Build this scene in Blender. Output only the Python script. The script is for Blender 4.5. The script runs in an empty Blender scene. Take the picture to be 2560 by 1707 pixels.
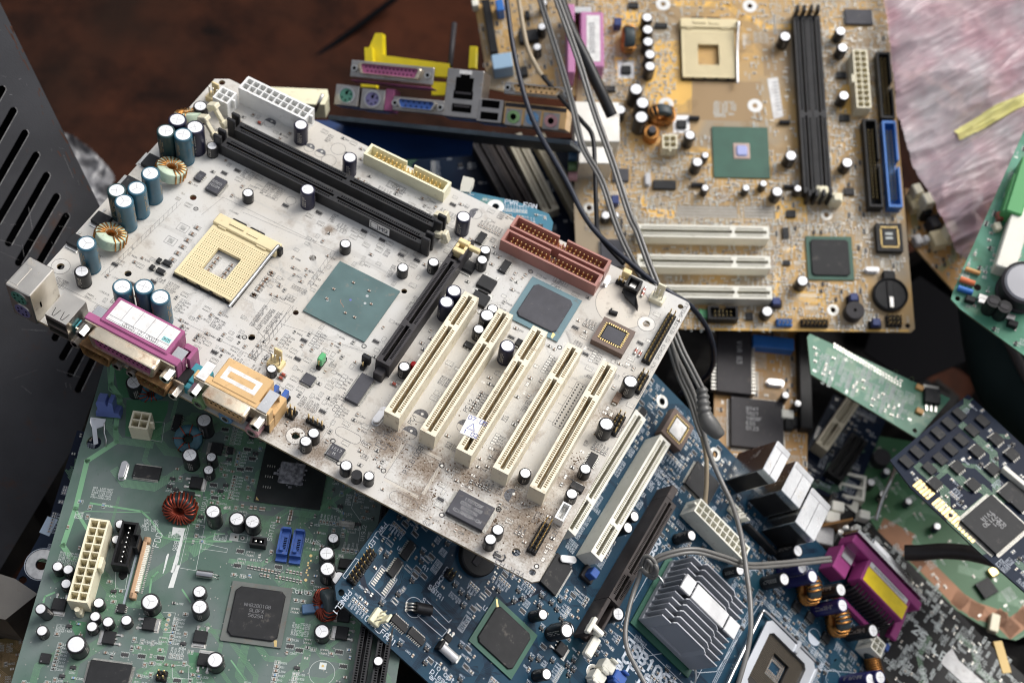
import bpy, math, random
from mathutils import Matrix, Vector
from math import sin, cos, pi, radians
S = bpy.context.scene
COL = S.collection
MM = 0.001
CX, CY, F = 1280.0, 853.5, 3622.04
# ---------------------------------------------------------------- camera frame (measured in mm, x right, y down, z forward)
RM = Matrix(((0.88257316, 0.45533807, 0.117183), (0.44225943, -0.71937503, -0.53563623), (-0.15959704, 0.52456344, -0.83627865)))
TM = Vector((-257.02868, -18.28504, 742.51165))
RMT = RM.transposed()
def ray(u, v, d):
    """world point (mm) seen in direction (u, v) at distance d in front of the camera plane"""
    return RMT @ (Vector(((u-CX)/F*d, (v-CY)/F*d, d)) - TM)
CAM = RMT @ (-TM)
def pr(P):
    q = RM @ Vector(P) + TM
    return CX + F*q.x/q.z, CY + F*q.y/q.z
# ---------------------------------------------------------------- materials
MATS = {}
def mat(name, rgb, rough=.5, metal=0., var=.0, vs=60., dirt=0., ds=90., bump=0., bs=900., coat=0., rgb2=None, dirtrgb=(.16,.11,.07), spec=None, trans=0.):
    if name in MATS: return MATS[name]
    m = bpy.data.materials.new(name); m.use_nodes = True
    nt = m.node_tree; N = nt.nodes; L = nt.links
    b = N['Principled BSDF']
    b.inputs['Base Color'].default_value = (*rgb, 1); b.inputs['Roughness'].default_value = rough
    b.inputs['Metallic'].default_value = metal
    if coat: b.inputs['Coat Weight'].default_value = coat; b.inputs['Coat Roughness'].default_value = .25
    if spec is not None: b.inputs['Specular IOR Level'].default_value = spec
    if trans: b.inputs['Transmission Weight'].default_value = trans
    tc = N.new('ShaderNodeTexCoord')
    oi = N.new('ShaderNodeObjectInfo')
    off = N.new('ShaderNodeVectorMath'); off.operation = 'MULTIPLY_ADD'
    L.new(oi.outputs['Random'], off.inputs[0]); off.inputs[1].default_value = (.7, 1.3, .9); L.new(tc.outputs['Object'], off.inputs[2])
    col = None
    if var or rgb2:
        n = N.new('ShaderNodeTexNoise'); n.inputs['Scale'].default_value = vs; n.inputs['Detail'].default_value = 5
        L.new(off.outputs[0], n.inputs['Vector'])
        mx = N.new('ShaderNodeMix'); mx.data_type = 'RGBA'
        r = N.new('ShaderNodeMapRange'); r.inputs[1].default_value = .35; r.inputs[2].default_value = .65
        L.new(n.outputs[0], r.inputs[0]); L.new(r.outputs[0], mx.inputs[0])
        c2 = rgb2 or tuple(min(1, c*(1+var)) for c in rgb)
        c1 = rgb if rgb2 else tuple(c*(1-var) for c in rgb)
        mx.inputs[6].default_value = (*c1, 1); mx.inputs[7].default_value = (*c2, 1)
        col = mx.outputs[2]
    if dirt:
        n = N.new('ShaderNodeTexNoise'); n.inputs['Scale'].default_value = ds; n.inputs['Detail'].default_value = 8; n.inputs['Roughness'].default_value = .7
        L.new(off.outputs[0], n.inputs['Vector'])
        r = N.new('ShaderNodeMapRange'); r.inputs[1].default_value = .62-.2*dirt; r.inputs[2].default_value = .80-.1*dirt
        L.new(n.outputs[0], r.inputs[0])
        mx = N.new('ShaderNodeMix'); mx.data_type = 'RGBA'
        L.new(r.outputs[0], mx.inputs[0])
        if col: L.new(col, mx.inputs[6])
        else: mx.inputs[6].default_value = (*rgb, 1)
        mx.inputs[7].default_value = (*dirtrgb, 1)
        col = mx.outputs[2]
        rr = N.new('ShaderNodeMapRange'); rr.inputs[3].default_value = rough; rr.inputs[4].default_value = .85
        L.new(r.outputs[0], rr.inputs[0]); L.new(rr.outputs[0], b.inputs['Roughness'])
        if metal:
            rm = N.new('ShaderNodeMapRange'); rm.inputs[3].default_value = metal; rm.inputs[4].default_value = 0
            L.new(r.outputs[0], rm.inputs[0]); L.new(rm.outputs[0], b.inputs['Metallic'])
    if col: L.new(col, b.inputs['Base Color'])
    if bump:
        n = N.new('ShaderNodeTexNoise'); n.inputs['Scale'].default_value = bs; n.inputs['Detail'].default_value = 3
        L.new(off.outputs[0], n.inputs['Vector'])
        bp = N.new('ShaderNodeBump'); bp.inputs['Strength'].default_value = bump; bp.inputs['Distance'].default_value = .0003
        L.new(n.outputs[0], bp.inputs['Height']); L.new(bp.outputs[0], b.inputs['Normal'])
    MATS[name] = m
    return m
# ---------------------------------------------------------------- mesh builder (mm)
class MB:
    def __init__(s): s.v = []; s.f = []; s.m = []; s.mats = []; s.sm = []
    def mi(s, m):
        if m not in s.mats: s.mats.append(m)
        return s.mats.index(m)
    def add(s, vs, fs, m, smooth=False):
        o = len(s.v); s.v.extend(vs); k = s.mi(m)
        for f in fs: s.f.append(tuple(i+o for i in f)); s.m.append(k); s.sm.append(smooth)
        return s
    def quad(s, a, b, c, d, m): return s.add([a, b, c, d], [(0,1,2,3)], m)
    def box(s, x0, y0, z0, x1, y1, z1, m, c=0., bottom=True):
        if c <= 0:
            v = [(x0,y0,z0),(x1,y0,z0),(x1,y1,z0),(x0,y1,z0),(x0,y0,z1),(x1,y0,z1),(x1,y1,z1),(x0,y1,z1)]
            f = [(4,5,6,7),(0,1,5,4),(1,2,6,5),(2,3,7,6),(3,0,4,7)] + ([(3,2,1,0)] if bottom else [])
            return s.add(v, f, m)
        # chamfered top edges and corners
        def ring(i, z):
            return [(x0+i, y0, z) if k == 0 else (x1-i, y0, z) if k == 1 else (x1, y0+i, z) if k == 2 else (x1, y1-i, z) if k == 3 else
                    (x1-i, y1, z) if k == 4 else (x0+i, y1, z) if k == 5 else (x0, y1-i, z) if k == 6 else (x0, y0+i, z) for k in range(8)]
        r0 = ring(c, z0); r1 = ring(c, z1-c)
        r2 = [(x0+c*1.6,y0+c,z1),(x1-c*1.6,y0+c,z1),(x1-c,y0+c*1.6,z1),(x1-c,y1-c*1.6,z1),(x1-c*1.6,y1-c,z1),(x0+c*1.6,y1-c,z1),(x0+c,y1-c*1.6,z1),(x0+c,y0+c*1.6,z1)]
        v = r0+r1+r2; f = []
        for k in range(8):
            j = (k+1) % 8; f += [(k,j,8+j,8+k),(8+k,8+j,16+j,16+k)]
        f.append(tuple(range(16,24)))
        if bottom: f.append(tuple(range(7,-1,-1)))
        return s.add(v, f, m)
    def cyl(s, cx, cy, z0, z1, r, m, n=16, r2=None, cap=True, axis='z', bot=False):
        r2 = r if r2 is None else r2
        P = []
        for z, rr in ((z0, r), (z1, r2)):
            for k in range(n):
                a = 2*pi*k/n; P.append((cx+rr*cos(a), cy+rr*sin(a), z))
        if axis == 'x': P = [(p[2], p[0], p[1]) for p in P]
        if axis == 'y': P = [(p[1], p[2], p[0]) for p in P]
        s.add(P, [(k,(k+1)%n,n+(k+1)%n,n+k) for k in range(n)], m, True)
        if cap: s.add(P[n:], [tuple(range(n))], m)
        if bot: s.add(P[:n], [tuple(range(n-1,-1,-1))], m)
        return s
    def lathe(s, cx, cy, prof, mats, n=20):
        """prof [(r, z)...]; mats one per segment"""
        for i in range(len(prof)-1):
            (ra, za), (rb, zb) = prof[i], prof[i+1]; P = []
            for r, z in ((ra, za), (rb, zb)):
                for k in range(n): P.append((cx+r*cos(2*pi*k/n), cy+r*sin(2*pi*k/n), z))
            m = mats[min(i, len(mats)-1)]
            if rb < 1e-6: s.add(P[:n]+[(cx,cy,zb)], [(k,(k+1)%n,n) for k in range(n)], m)
            else: s.add(P, [(k,(k+1)%n,n+(k+1)%n,n+k) for k in range(n)], m, abs(za-zb) > abs(ra-rb))
        return s
    def tube(s, pts, r, m, n=6, closed=False, caps=True):
        pts = [Vector(p) for p in pts]; N = len(pts); rings = []
        up = Vector((0.13, .21, 1)).normalized()
        for i, p in enumerate(pts):
            if closed: t = pts[(i+1) % N]-pts[i-1]
            else: t = pts[min(i+1, N-1)]-pts[max(i-1, 0)]
            if t.length < 1e-9: t = Vector((0,0,1))
            t.normalize()
            a = up - t*up.dot(t)
            if a.length < 1e-3: a = Vector((1,0,0)) - t*t.x
            a.normalize(); up = a; b = t.cross(a)
            rr = r[i] if isinstance(r, (list, tuple)) else r
            rings.append([p+a*rr*cos(2*pi*k/n)+b*rr*sin(2*pi*k/n) for k in range(n)])
        V = [tuple(q) for R_ in rings for q in R_]; fs = []
        for i in range(N if closed else N-1):
            j = (i+1) % N
            for k in range(n): fs.append((i*n+k, i*n+(k+1)%n, j*n+(k+1)%n, j*n+k))
        if caps and not closed: fs += [tuple(range(n-1,-1,-1)), tuple((N-1)*n+k for k in range(n))]
        return s.add(V, fs, m, True)
    def prism(s, poly, z0, z1, m, ms=None, bottom=True):
        n = len(poly)
        ar = sum(poly[i][0]*poly[(i+1)%n][1]-poly[(i+1)%n][0]*poly[i][1] for i in range(n))
        if ar < 0: poly = poly[::-1]
        v = [(x,y,z0) for x,y in poly]+[(x,y,z1) for x,y in poly]
        s.add(v, [tuple(range(n,2*n))], m)
        s.add(v, [(k,(k+1)%n,n+(k+1)%n,n+k) for k in range(n)] + ([tuple(range(n-1,-1,-1))] if bottom else []), ms or m)
        return s
    def hf(s, xs, ys, zf, z0, m, ms=None):
        """stepped block: cell (i, j) tops out at zf(i, j) = height, (height, material) or None for a gap"""
        ms = ms or m; nx, ny = len(xs)-1, len(ys)-1
        H = [[None]*ny for _ in range(nx)]; T = [[m]*ny for _ in range(nx)]
        for i in range(nx):
            for j in range(ny):
                h = zf(i, j)
                if isinstance(h, tuple): T[i][j] = h[1]; h = h[0]
                H[i][j] = h
        def g(i, j):
            if 0 <= i < nx and 0 <= j < ny and H[i][j] is not None: return H[i][j]
            return z0
        for i in range(nx):
            for j in range(ny):
                h = H[i][j]
                if h is None: continue
                a, b, c, d = xs[i], xs[i+1], ys[j], ys[j+1]
                s.quad((a,c,h),(b,c,h),(b,d,h),(a,d,h), T[i][j])
                for (p, q, k) in (((a,d),(a,c),g(i-1,j)), ((b,c),(b,d),g(i+1,j)), ((a,c),(b,c),g(i,j-1)), ((b,d),(a,d),g(i,j+1))):
                    if k < h-1e-6: s.quad((p[0],p[1],k),(q[0],q[1],k),(q[0],q[1],h),(p[0],p[1],h), ms)
        return s
    def xf(s, M_, i0=0):
        """transform the vertices from i0 on"""
        for i in range(i0, len(s.v)): s.v[i] = tuple(M_ @ Vector(s.v[i]))
        return s
    def mesh(s, name):
        me = bpy.data.meshes.new(name)
        me.from_pydata([(x*MM, y*MM, z*MM) for x, y, z in s.v], [], s.f)
        for m in s.mats: me.materials.append(m)
        me.polygons.foreach_set('material_index', s.m); me.polygons.foreach_set('use_smooth', s.sm)
        me.update(); return me
def new(name, data, parent=None, M_=None, kind=None, label=None, cat=None, group=None):
    o = bpy.data.objects.new(name, data); COL.objects.link(o)
    if parent is not None: o.parent = parent
    if M_ is not None: o.matrix_local = M_ if parent is not None else M_
    if kind: o['kind'] = kind
    if label: o['label'] = label
    if cat: o['category'] = cat
    if group: o['group'] = group
    return o
def TL(x, y, z, rz=0., rx=0., ry=0.):
    return Matrix.Translation((x*MM, y*MM, z*MM)) @ Matrix.Rotation(rz, 4, 'Z') @ Matrix.Rotation(ry, 4, 'Y') @ Matrix.Rotation(rx, 4, 'X')
MESH = {}
def cached(key, fn):
    if key not in MESH: MESH[key] = fn()
    return MESH[key]
# ---------------------------------------------------------------- a circuit board lying in its own plane
class Board:
    def __init__(s, R, t, name, label, cat, group=None):
        """R, t: board frame in camera coordinates (mm)"""
        s.R = R; s.t = t
        W = RMT @ R; o = RMT @ (t - TM)
        s.W = W; s.o = o
        M_ = W.to_4x4(); M_.translation = o*MM
        s.M = M_
        s.root = new(name, None, None, M_, None, label, cat, group); s.root.empty_display_size = .02
        s.occ = []; s.n = {}
    def at(s, u, v, h=0.):
        d = Vector(((u-CX)/F, (v-CY)/F, 1)); n = s.R.col[2]; t = s.t + n*h
        k = n.dot(t)/n.dot(d); q = s.R.transposed() @ (d*k - t)
        return q.x, q.y
    def px(s, x, y, z=0.):
        q = s.R @ Vector((x, y, z)) + s.t
        return CX+F*q.x/q.z, CY+F*q.y/q.z
    def part(s, name, mesh, x=0, y=0, z=0, rz=0., rx=0., ry=0., parent=None, occ=None, **kw):
        if isinstance(mesh, MB): mesh = mesh.mesh(name)
        o = new(name, mesh, parent or s.root, TL(x, y, z, rz, rx, ry), **kw)
        if occ: s.occ.append(occ)
        return o
    def block(s, x0, y0, x1, y1): s.occ.append((min(x0,x1), min(y0,y1), max(x0,x1), max(y0,y1)))
    def free(s, x0, y0, x1, y1):
        for a, b, c, d in s.occ:
            if x0 < c and x1 > a and y0 < d and y1 > b: return False
        return True
def crop(ox, oy, k=2.94):
    return lambda x, y: (ox+x/k, oy+y/k)
# ---------------------------------------------------------------- stroke lettering
_G = {'A':'0,0 0,4 1,6 3,6 4,4 4,0;0,2.5 4,2.5','B':'0,0 0,6 3,6 4,5 3,3 4,1.5 3,0 0,0;0,3 3,3','C':'4,5 3,6 1,6 0,5 0,1 1,0 3,0 4,1','D':'0,0 0,6 2.5,6 4,4.5 4,1.5 2.5,0 0,0',
'E':'4,0 0,0 0,6 4,6;0,3 3,3','F':'0,0 0,6 4,6;0,3 3,3','G':'4,5 3,6 1,6 0,5 0,1 1,0 3,0 4,1 4,3 2,3','H':'0,0 0,6;4,0 4,6;0,3 4,3','I':'2,0 2,6','J':'0,1 1,0 3,0 4,1 4,6','K':'0,0 0,6;4,6 0,2.5;1.5,3.5 4,0',
'L':'0,6 0,0 4,0','M':'0,0 0,6 2,3 4,6 4,0','N':'0,0 0,6 4,0 4,6','O':'1,0 0,1 0,5 1,6 3,6 4,5 4,1 3,0 1,0','P':'0,0 0,6 3,6 4,5 4,4 3,3 0,3','Q':'1,0 0,1 0,5 1,6 3,6 4,5 4,1 3,0 1,0;2.5,1.5 4,0','R':'0,0 0,6 3,6 4,5 4,4 3,3 0,3;2,3 4,0',
'S':'4,5 3,6 1,6 0,5 0,4 1,3 3,3 4,2 4,1 3,0 1,0 0,1','T':'0,6 4,6;2,6 2,0','U':'0,6 0,1 1,0 3,0 4,1 4,6','V':'0,6 2,0 4,6','W':'0,6 1,0 2,4 3,0 4,6','X':'0,0 4,6;0,6 4,0','Y':'0,6 2,3 4,6;2,3 2,0','Z':'0,6 4,6 0,0 4,0',
'0':'1,0 0,1 0,5 1,6 3,6 4,5 4,1 3,0 1,0','1':'1,5 2,6 2,0','2':'0,5 1,6 3,6 4,5 4,4 0,0 4,0','3':'0,6 4,6 2,3.5 3,3.5 4,2.5 4,1 3,0 1,0 0,1','4':'3,0 3,6 0,2 4,2','5':'4,6 0,6 0,3.5 3,3.5 4,2.5 4,1 3,0 0,0','6':'4,6 1.5,6 0,4 0,1 1,0 3,0 4,1 4,2.5 3,3.5 0,3.5','7':'0,6 4,6 1.5,0',
'8':'1,3 0,4 0,5 1,6 3,6 4,5 4,4 3,3 1,3 0,2 0,1 1,0 3,0 4,1 4,2 3,3','9':'0,0 2.5,0 4,2 4,5 3,6 1,6 0,5 0,3.5 1,2.5 4,2.5','_':'0,-.6 4,-.6','-':'1,3 3,3','.':'1.7,0 2.3,0','+':'2,1 2,5;0,3 4,3','/':'0,0 4,6',':':'2,1 2,1.7;2,4 2,4.7','(':'3,6 2,4 2,2 3,0',')':'1,6 2,4 2,2 1,0',
'o':'1,0 0,1 0,3 1,4 3,4 4,3 4,1 3,0 1,0','p':'0,-2 0,4 3,4 4,3 4,1 3,0 0,0','t':'1.5,6 1.5,1 2.5,0 3.5,0;0,4 3.3,4','i':'2,0 2,4;2,5.3 2,5.9','m':'0,0 0,4 1.5,4 2,3 2,0;2,3 2.8,4 4,3.4 4,0','z':'0,4 4,4 0,0 4,0','l':'2,6 2,0','e':'0,2 4,2 4,3 3,4 1,4 0,3 0,1 1,0 3.6,0','a':'0,4 3,4 4,3 4,0 1,0 0,1 1,2 4,2','s':'4,4 1,4 0,3 1,2 3,2 4,1 3,0 0,0','n':'0,0 0,4 3,4 4,3 4,0','d':'4,6 4,0 1,0 0,1 0,3 1,4 4,4',
'r':'0,0 0,4;0,2.6 1.5,4 3.5,4','c':'4,4 1,4 0,3 0,1 1,0 4,0','b':'0,6 0,0 3,0 4,1 4,3 3,4 0,4','f':'1,0 1,5 2,6 3.5,6;0,3.6 3,3.6','g':'4,0 1,0 0,1 0,3 1,4 4,4 4,-1 3,-2 0,-2','v':'0,4 2,0 4,4','y':'0,4 2,0;4,4 1,-2','u':'0,4 0,1 1,0 4,0 4,4'}
G = {k: [[tuple(map(float, q.split(','))) for q in st.split(' ')] for st in v.split(';')] for k, v in _G.items()}
def stroke(mb, pts, w, z, m, ox=0, oy=0, ca=1, sa=0, k=1.):
    for (ax, ay), (bx, by) in zip(pts, pts[1:]):
        ax, ay, bx, by = ax*k, ay*k, bx*k, by*k
        dx, dy = bx-ax, by-ay; l = math.hypot(dx, dy)
        if l < 1e-6: continue
        ex, ey = dx/l*w*.4, dy/l*w*.4; nx, ny = -dy/l*w/2, dx/l*w/2
        P = [(ax-ex-nx, ay-ey-ny), (bx+ex-nx, by+ey-ny), (bx+ex+nx, by+ey+ny), (ax-ex+nx, ay-ey+ny)]
        mb.add([(ox+x*ca-y*sa, oy+x*sa+y*ca, z) for x, y in P], [(0,1,2,3)], m)
def text(mb, s_, x, y, h, z, m, rot=0., w=None, al='l', sx=1.):
    """lettering of cap height h mm, laid flat at z"""
    k = h/6.; ca, sa = cos(rot), sin(rot); w = w or h*.14
    L_ = len(s_)*5.6*k*sx
    off = 0 if al == 'l' else -L_/2
    for i, ch in enumerate(s_):
        for st in G.get(ch, []):
            px_ = off + i*5.6*k*sx
            stroke(mb, [(p[0]*sx+px_/k, p[1]) for p in st], w, z, m, x, y, ca, sa, k)
def rect(mb, x0, y0, x1, y1, w, z, m):
    stroke(mb, [(x0,y0),(x1,y0),(x1,y1),(x0,y1),(x0,y0)], w, z, m)
def circ(mb, x, y, r, w, z, m, n=20, a0=0, a1=2*pi):
    stroke(mb, [(x+r*cos(a0+(a1-a0)*k/n), y+r*sin(a0+(a1-a0)*k/n)) for k in range(n+1)], w, z, m)
def disc(mb, x, y, r, z, m, n=10, a0=0., a1=2*pi):
    full = abs(a1-a0-2*pi) < 1e-6; k_ = n if full else n+1
    mb.add([(x+r*cos(a0+(a1-a0)*k/n), y+r*sin(a0+(a1-a0)*k/n), z) for k in range(k_)], [tuple(range(k_))], m)
def catmull(P, k=8):
    P = [Vector(p) for p in P]; out = []
    for i in range(len(P)-1):
        a, b, c, d = P[max(i-1,0)], P[i], P[i+1], P[min(i+2, len(P)-1)]
        for j in range(k):
            t = j/k; out.append(.5*((2*b)+(c-a)*t+(2*a-5*b+4*c-d)*t*t+(3*b-a-3*c+d)*t**3))
    out.append(P[-1]); return out
# ---------------------------------------------------------------- shared materials
K = dict
M = MATS
def defm(n, *a, **k): mat(n, *a, **k)
defm('cream', (.78,.71,.55), .45, var=.05, vs=40, dirt=.35, ds=260, dirtrgb=(.30,.22,.14))
defm('cream_clean', (.82,.80,.70), .42, var=.05, vs=50, dirt=.12, ds=300, dirtrgb=(.35,.28,.2))
defm('white_plastic', (.80,.80,.78), .4, var=.05, vs=60, dirt=.3, ds=220, dirtrgb=(.38,.33,.27))
defm('yellow_plastic', (.80,.64,.34), .5, var=.05, vs=60, dirt=.15, ds=300, dirtrgb=(.4,.3,.15))
defm('ivory', (.80,.74,.55), .42, var=.06, vs=60, dirt=.15, ds=300, dirtrgb=(.4,.3,.18))
defm('pale_yellow', (.82,.78,.55), .4, var=.05, vs=80, dirt=.15, ds=300, dirtrgb=(.4,.33,.2))
defm('black_plastic', (.012,.012,.013), .45, var=.3, vs=120, dirt=.14, ds=500, dirtrgb=(.07,.06,.05), spec=.25)
defm('charcoal', (.036,.033,.036), .55, var=.15, vs=80, dirt=.18, ds=300, dirtrgb=(.13,.11,.09), spec=.3)
defm('brown_grey', (.052,.043,.041), .5, spec=.3, var=.15, vs=90, dirt=.12, ds=300, dirtrgb=(.2,.16,.13))
defm('chip', (.017,.0175,.019), .5, spec=.3, var=.15, vs=200, dirt=.2, ds=200, dirtrgb=(.14,.125,.11), bump=.15, bs=5000)
defm('chip_grey', (.062,.062,.072), .55, spec=.3, var=.1, vs=150, dirt=.15, ds=200, dirtrgb=(.20,.18,.16), bump=.15, bs=5000)
defm('tin', (.62,.61,.58), .32, 1., var=.15, vs=300, dirt=.1, ds=300)
defm('solder', (.55,.54,.50), .38, .85, var=.2, vs=500, dirt=.15, ds=500)
defm('gold', (.83,.62,.28), .3, 1., var=.12, vs=400)
defm('contact', (.50,.35,.15), .6, spec=.2)
defm('contact_pale', (.40,.37,.24), .6, spec=.2)
defm('alu_top', (.97,.97,.97), .33, .45, var=.02, vs=800, bump=.06, bs=2500)
defm('score', (.30,.29,.28), .6)
defm('sleeve_teal', (.026,.105,.155), .33, var=.15, vs=120, dirt=.1, ds=300, coat=.1)
defm('sleeve_green', (.022,.055,.058), .35, var=.15, vs=120, coat=.12, spec=.3)
defm('sleeve_navy', (.016,.016,.040), .33, var=.2, vs=120, dirt=.1, ds=300, coat=.12, spec=.3)
defm('sleeve_black', (.014,.014,.016), .35, var=.25, vs=160, dirt=.15, ds=400, dirtrgb=(.14,.13,.12), coat=.12, spec=.3)
defm('sleeve_blue', (.018,.017,.10), .33, var=.2, vs=120, coat=.12, spec=.3)
defm('sleeve_mark', (.38,.36,.33), .5)
defm('sleeve_gold', (.34,.25,.14), .5)
defm('copper_wire', (.52,.24,.07), .3, .9, var=.15, vs=500)
defm('red_wire', (.30,.055,.03), .3, .6, var=.15, vs=500)
defm('core_mint', (.50,.60,.46), .5, var=.12, vs=150, dirt=.15, ds=200)
defm('core_black', (.03,.045,.05), .5, var=.2, vs=200)
defm('core_teal', (.03,.10,.13), .5, var=.2, vs=200)
defm('socket_yellow', (.74,.63,.38), .5, var=.04, vs=60, dirt=.1, ds=200, dirtrgb=(.5,.38,.2))
defm('pin_hole', (.10,.07,.03), .7)
defm('purple', (.33,.095,.205), .5, spec=.3, var=.12, vs=80, dirt=.12, ds=200, dirtrgb=(.2,.1,.1))
defm('magenta', (.35,.05,.21), .4, var=.08, vs=80)
defm('orange_plastic', (.64,.42,.20), .5, spec=.3, var=.06, vs=60, dirt=.3, ds=150, dirtrgb=(.28,.15,.07))
defm('teal_plastic', (.04,.27,.33), .4, var=.08, vs=80, dirt=.15, ds=200)
defm('blue_plastic', (.035,.10,.36), .4, var=.1, vs=90, dirt=.12, ds=250)
defm('blue_ide', (.03,.16,.50), .4, var=.06, vs=80)
defm('clip_blue', (.12,.17,.42), .35, var=.08, vs=60)
defm('brown_ide', (.37,.165,.135), .45, var=.06, vs=60, dirt=.15, ds=200, dirtrgb=(.3,.2,.16))
defm('shield', (.66,.62,.55), .30, 1., var=.12, vs=60, dirt=.3, ds=110, dirtrgb=(.20,.14,.09), bump=.1, bs=600)
defm('shield_clean', (.72,.72,.71), .26, 1., var=.1, vs=60, dirt=.12, ds=100, dirtrgb=(.3,.27,.22), bump=.08, bs=500)
defm('shield_rust', (.66,.58,.45), .34, .9, var=.15, vs=90, dirt=.62, ds=120, dirtrgb=(.20,.075,.02), bump=.15, bs=900)
defm('very_rusty', (.30,.17,.07), .5, .5, var=.4, vs=200, dirt=.8, ds=150, dirtrgb=(.11,.045,.015), bump=.3, bs=900)
defm('steel', (.60,.60,.60), .28, 1., var=.1, vs=100, dirt=.12, ds=150)
defm('label_white', (.74,.73,.71), .55, var=.10, vs=250, dirt=.42, ds=260, dirtrgb=(.5,.45,.42), bump=.3, bs=500)
defm('label_yellow', (.95,.70,.02), .45, var=.06, vs=200)
defm('ink', (.10,.10,.12), .6)
defm('ink_blue', (.10,.13,.42), .6)
defm('green_jack', (.17,.30,.13), .45)
defm('blue_jack', (.10,.22,.38), .45)
defm('pink_jack', (.48,.26,.27), .45)
defm('black_hole', (.003,.003,.003), .9, spec=0.)
defm('slot_black', (.024,.024,.026), .42, var=.2, vs=120, dirt=.2, ds=400, dirtrgb=(.10,.08,.065), spec=.3)
defm('bga_teal', (.095,.155,.155), .45, spec=.3, var=.12, vs=70, dirt=.12, ds=120, dirtrgb=(.25,.21,.17))
defm('bga_blue', (.11,.20,.23), .42, var=.08, vs=70, dirt=.12, ds=160)
defm('bga_green', (.030,.105,.070), .4, var=.1, vs=70)
defm('bga_dark', (.016,.019,.019), .32, var=.3, vs=80, coat=.2)
defm('bga_olive', (.12,.13,.12), .5, var=.1, vs=100, dirt=.3, ds=150)
defm('heat_alu', (.34,.355,.39), .55, .1, var=.06, vs=40, bump=.04, bs=400)
defm('clip_silver', (.72,.72,.72), .45, .6, var=.05, vs=300, bump=.15, bs=3000)
defm('paste', (.09,.09,.10), .9, var=.5, vs=500, rgb2=(.30,.30,.31), bump=1., bs=1500)
defm('smd_brown', (.22,.14,.095), .5, var=.2, vs=900)
defm('smd_dark', (.035,.034,.036), .5, var=.2, vs=900)
defm('smd_blue', (.16,.28,.42), .5)
defm('tantal', (.62,.50,.22), .5)
defm('glass_red', (.36,.08,.05), .2, coat=.5)
defm('led_red', (.45,.01,.01), .2, coat=.5)
defm('led_green', (.10,.42,.17), .35)
defm('socket_brown', (.13,.085,.065), .5, var=.1, vs=80, dirt=.15, ds=200)
defm('mark', (.42,.42,.42), .6)
defm('mark_dim', (.17,.17,.18), .6)
# ---------------------------------------------------------------- component meshes (mm, base at z = 0)
def cap_meshes(d, h, sl, style='x'):
    def body():
        b = MB(); r = d/2; m = M[sl]
        b.lathe(0, 0, [(r*.94,0),(r,.3),(r,.9),(r*.96,1.3),(r,1.8),(r,h-.9),(r*.985,h-.45),(r*.93,h-.1),(r*.84,h)], [m], 24 if d > 7 else 16)
        b.lathe(0, 0, [(r*.84,h),(r*.78,h-.12)], [m], 24 if d > 7 else 16)
        mk = M['sleeve_gold'] if sl in ('sleeve_teal','sleeve_green') else M['sleeve_mark']
        rnd = random.Random(int(d*7+h)); R_ = r+.03
        for a0 in (-1.9, .2):
            z = h*.2
            while z < h*.82:
                l = rnd.uniform(.5, 1.3)
                for q in range(3):
                    a = a0+q*.20; w = .055
                    if rnd.random() < .75:
                        b.add([(R_*cos(a-w),R_*sin(a-w),z),(R_*cos(a+w),R_*sin(a+w),z),(R_*cos(a+w),R_*sin(a+w),z+l),(R_*cos(a-w),R_*sin(a-w),z+l)], [(0,1,2,3)], mk)
                z += l+.35
        return b.mesh('capacitor')
    def top():
        b = MB(); r = d/2*.79; n = 24 if d > 7 else 16
        b.lathe(0, 0, [(r,h-.14),(r*.96,h-.03),(r*.5,h+.01),(0,h+.02)], [M['alu_top']], n)
        z = h+.03; w = .13 if d < 9 else .17; m = M['score']
        if style == 'x':
            for a in (.4, .4+pi/2): stroke(b, [(-r*.7*cos(a),-r*.7*sin(a)),(r*.7*cos(a),r*.7*sin(a))], w, z, m)
        elif style == 'y':
            for k in range(3): stroke(b, [(0,0),(r*.75*cos(.5+k*2.09),r*.75*sin(.5+k*2.09))], w, z, m)
        elif style == 'k':
            stroke(b, [(-r*.5,-r*.62),(r*.35,r*.7)], w, z, m); stroke(b, [(-r*.15,0),(r*.75,.3*r)], w, z, m); stroke(b, [(-r*.15,0),(r*.1,-.8*r)], w, z, m)
        elif style == 'i': stroke(b, [(-r*.7,-r*.2),(r*.7,r*.2)], w*1.3, z, m)
        return b.mesh('vent_top')
    return cached(('cap',d,h,sl,style), body), cached(('capt',d,h,style), top)
def put_cap(bd, u, v, d, h, sl='sleeve_black', style='x', rz=None, tilt=(0,0), xy=None, label=None):
    x, y = xy or bd.at(u, v, h)
    a, t = cap_meshes(d, h, sl, style)
    o = bd.part('capacitor', a, x, y, 0, rz if rz is not None else random.uniform(-.5,.5), tilt[0], tilt[1])
    if label: o['label'] = label
    new('vent_top', t, o)
    bd.block(x-d*.55, y-d*.55, x+d*.55, y+d*.55)
    return o
def pins(mb, pts, z0, z1, w, m):
    for x, y in pts:
        mb.box(x-w/2, y-w/2, z0, x+w/2, y+w/2, z1-.2, m, 0, False)
        mb.add([(x-w/2,y-w/2,z1-.2),(x+w/2,y-w/2,z1-.2),(x+w/2,y+w/2,z1-.2),(x-w/2,y+w/2,z1-.2),(x,y,z1)], [(0,1,4),(1,2,4),(2,3,4),(3,0,4)], m)
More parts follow.
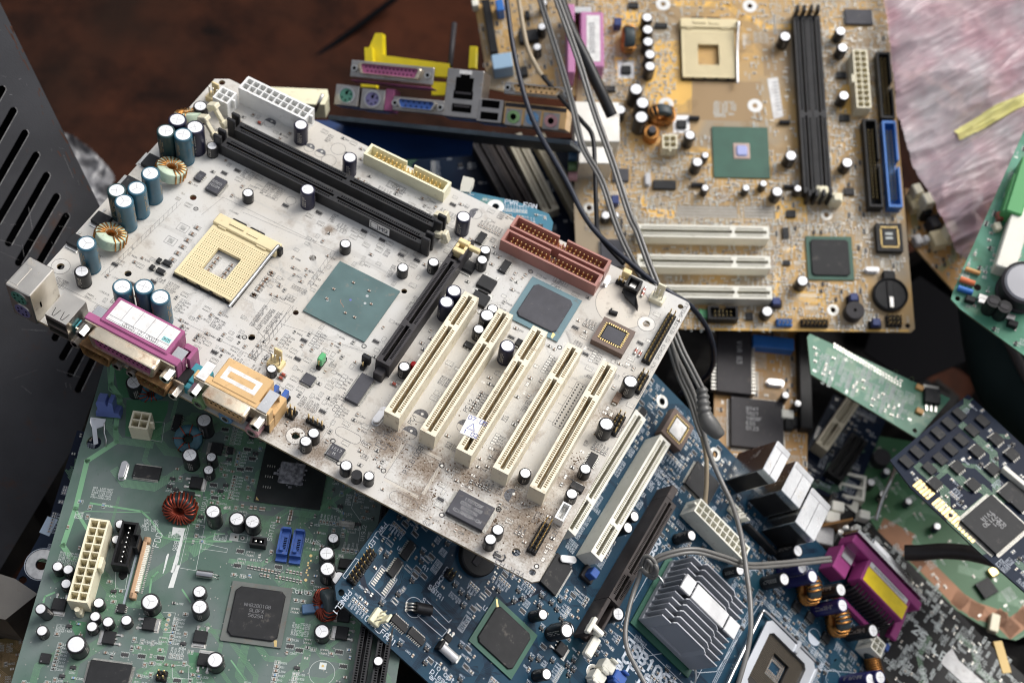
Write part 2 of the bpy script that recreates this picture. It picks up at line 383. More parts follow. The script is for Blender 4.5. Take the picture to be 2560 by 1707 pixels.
def slot_mesh(L, w, h, slit, body, cont, pitch=1.27, key=None, win=.62, floor=3., margin=3.5, wallz=None):
    """edge connector along +y, centred in x; slit down the middle, a row of windows on either side"""
    ys = [0, margin-1.2]; kinds = ['end', 'end']
    y = margin; ys = [0, 1.4]; kinds = ['end']
    ys.append(margin); kinds.append('slit')
    while y+pitch <= L-margin+1e-6:
        ys += [y+pitch*(1-win)/2, y+pitch*(1+win)/2, y+pitch]
        kinds += ['slit', 'win', 'slit']; y += pitch
    ys += [L-1.4, L]; kinds += ['slit', 'end']
    ks = [k for k in kinds]
    if key:
        for i in range(len(ks)):
            c = (ys[i]+ys[i+1])/2
            for a in key:
                if abs(c-a) < .9: ks[i] = 'key'
                elif abs(c-a) < 2.1 and ks[i] == 'win': ks[i] = 'slit'
    W = w/2; xs = [-W, -W*.72, -W*.36, -slit/2, slit/2, W*.36, W*.72, W]
    def zf(i, j):
        k = ks[j]
        if i == 3: return h if k == 'key' else (h-1.2 if k == 'end' and False else (h if k == 'end' else floor))
        if i in (1, 5) and k == 'win': return (h-1.4, cont)
        return h
    b = MB(); b.hf(xs, ys, zf, 0, body); return b
def slot_contacts(L, slit, h, cont, pitch, margin, key=None):
    b = MB(); y = margin+pitch/2
    while y < L-margin:
        if not key or all(abs(y-a) > 1.2 for a in key):
            for s_ in (-1, 1):
                x = s_*(slit/2-.02); b.add([(x,y-.3,h-1.2),(x,y+.3,h-1.2),(x*.45,y+.3,h-4.5),(x*.45,y-.3,h-4.5)], [(0,1,2,3),(3,2,1,0)], cont)
        y += pitch
    return b
def pci(bd, x, y, h=13., body='cream', cont='contact', L=84.8, rz=0., label=None):
    def mk():
        b = slot_mesh(L, 8.6, h, 2.2, M[body], M[cont], 1.27, key=(L-23,), margin=3.0)
        return b.mesh('pci_slot')
    o = bd.part('expansion_slot', cached(('pci',h,body,L), mk), x, y, 0, rz)
    if label: o['label'] = label
    new('contact_row', cached(('pcic',h,body,L), lambda: slot_contacts(L, 2.2, h, M[cont], 1.27, 3., (L-23,)).mesh('contact_row')), o)
    a = [(-4.5,-.5),(4.5,L+.5)]
    if rz == 0: bd.block(x-4.6, y-.5, x+4.6, y+L+.5)
    # foot tabs
    return o
def cellconn(nx, ny, h=12.8, p=4.2, wall=.6, edge=1.0, body='ivory', pin='solder'):
    """block of square cells with a pin in each; corner at (0, 0)"""
    def mk():
        def br(n):
            a = [0, edge]
            for i in range(n):
                a.append(a[-1]+p-wall)
                a.append(a[-1]+(wall if i < n-1 else edge))
            return a
        xs, ys = br(nx), br(ny); b = MB()
        b.hf(xs, ys, lambda i, j: h-8.5 if (i % 2 and j % 2) else h, 0, M[body])
        for i in range(nx):
            for j in range(ny): b.box((xs[2*i+1]+xs[2*i+2])/2-.35, (ys[2*j+1]+ys[2*j+2])/2-.35, h-8.5, (xs[2*i+1]+xs[2*i+2])/2+.35, (ys[2*j+1]+ys[2*j+2])/2+.35, h-4.5, M[pin])
        # latch lug on the long side
        L = ys[-1]; b.box(xs[-1]-.02, L*.42, h-7, xs[-1]+2.0, L*.56, h-.4, M[body], .3)
        return b.mesh('power_connector')
    return cached(('cell',nx,ny,h,body), mk)
def shroud(nx, L, W, h, body, notch=True, pinm='gold', floor=2.5, wall=1.2, p=2.54, missing=(), nw=4.8):
    """open-topped shrouded pin header along +y, centred in x"""
    def mk():
        b = MB(); m = M[body]; W2 = W/2
        ys = [0, wall+.4, L/2-nw/2, L/2+nw/2, L-wall-.4, L]; xs = [-W2, -W2+wall, W2-wall, W2]
        def zf(i, j):
            if i == 1 and 1 <= j <= 3: return floor
            if i == 0 and j == 2 and notch: return floor+.6
            return h
        b.hf(xs, ys, zf, 0, m)
        y0 = (L-(nx-1)*p)/2
        pins(b, [(sx, y0+k*p) for k in range(nx) for sx in (-1.27, 1.27) if (k, sx > 0) not in missing], floor, h-1.2, .64, M[pinm])
        return b.mesh('shrouded_header')
    return cached(('shr',nx,L,W,h,body,notch), mk)
def header(nx, ny, body='black_plastic', pinm='gold', hp=8.5, p=2.54, hb=2.5, lean=0):
    """bare pin header; corner pin at (0, 0)"""
    def mk():
        b = MB()
        for i in range(nx):
            for j in range(ny): b.box(i*p-p/2+.02, j*p-p/2+.02, 0, i*p+p/2-.02, j*p+p/2-.02, hb, M[body], .35)
        if lean:
            for i in range(nx):
                for j in range(ny): b.tube([(i*p,j*p,hb),(i*p+lean,j*p+lean*.4,hp)], .32, M[pinm], 4)
        else: pins(b, [(i*p, j*p) for i in range(nx) for j in range(ny)], hb, hp, .62, M[pinm])
        return b.mesh('pin_header')
    return cached(('hdr',nx,ny,body,hp,hb,lean), mk)
def put_header(bd, u, v, nx, ny, h=8.5, **k):
    x, y = bd.at(u, v, h); bd.block(x-1.5, y-1.5, x+nx*2.54, y+ny*2.54)
    return bd.part('pin_header', header(nx, ny, hp=h, **k), x, y)
def chip(bd, x, y, w, l, nx, ny, h=1.9, body='chip', mark=None, rz=0., ll=1.1, pitch=None, name='chip', mk='mark', dot=True, z=0):
    """gull-wing package centred at (x, y); nx pins along the x sides' top and bottom, ny along left and right"""
    b = MB(); W, L = w/2, l/2
    b.box(-W, -L, .15, W, L, h, M[body], .18)
    t = []
    if mark:
        n = len(mark)
        for i, s_ in enumerate(mark):
            hh = min(1.6, l/(n*1.9)); ww = len(s_)*5.6*hh/6
            sx = min(1, w*.8/max(.1, ww))
            text(b, s_, 0, (n/2-i-.8)*hh*1.6, hh, h+.02, M[mk], 0, None, 'c', sx)
    if dot: disc(b, -W+1.0 if w > 4 else -W+.6, -L+.9, .35, h+.02, M['mark_dim'])
    o = bd.part(name, b, x, y, z, rz)
    p = MB()
    for n, span, ax in ((nx, w, 0), (ny, l, 1)):
        if not n: continue
        pt = (span-1.0)/n if not pitch else pitch
        pw = min(.42, pt*.5)
        for k in range(n):
            q = (k-(n-1)/2)*pt
            for s_ in (-1, 1):
                if ax == 0:
                    p.box(q-pw/2, min(s_*L, s_*(L+.45)), .7, q+pw/2, max(s_*L, s_*(L+.45)), .95, M['solder'])
                    p.box(q-pw/2, min(s_*(L+.35), s_*(L+ll)), .05, q+pw/2, max(s_*(L+.35), s_*(L+ll)), .3, M['solder'])
                    p.box(q-pw/2, min(s_*(L+.35), s_*(L+.55)), .2, q+pw/2, max(s_*(L+.35), s_*(L+.55)), .9, M['solder'])
                else:
                    p.box(min(s_*W, s_*(W+.45)), q-pw/2, .7, max(s_*W, s_*(W+.45)), q+pw/2, .95, M['solder'])
                    p.box(min(s_*(W+.35), s_*(W+ll)), q-pw/2, .05, max(s_*(W+.35), s_*(W+ll)), q+pw/2, .3, M['solder'])
                    p.box(min(s_*(W+.35), s_*(W+.55)), q-pw/2, .2, max(s_*(W+.35), s_*(W+.55)), q+pw/2, .9, M['solder'])
    if p.f: new('legs', p.mesh('legs'), o)
    e = 0 if rz == 0 else max(0, (l-w)/2)
    bd.block(x-W-ll-e, y-L-ll, x+W+ll+e, y+L+ll)
    return o
def chip_px(bd, c, p, w, l, nx, ny, h=1.9, **k):
    x, y = bd.at(*c(*p), h); return chip(bd, x, y, w, l, nx, ny, h, **k)
def dpak(bd, u, v, rz=0., w=6.6, l=6.2, h=2.3, big=1., legs=True):
    """power transistor: black body, tinned tab on +y, legs on -y"""
    x, y = bd.at(u, v, h)
    def mk():
        b = MB(); W, L = w*big/2, l*big/2
        b.box(-W, -L, .1, W, L, h, M['chip'], .25)
        return b.mesh('transistor')
    def mk2():
        b = MB(); W, L = w*big/2, l*big/2
        b.box(-W*.85, L-.2, .06, W*.85, L+1.5*big, .65, M['tin'])
        b.box(-W*1.12, L-.1, .02, W*1.12, L+2.2*big, .05, M['solder'])
        if legs:
            for s_ in (-.7, 0, .7):
                if s_: b.box(s_*W-.4, -L-2.4*big, .15, s_*W+.4, -L+.1, .6, M['tin']); b.cyl(s_*W, -L-2.3*big, .02, .35, 1.0, M['solder'], 10, .7)
                else: b.box(-.4, -L-.9, .3, .4, -L+.1, .8, M['tin'])
        return b.mesh('tab_and_legs')
    o = bd.part('transistor', cached(('dpak',w,l,h,big), mk), x, y, 0, rz)
    new('tab', cached(('dpakt',w,l,big,legs), mk2), o); r = 5.5*big; bd.block(x-r, y-r, x+r, y+r)
    return o
def toroid(R=6.5, r=3.2, hh=3.2, wire='copper_wire', core='core_mint', turns=16, wr=.5, span=2*pi*.86, a0=0.4):
    def mk():
        b = MB(); n = 28
        # core: rectangular-section ring with rounded corners, axis z
        sec = [(-r*.9,-hh),(r*.9,-hh),(r,-hh*.85),(r,hh*.85),(r*.9,hh),(-r*.9,hh),(-r,hh*.85),(-r,-hh*.85)]
        V = []; 
        for k in range(n):
            a = 2*pi*k/n
            for q, z in sec: V.append(((R+q)*cos(a), (R+q)*sin(a), z))
        m_ = len(sec); b.add(V, [(k*m_+j, ((k+1)%n)*m_+j, ((k+1)%n)*m_+(j+1)%m_, k*m_+(j+1)%m_) for k in range(n) for j in range(m_)], M[core], True)
        return b.mesh('coil_core')
    def mk2():
        b = MB(); rnd = random.Random(3)
        for k in range(turns):
            a = a0 + span*k/turns + rnd.uniform(-.03, .03); g = wr*1.02
            P = []
            for q, z in ((-r-g,-hh*.7),(-r-g,hh*.7),(-r*.6,hh+g),(r*.6,hh+g),(r+g,hh*.7),(r+g,-hh*.7),(r*.6,-hh-g),(-r*.6,-hh-g)):
                aa = a + (.10 if z < 0 else 0)
                P.append(((R+q)*cos(aa), (R+q)*sin(aa), z))
            b.tube(P, wr, M[wire], 6, True)
        return b.mesh('winding')
    return cached(('tor',R,r,hh,core), mk), cached(('torw',R,r,hh,wire,turns,wr,span,a0), mk2)
def put_toroid(bd, u, v, h, M_rot=(0,0,0), label=None, **k):
    x, y = bd.at(u, v, h); a, w = toroid(**k)
    o = bd.part('coil', a, x, y, h, M_rot[2], M_rot[0], M_rot[1]); new('winding', w, o)
    if label: o['label'] = label
    bd.block(x-8, y-8, x+8, y+8); return o
def stadium(L, W, n=8):
    r = W/2; P = []
    for k in range(n+1): a = -pi/2+pi*k/n; P.append((L/2-r+r*cos(a), r*sin(a)))
    for k in range(n+1): a = pi/2+pi*k/n; P.append((-L/2+r+r*cos(a), r*sin(a)))
    return P
def crystal(bd, u, v, L=11, W=4.6, h=3.5, rz=0.):
    x, y = bd.at(u, v, h)
    def mk():
        b = MB(); b.prism(stadium(L, W), 0, .5, M['steel']); b.prism(stadium(L-.9, W-.9), .5, h-.3, M['steel']); b.prism(stadium(L-1.5, W-1.5), h-.3, h, M['steel']); return b.mesh('crystal')
    bd.block(x-L/2, y-L/2, x+L/2, y+L/2)
    return bd.part('crystal', cached(('xt',L,W,h), mk), x, y, 0, rz)
def fanhdr(bd, u, v, rz=0., body='yellow_plastic', n=3, h=11., tall=True, px_h=None):
    x, y = bd.at(u, v, px_h if px_h is not None else 3.)
    def mk():
        b = MB(); L = n*2.54+.6
        b.box(-L/2, -3, 0, L/2, 3, 3.2, M[body], .35)
        if tall: b.box(-L*.28, 1.6, 3.1, L*.28, 2.9, h, M[body], .3)
        pins(b, [((k-(n-1)/2)*2.54, -.4) for k in range(n)], 3.1, h-1.5, .64, M['tin'])
        return b.mesh('fan_connector')
    bd.block(x-4.5, y-4.5, x+4.5, y+4.5)
    return bd.part('fan_connector', cached(('fan',body,n,h,tall), mk), x, y, 0, rz)
def bga(bd, corners_px, h0=1.1, sub='bga_teal', lid=None, lidin=3., lidh=1.2, chamf=2., mark=None, name='chipset'):
    """corners: two opposite corner pixels of the package top"""
    a = bd.at(*corners_px[0], h0); c = bd.at(*corners_px[1], h0)
    x0, x1 = sorted((a[0], c[0])); y0, y1 = sorted((a[1], c[1]))
    w, l = x1-x0, y1-y0; b = MB()
    b.box(-w/2, -l/2, .45, w/2, l/2, h0, M[sub], .0)
    n = int(w/1.27)
    o = bd.part(name, b, (x0+x1)/2, (y0+y1)/2)
    s = MB()
    for k in range(n):
        q = (k-(n-1)/2)*1.2
        for s_ in (-1, 1): s.box(q-.3, s_*(l/2-.7)-.3, .02, q+.3, s_*(l/2-.7)+.3, .45, M['solder']); s.box(s_*(w/2-.7)-.3, q-.3, .02, s_*(w/2-.7)+.3, q+.3, .45, M['solder'])
    new('solder_ball_row', s.mesh('solder_ball_row'), o)
    if lid:
        L2 = MB(); e = lidin; X, Y = w/2-e, l/2-e; cf = chamf
        P = [(-X+cf,-Y),(X-cf,-Y),(X,-Y+cf),(X,Y-cf),(X-cf,Y),(-X+cf,Y),(-X,Y-cf),(-X,-Y+cf)]
        Q = [(p[0]*.97, p[1]*.97) for p in P]
        L2.add([(*p,h0) for p in P]+[(*p,h0+lidh*.7) for p in P]+[(*q,h0+lidh) for q in Q], [(k,(k+1)%8,8+(k+1)%8,8+k) for k in range(8)]+[(8+k,8+(k+1)%8,16+(k+1)%8,16+k) for k in range(8)]+[tuple(range(16,24))], M[lid])
        if mark:
            for i, s_ in enumerate(mark): text(L2, s_, 0, 3-i*2.6, 1.6, h0+lidh+.02, M['mark_dim'], 0, None, 'c')
        new('lid', L2.mesh('lid'), o)
    bd.block(x0-1, y0-1, x1+1, y1+1)
    return o, w, l, h0
# ---------------------------------------------------------------- board artwork
REF = 'RCRCCRLQU'
DENS = 2.6
def slab(bd, poly, holes, m_top, m_edge, th=1.6, nm='circuit_board'):
    """board sheet with drilled holes cut right through; top at z = 0"""
    import bmesh
    from mathutils.geometry import delaunay_2d_cdt
    V = [Vector(p) for p in poly]; fcs = [list(range(len(poly)))]
    loops = [list(range(len(poly)))]
    HP = [h if len(h) > 3 else [(h[0]+h[2]*cos(2*pi*i/14), h[1]+h[2]*sin(2*pi*i/14)) for i in range(14)] for h in holes]
    for H in HP:
        k = len(V); n = len(H)
        V += [Vector(p) for p in H]
        loops.append(list(range(k, k+n)))
    E_ = [(l[i], l[(i+1) % len(l)]) for l in loops for i in range(len(l))]
    vo, eo, fo, _, _, _ = delaunay_2d_cdt(V, E_, [], 0, 1e-6)
    def inside(p, P):
        c = False; n = len(P)
        for i in range(n):
            a, b = P[i], P[(i+1) % n]
            if (a[1] > p[1]) != (b[1] > p[1]) and p[0] < (b[0]-a[0])*(p[1]-a[1])/(b[1]-a[1])+a[0]: c = not c
        return c
    b = MB(); top = []
    for f in fo:
        c = sum((vo[i] for i in f), Vector((0,0)))/len(f)
        if not inside(c, poly): continue
        if any(inside(c, H) for H in HP): continue
        a = [vo[i] for i in f]
        ar = sum(a[i].x*a[(i+1)%len(a)].y-a[(i+1)%len(a)].x*a[i].y for i in range(len(a)))
        if ar < 0: a = a[::-1]
        b.add([(p.x,p.y,0) for p in a], [tuple(range(len(a)))], m_top)
        b.add([(p.x,p.y,-th) for p in a[::-1]], [tuple(range(len(a)))], m_top)
    for li, l in enumerate(loops):
        P = [V[i] for i in l]; n = len(P)
        ar = sum(P[i].x*P[(i+1)%n].y-P[(i+1)%n].x*P[i].y for i in range(n))
        if (ar < 0) != (li > 0): P = P[::-1]
        for i in range(n):
            p, q = P[i], P[(i+1) % n]
            b.quad((p.x,p.y,-th),(q.x,q.y,-th),(q.x,q.y,0),(p.x,p.y,0), m_edge)
    for h in holes:
        if len(h) == 3: x, y, r = h; bd.block(x-r-1.5, y-r-1.5, x+r+1.5, y+r+1.5)
    return bd.part(nm, b)
def inpoly(p, P):
    c = False; n = len(P)
    for i in range(n):
        a, b = P[i], P[(i+1) % n]
        if (a[1] > p[1]) != (b[1] > p[1]) and p[0] < (b[0]-a[0])*(p[1]-a[1])/(b[1]-a[1])+a[0]: c = not c
    return c
class Art:
    """silk lettering, pads, traces and small parts of one board, collected into a few meshes"""
    def __init__(s, bd, poly, silk, trace, seed=1, smd=('smd_brown','smd_dark'), trace2=None):
        s.bd = bd; s.poly = poly; s.silk = M[silk]; s.trace = M[trace]; s.r = random.Random(seed)
        s.ink = MB(); s.tr = MB(); s.pad = MB(); s.ch = MB(); s.smd = smd; s.nchip = 0; s.mount = .75; s.kinds = 'rrrccctxb'
    def ok(s, x0, y0, x1, y1):
        return s.bd.free(x0, y0, x1, y1) and inpoly((x0,y0), s.poly) and inpoly((x1,y1), s.poly) and inpoly((x0,y1), s.poly) and inpoly((x1,y0), s.poly)
    def chip(s, x, y, w, l, vert, mounted=True, m=None, frame=True):
        """one small two-terminal part w wide, l long"""
        if vert: w, l = l, w   # long axis in x when not vert
        r = s.r; P = s.pad
        L2, W2 = (w/2, l/2)
        lx = (w >= l)
        e = .38*(w if lx else l)
        if frame: rect(s.ink, x-w/2-.35, y-l/2-.35, x+w/2+.35, y+l/2+.35, .13, .05, s.silk)
        for sg in (-1, 1):
            if lx: a = (x+sg*w/2-(e if sg > 0 else 0), y-l/2, x+sg*w/2+(0 if sg > 0 else e), y+l/2)
            else: a = (x-w/2, y+sg*l/2-(e if sg > 0 else 0), x+w/2, y+sg*l/2+(0 if sg > 0 else e))
            if mounted: P.box(a[0]+.05, a[1]+.05, .03, a[2]-.05, a[3]-.05, .58, M['solder'])
            else: P.quad((a[0],a[1],.04),(a[2],a[1],.04),(a[2],a[3],.04),(a[0],a[3],.04), M['solder'])
        if mounted:
            m = m or M[r.choice(s.smd)]
            if lx: s.ch.box(x-w/2+e*.8, y-l/2+.08, .03, x+w/2-e*.8, y+l/2-.08, .68, m)
            else: s.ch.box(x-w/2+.08, y-l/2+e*.8, .03, x+w/2-.08, y+l/2-e*.8, .68, m)
    def ref(s, x, y, h=.9, rot=0.):
        r = s.r; text(s.ink, r.choice(REF)+str(r.randint(2, 499)), x, y, h, .05, s.silk, rot, h*.17)
    def cluster(s, x, y, kind=None):
        r = s.r; kind = kind or r.choice(s.kinds)
        if kind == 'r':      # row of chips with their numbers
            n = r.randint(3, 9); vert = r.random() < .5; w, l = r.choice(((.9,1.7),(1.3,2.1),(.9,1.7)))
            p = w+.85
            bx = (x, y, x+n*p, y+l+4) if vert else (x, y, x+l+4, y+n*p)
            if not s.ok(*bx): return
            s.bd.occ.append(bx); mo = r.random() < s.mount
            for k in range(n):
                if vert: s.chip(x+p*(k+.5), y+l/2+.4, w, l, False, mo and r.random() < .9); s.ref(x+p*(k+.5)+.4, y+l+1., .85, pi/2)
                else: s.chip(x+l/2+.4, y+p*(k+.5), w, l, True, mo and r.random() < .9); s.ref(x+l+1., y+p*(k+.5)-.4, .85)
        elif kind == 'c':    # two or three loose chips
            for k in range(r.randint(1, 3)):
                xx, yy = x+r.uniform(0, 6), y+r.uniform(0, 6); v = r.random() < .5
                if not s.ok(xx-1.6, yy-1.6, xx+1.6, yy+1.6): continue
                s.bd.occ.append((xx-1.3, yy-1.3, xx+1.3, yy+1.3))
                s.chip(xx, yy, 1.2, 2.0, v, r.random() < s.mount+.1, frame=r.random() < .6)
                if r.random() < .6 and s.ok(xx+1.3, yy-.6, xx+4.5, yy+.8): s.ref(xx+1.4, yy-.4)
        elif kind == 't':    # block of numbers
            n = r.randint(3, 7); rot = r.random() < .4; c = r.randint(1, 3)
            bx = (x, y, x+3.6*c, y+n*1.3) if not rot else (x, y, x+n*1.3, y+3.6*c)
            if not s.ok(*bx): return
            s.bd.occ.append(bx)
            for k in range(n):
                for q in range(c):
                    if not rot: s.ref(x+.2+3.6*q, y+.2+k*1.3, .85)
                    else: s.ref(x+1.1+k*1.3, y+.2+3.6*q, .85, pi/2)
            if r.random() < .3: rect(s.ink, *bx, .12, .05, s.silk)
        elif kind == 'x':    # three-legged part
            if not s.ok(x, y, x+3.4, y+3.4): return
            s.bd.occ.append((x, y, x+3.4, y+3.4))
            s.ch.box(x+.3, y+1., .1, x+3.1, y+2.4, 1.0, M['smd_dark'], .1)
            for a, b_ in ((.6,.3),(2.4,.3),(1.5,2.4)): s.pad.box(x+a, y+b_, .03, x+a+.45, y+b_+.75, .3, M['solder'])
            s.ref(x+.2, y-1.2)
        elif kind == 'b':    # eight-pad network
            if not s.ok(x, y, x+4.2, y+2.6): return
            s.bd.occ.append((x, y, x+4.2, y+2.6))
            mo = r.random() < s.mount-.2
            if mo: s.ch.box(x+.3, y+.65, .05, x+3.7, y+1.95, .6, M['smd_dark'])
            for k in range(4):
                for q in (.2, 1.8): s.pad.box(x+.45+k*.85, y+q, .03, x+.9+k*.85, y+q+.6, .2, M['solder'])
            rect(s.ink, x, y, x+4, y+2.6, .12, .05, s.silk)
    def fill(s, x0, y0, x1, y1, n, kinds=None):
        for _ in range(int(n*DENS)): s.cluster(s.r.uniform(x0, x1), s.r.uniform(y0, y1), s.r.choice(kinds) if kinds else None)
    def row(s, x, y, n, dx, dy, w=1.2, l=2.0, vert=False, m=None, frame=True):
        for k in range(n):
            a, b_ = x+dx*k, y+dy*k; s.chip(a, b_, w, l, vert, True, m, frame); s.bd.occ.append((a-1.3, b_-1.3, a+1.3, b_+1.3))
    def route(s, x, y, ang, n, L, w=.16, gap=.42, z=.02, segs=4, m=None):
        """bundle of n parallel tracks that turn by 45 degrees"""
        r = s.r; P = [Vector((x, y))]; a = ang
        for k in range(segs):
            P.append(P[-1]+Vector((cos(a), sin(a)))*L*r.uniform(.4, 1.2)); a += r.choice((-1, 1))*pi/4 if k < segs-1 else 0
        for q in range(n):
            off = (q-(n-1)/2)*gap; Q = []
            for i, p in enumerate(P):
                d0 = (P[i]-P[i-1]).normalized() if i else (P[1]-P[0]).normalized()
                d1 = (P[i+1]-P[i]).normalized() if i < len(P)-1 else d0
                n0 = Vector((-d0.y, d0.x)); n1 = Vector((-d1.y, d1.x)); mm = (n0+n1)
                mm = mm/ max(.2, mm.dot(n0)); Q.append(p+mm*off)
            for i in range(len(Q)-1):
                aa, bb = Q[i], Q[i+1]
                k = max(1, int((bb-aa).length/4))
                for j in range(k):
                    p = aa.lerp(bb, j/k); t = aa.lerp(bb, (j+1)/k)
                    if inpoly(p, s.poly) and inpoly(t, s.poly): stroke(s.tr, [tuple(p), tuple(t)], w, z, m or s.trace)
    def vias(s, n, x0, y0, x1, y1):
        r = s.r
        for _ in range(n):
            x, y = r.uniform(x0, x1), r.uniform(y0, y1)
            if inpoly((x, y), s.poly): disc(s.pad, x, y, .32, .045, M['solder'], 7); disc(s.pad, x, y, .14, .055, M['black_hole'], 6)
    def done(s):
        bd = s.bd
        if s.tr.f: bd.part('copper_tracks', s.tr, kind='stuff')
        if s.ink.f: bd.part('silkscreen', s.ink)
        if s.pad.f: bd.part('solder_pads', s.pad, kind='stuff')
        if s.ch.f: bd.part('surface_mount_parts', s.ch, kind='stuff')
def ring_hole(bd, x, y, r=2.0, R=3.9, mat_='solder'):
    b = MB(); n = 20
    b.lathe(0, 0, [(R,.03),(R-.25,.10),(r+.25,.10),(r,.03)], [M[mat_]], n)
    for k in range(8): a = k*pi/4; b.cyl((R+r)/2*cos(a), (R+r)/2*sin(a), .1, .25, .28, M['tin'], 6)
    return bd.part('mounting_ring', b, x, y)
# ================================================================ 1. the dirty cream board lying on top
random.seed(11)
def pcb_mat(name, base, alt, edge_dirt=0., rough=.42, coat=.0, spec=.3, dirt_spots=None, var_scale=18., grime=0., grimecol=(.13,.085,.05)):
    """solder mask: two tones in large patches, fine speckle, dirt that sits where it was measured (spots in board metres)"""
    m = bpy.data.materials.new(name); m.use_nodes = True; nt = m.node_tree; N = nt.nodes; L = nt.links
    b = N['Principled BSDF']; b.inputs['Roughness'].default_value = rough; b.inputs['Specular IOR Level'].default_value = spec
    if coat: b.inputs['Coat Weight'].default_value = coat; b.inputs['Coat Roughness'].default_value = .18
    tc = N.new('ShaderNodeTexCoord'); V = tc.outputs['Object']
    def noise(sc, det=4, ro=.5):
        n = N.new('ShaderNodeTexNoise'); n.inputs['Scale'].default_value = sc; n.inputs['Detail'].default_value = det; n.inputs['Roughness'].default_value = ro
        L.new(V, n.inputs['Vector']); return n.outputs[0]
    def rng(x, a, c, d=0., e=1.):
        r = N.new('ShaderNodeMapRange'); r.inputs[1].default_value = a; r.inputs[2].default_value = c; r.inputs[3].default_value = d; r.inputs[4].default_value = e
        L.new(x, r.inputs[0]); return r.outputs[0]
    def mix(f, a, c):
        x = N.new('ShaderNodeMix'); x.data_type = 'RGBA'; L.new(f, x.inputs[0])
        for i, q in ((6, a), (7, c)):
            if isinstance(q, tuple): x.inputs[i].default_value = (*q, 1)
            else: L.new(q, x.inputs[i])
        return x.outputs[2]
    def mth(op, a, c=None):
        x = N.new('ShaderNodeMath'); x.operation = op; x.use_clamp = True
        for i, q in enumerate((a, c)):
            if q is None: continue
            if isinstance(q, (int, float)): x.inputs[i].default_value = q
            else: L.new(q, x.inputs[i])
        return x.outputs[0]
    col = mix(rng(noise(var_scale, 3), .42, .58), base, alt)
    col = mix(rng(noise(420, 3, .7), .60, .72, 0, .35), col, tuple(c*.6 for c in base))
    if grime:
        col = mix(rng(noise(45, 9, .72), .66-.3*grime, .86-.25*grime, 0, .85), col, grimecol)
        col = mix(rng(noise(1500, 2, .6), .70-.05*grime, .74-.05*grime, 0, .8), col, grimecol)
    if dirt_spots:
        tot = None
        for (x, y, r) in dirt_spots:
            d = N.new('ShaderNodeVectorMath'); d.operation = 'DISTANCE'; L.new(V, d.inputs[0]); d.inputs[1].default_value = (x*MM, y*MM, 0)
            k = rng(d.outputs['Value'], r*MM, 0., 0., 1.); tot = k if tot is None else mth('MAXIMUM', tot, k)
        n1 = noise(130, 10, .75)
        f = rng(mth('ADD', mth('MULTIPLY', tot, .55), n1), .74, 1.02, 0, .8)
        col = mix(f, col, grimecol)
        n2 = noise(900, 4, .7)
        f2 = rng(mth('ADD', mth('MULTIPLY', tot, .38), n2), .75, .90, 0, .75)
        col = mix(f2, col, tuple(c*.7 for c in grimecol))
    L.new(col, b.inputs['Base Color'])
    bp = N.new('ShaderNodeBump'); bp.inputs['Strength'].default_value = .12; bp.inputs['Distance'].default_value = .0002
    L.new(noise(700, 4), bp.inputs['Height']); L.new(bp.outputs[0], b.inputs['Normal'])
    M[name] = m; return m
spots = [(206,30,26),(290,25,50),(262,12,34),(228,28,30),(205,36,22),(250,34,26),(272,36,24),(296,60,24),(296,100,20),(222,62,10),(262,70,16),(258,52,18),(165,14,26),(178,8,22),(150,6,14),(232,10,26),(112,128,8),(238,132,6)]
pcb_mat('mask_cream', (.590,.580,.552), (.545,.515,.462), dirt_spots=spots, grime=.37, rough=.45, grimecol=(.21,.15,.10))
defm('pcb_edge_cream', (.42,.33,.20), .6, var=.2, vs=200, dirt=.4, ds=200)
defm('silk_dark', (.10,.10,.11), .6, var=.4, vs=900)
defm('trace_cream', (.49,.48,.45), .45)
A_, B_, C_, D_, E_, F_, G_ = crop(0,150), crop(400,150), crop(0,550), crop(600,500), crop(1100,450), crop(600,950), crop(1200,900)
mb_ = Board(Matrix(RM), Vector(TM), 'motherboard', 'dirty cream motherboard on top of the heap with five ivory slots', 'motherboard')
b = mb_
H_ = 190.5; W_ = 304.8
outline = [(3,0),(302,0),(304.8,2.5),(304.8,188),(302.5,190.5),(7,190.5),(0,186),(0,3)]
holes = [(6.35,33.02,2.0),(163.83,10.16,2.0),(288.29,10.16,2.2),(288.29,165.1,2.0),(5.0,185.9,1.9)]
for u, v in ((483,494),(782,645),(320,684),(629,843)): holes.append((*b.at(u, v), 1.9))
for p in ((600+1207/2.94, 500+670/2.94), (600+410/2.94, 500+827/2.94)): holes.append((*b.at(*p), 1.6))
tr_hole = b.at(*E_(1768, 930)); holes.append((*tr_hole, 1.6))
hatched = b.at(*F_(2150, 1410)); holes.append((*hatched, 1.7))
slab(b, outline, holes, M['mask_cream'], M['pcb_edge_cream'])
art = Art(b, outline, 'silk_dark', 'trace_cream', 5); art.mount = .42; art.kinds = 'rrrrcccttbb'; art.smd = ('smd_brown', 'smd_brown', 'smd_dark')
I = art.ink; sk = M['silk_dark']
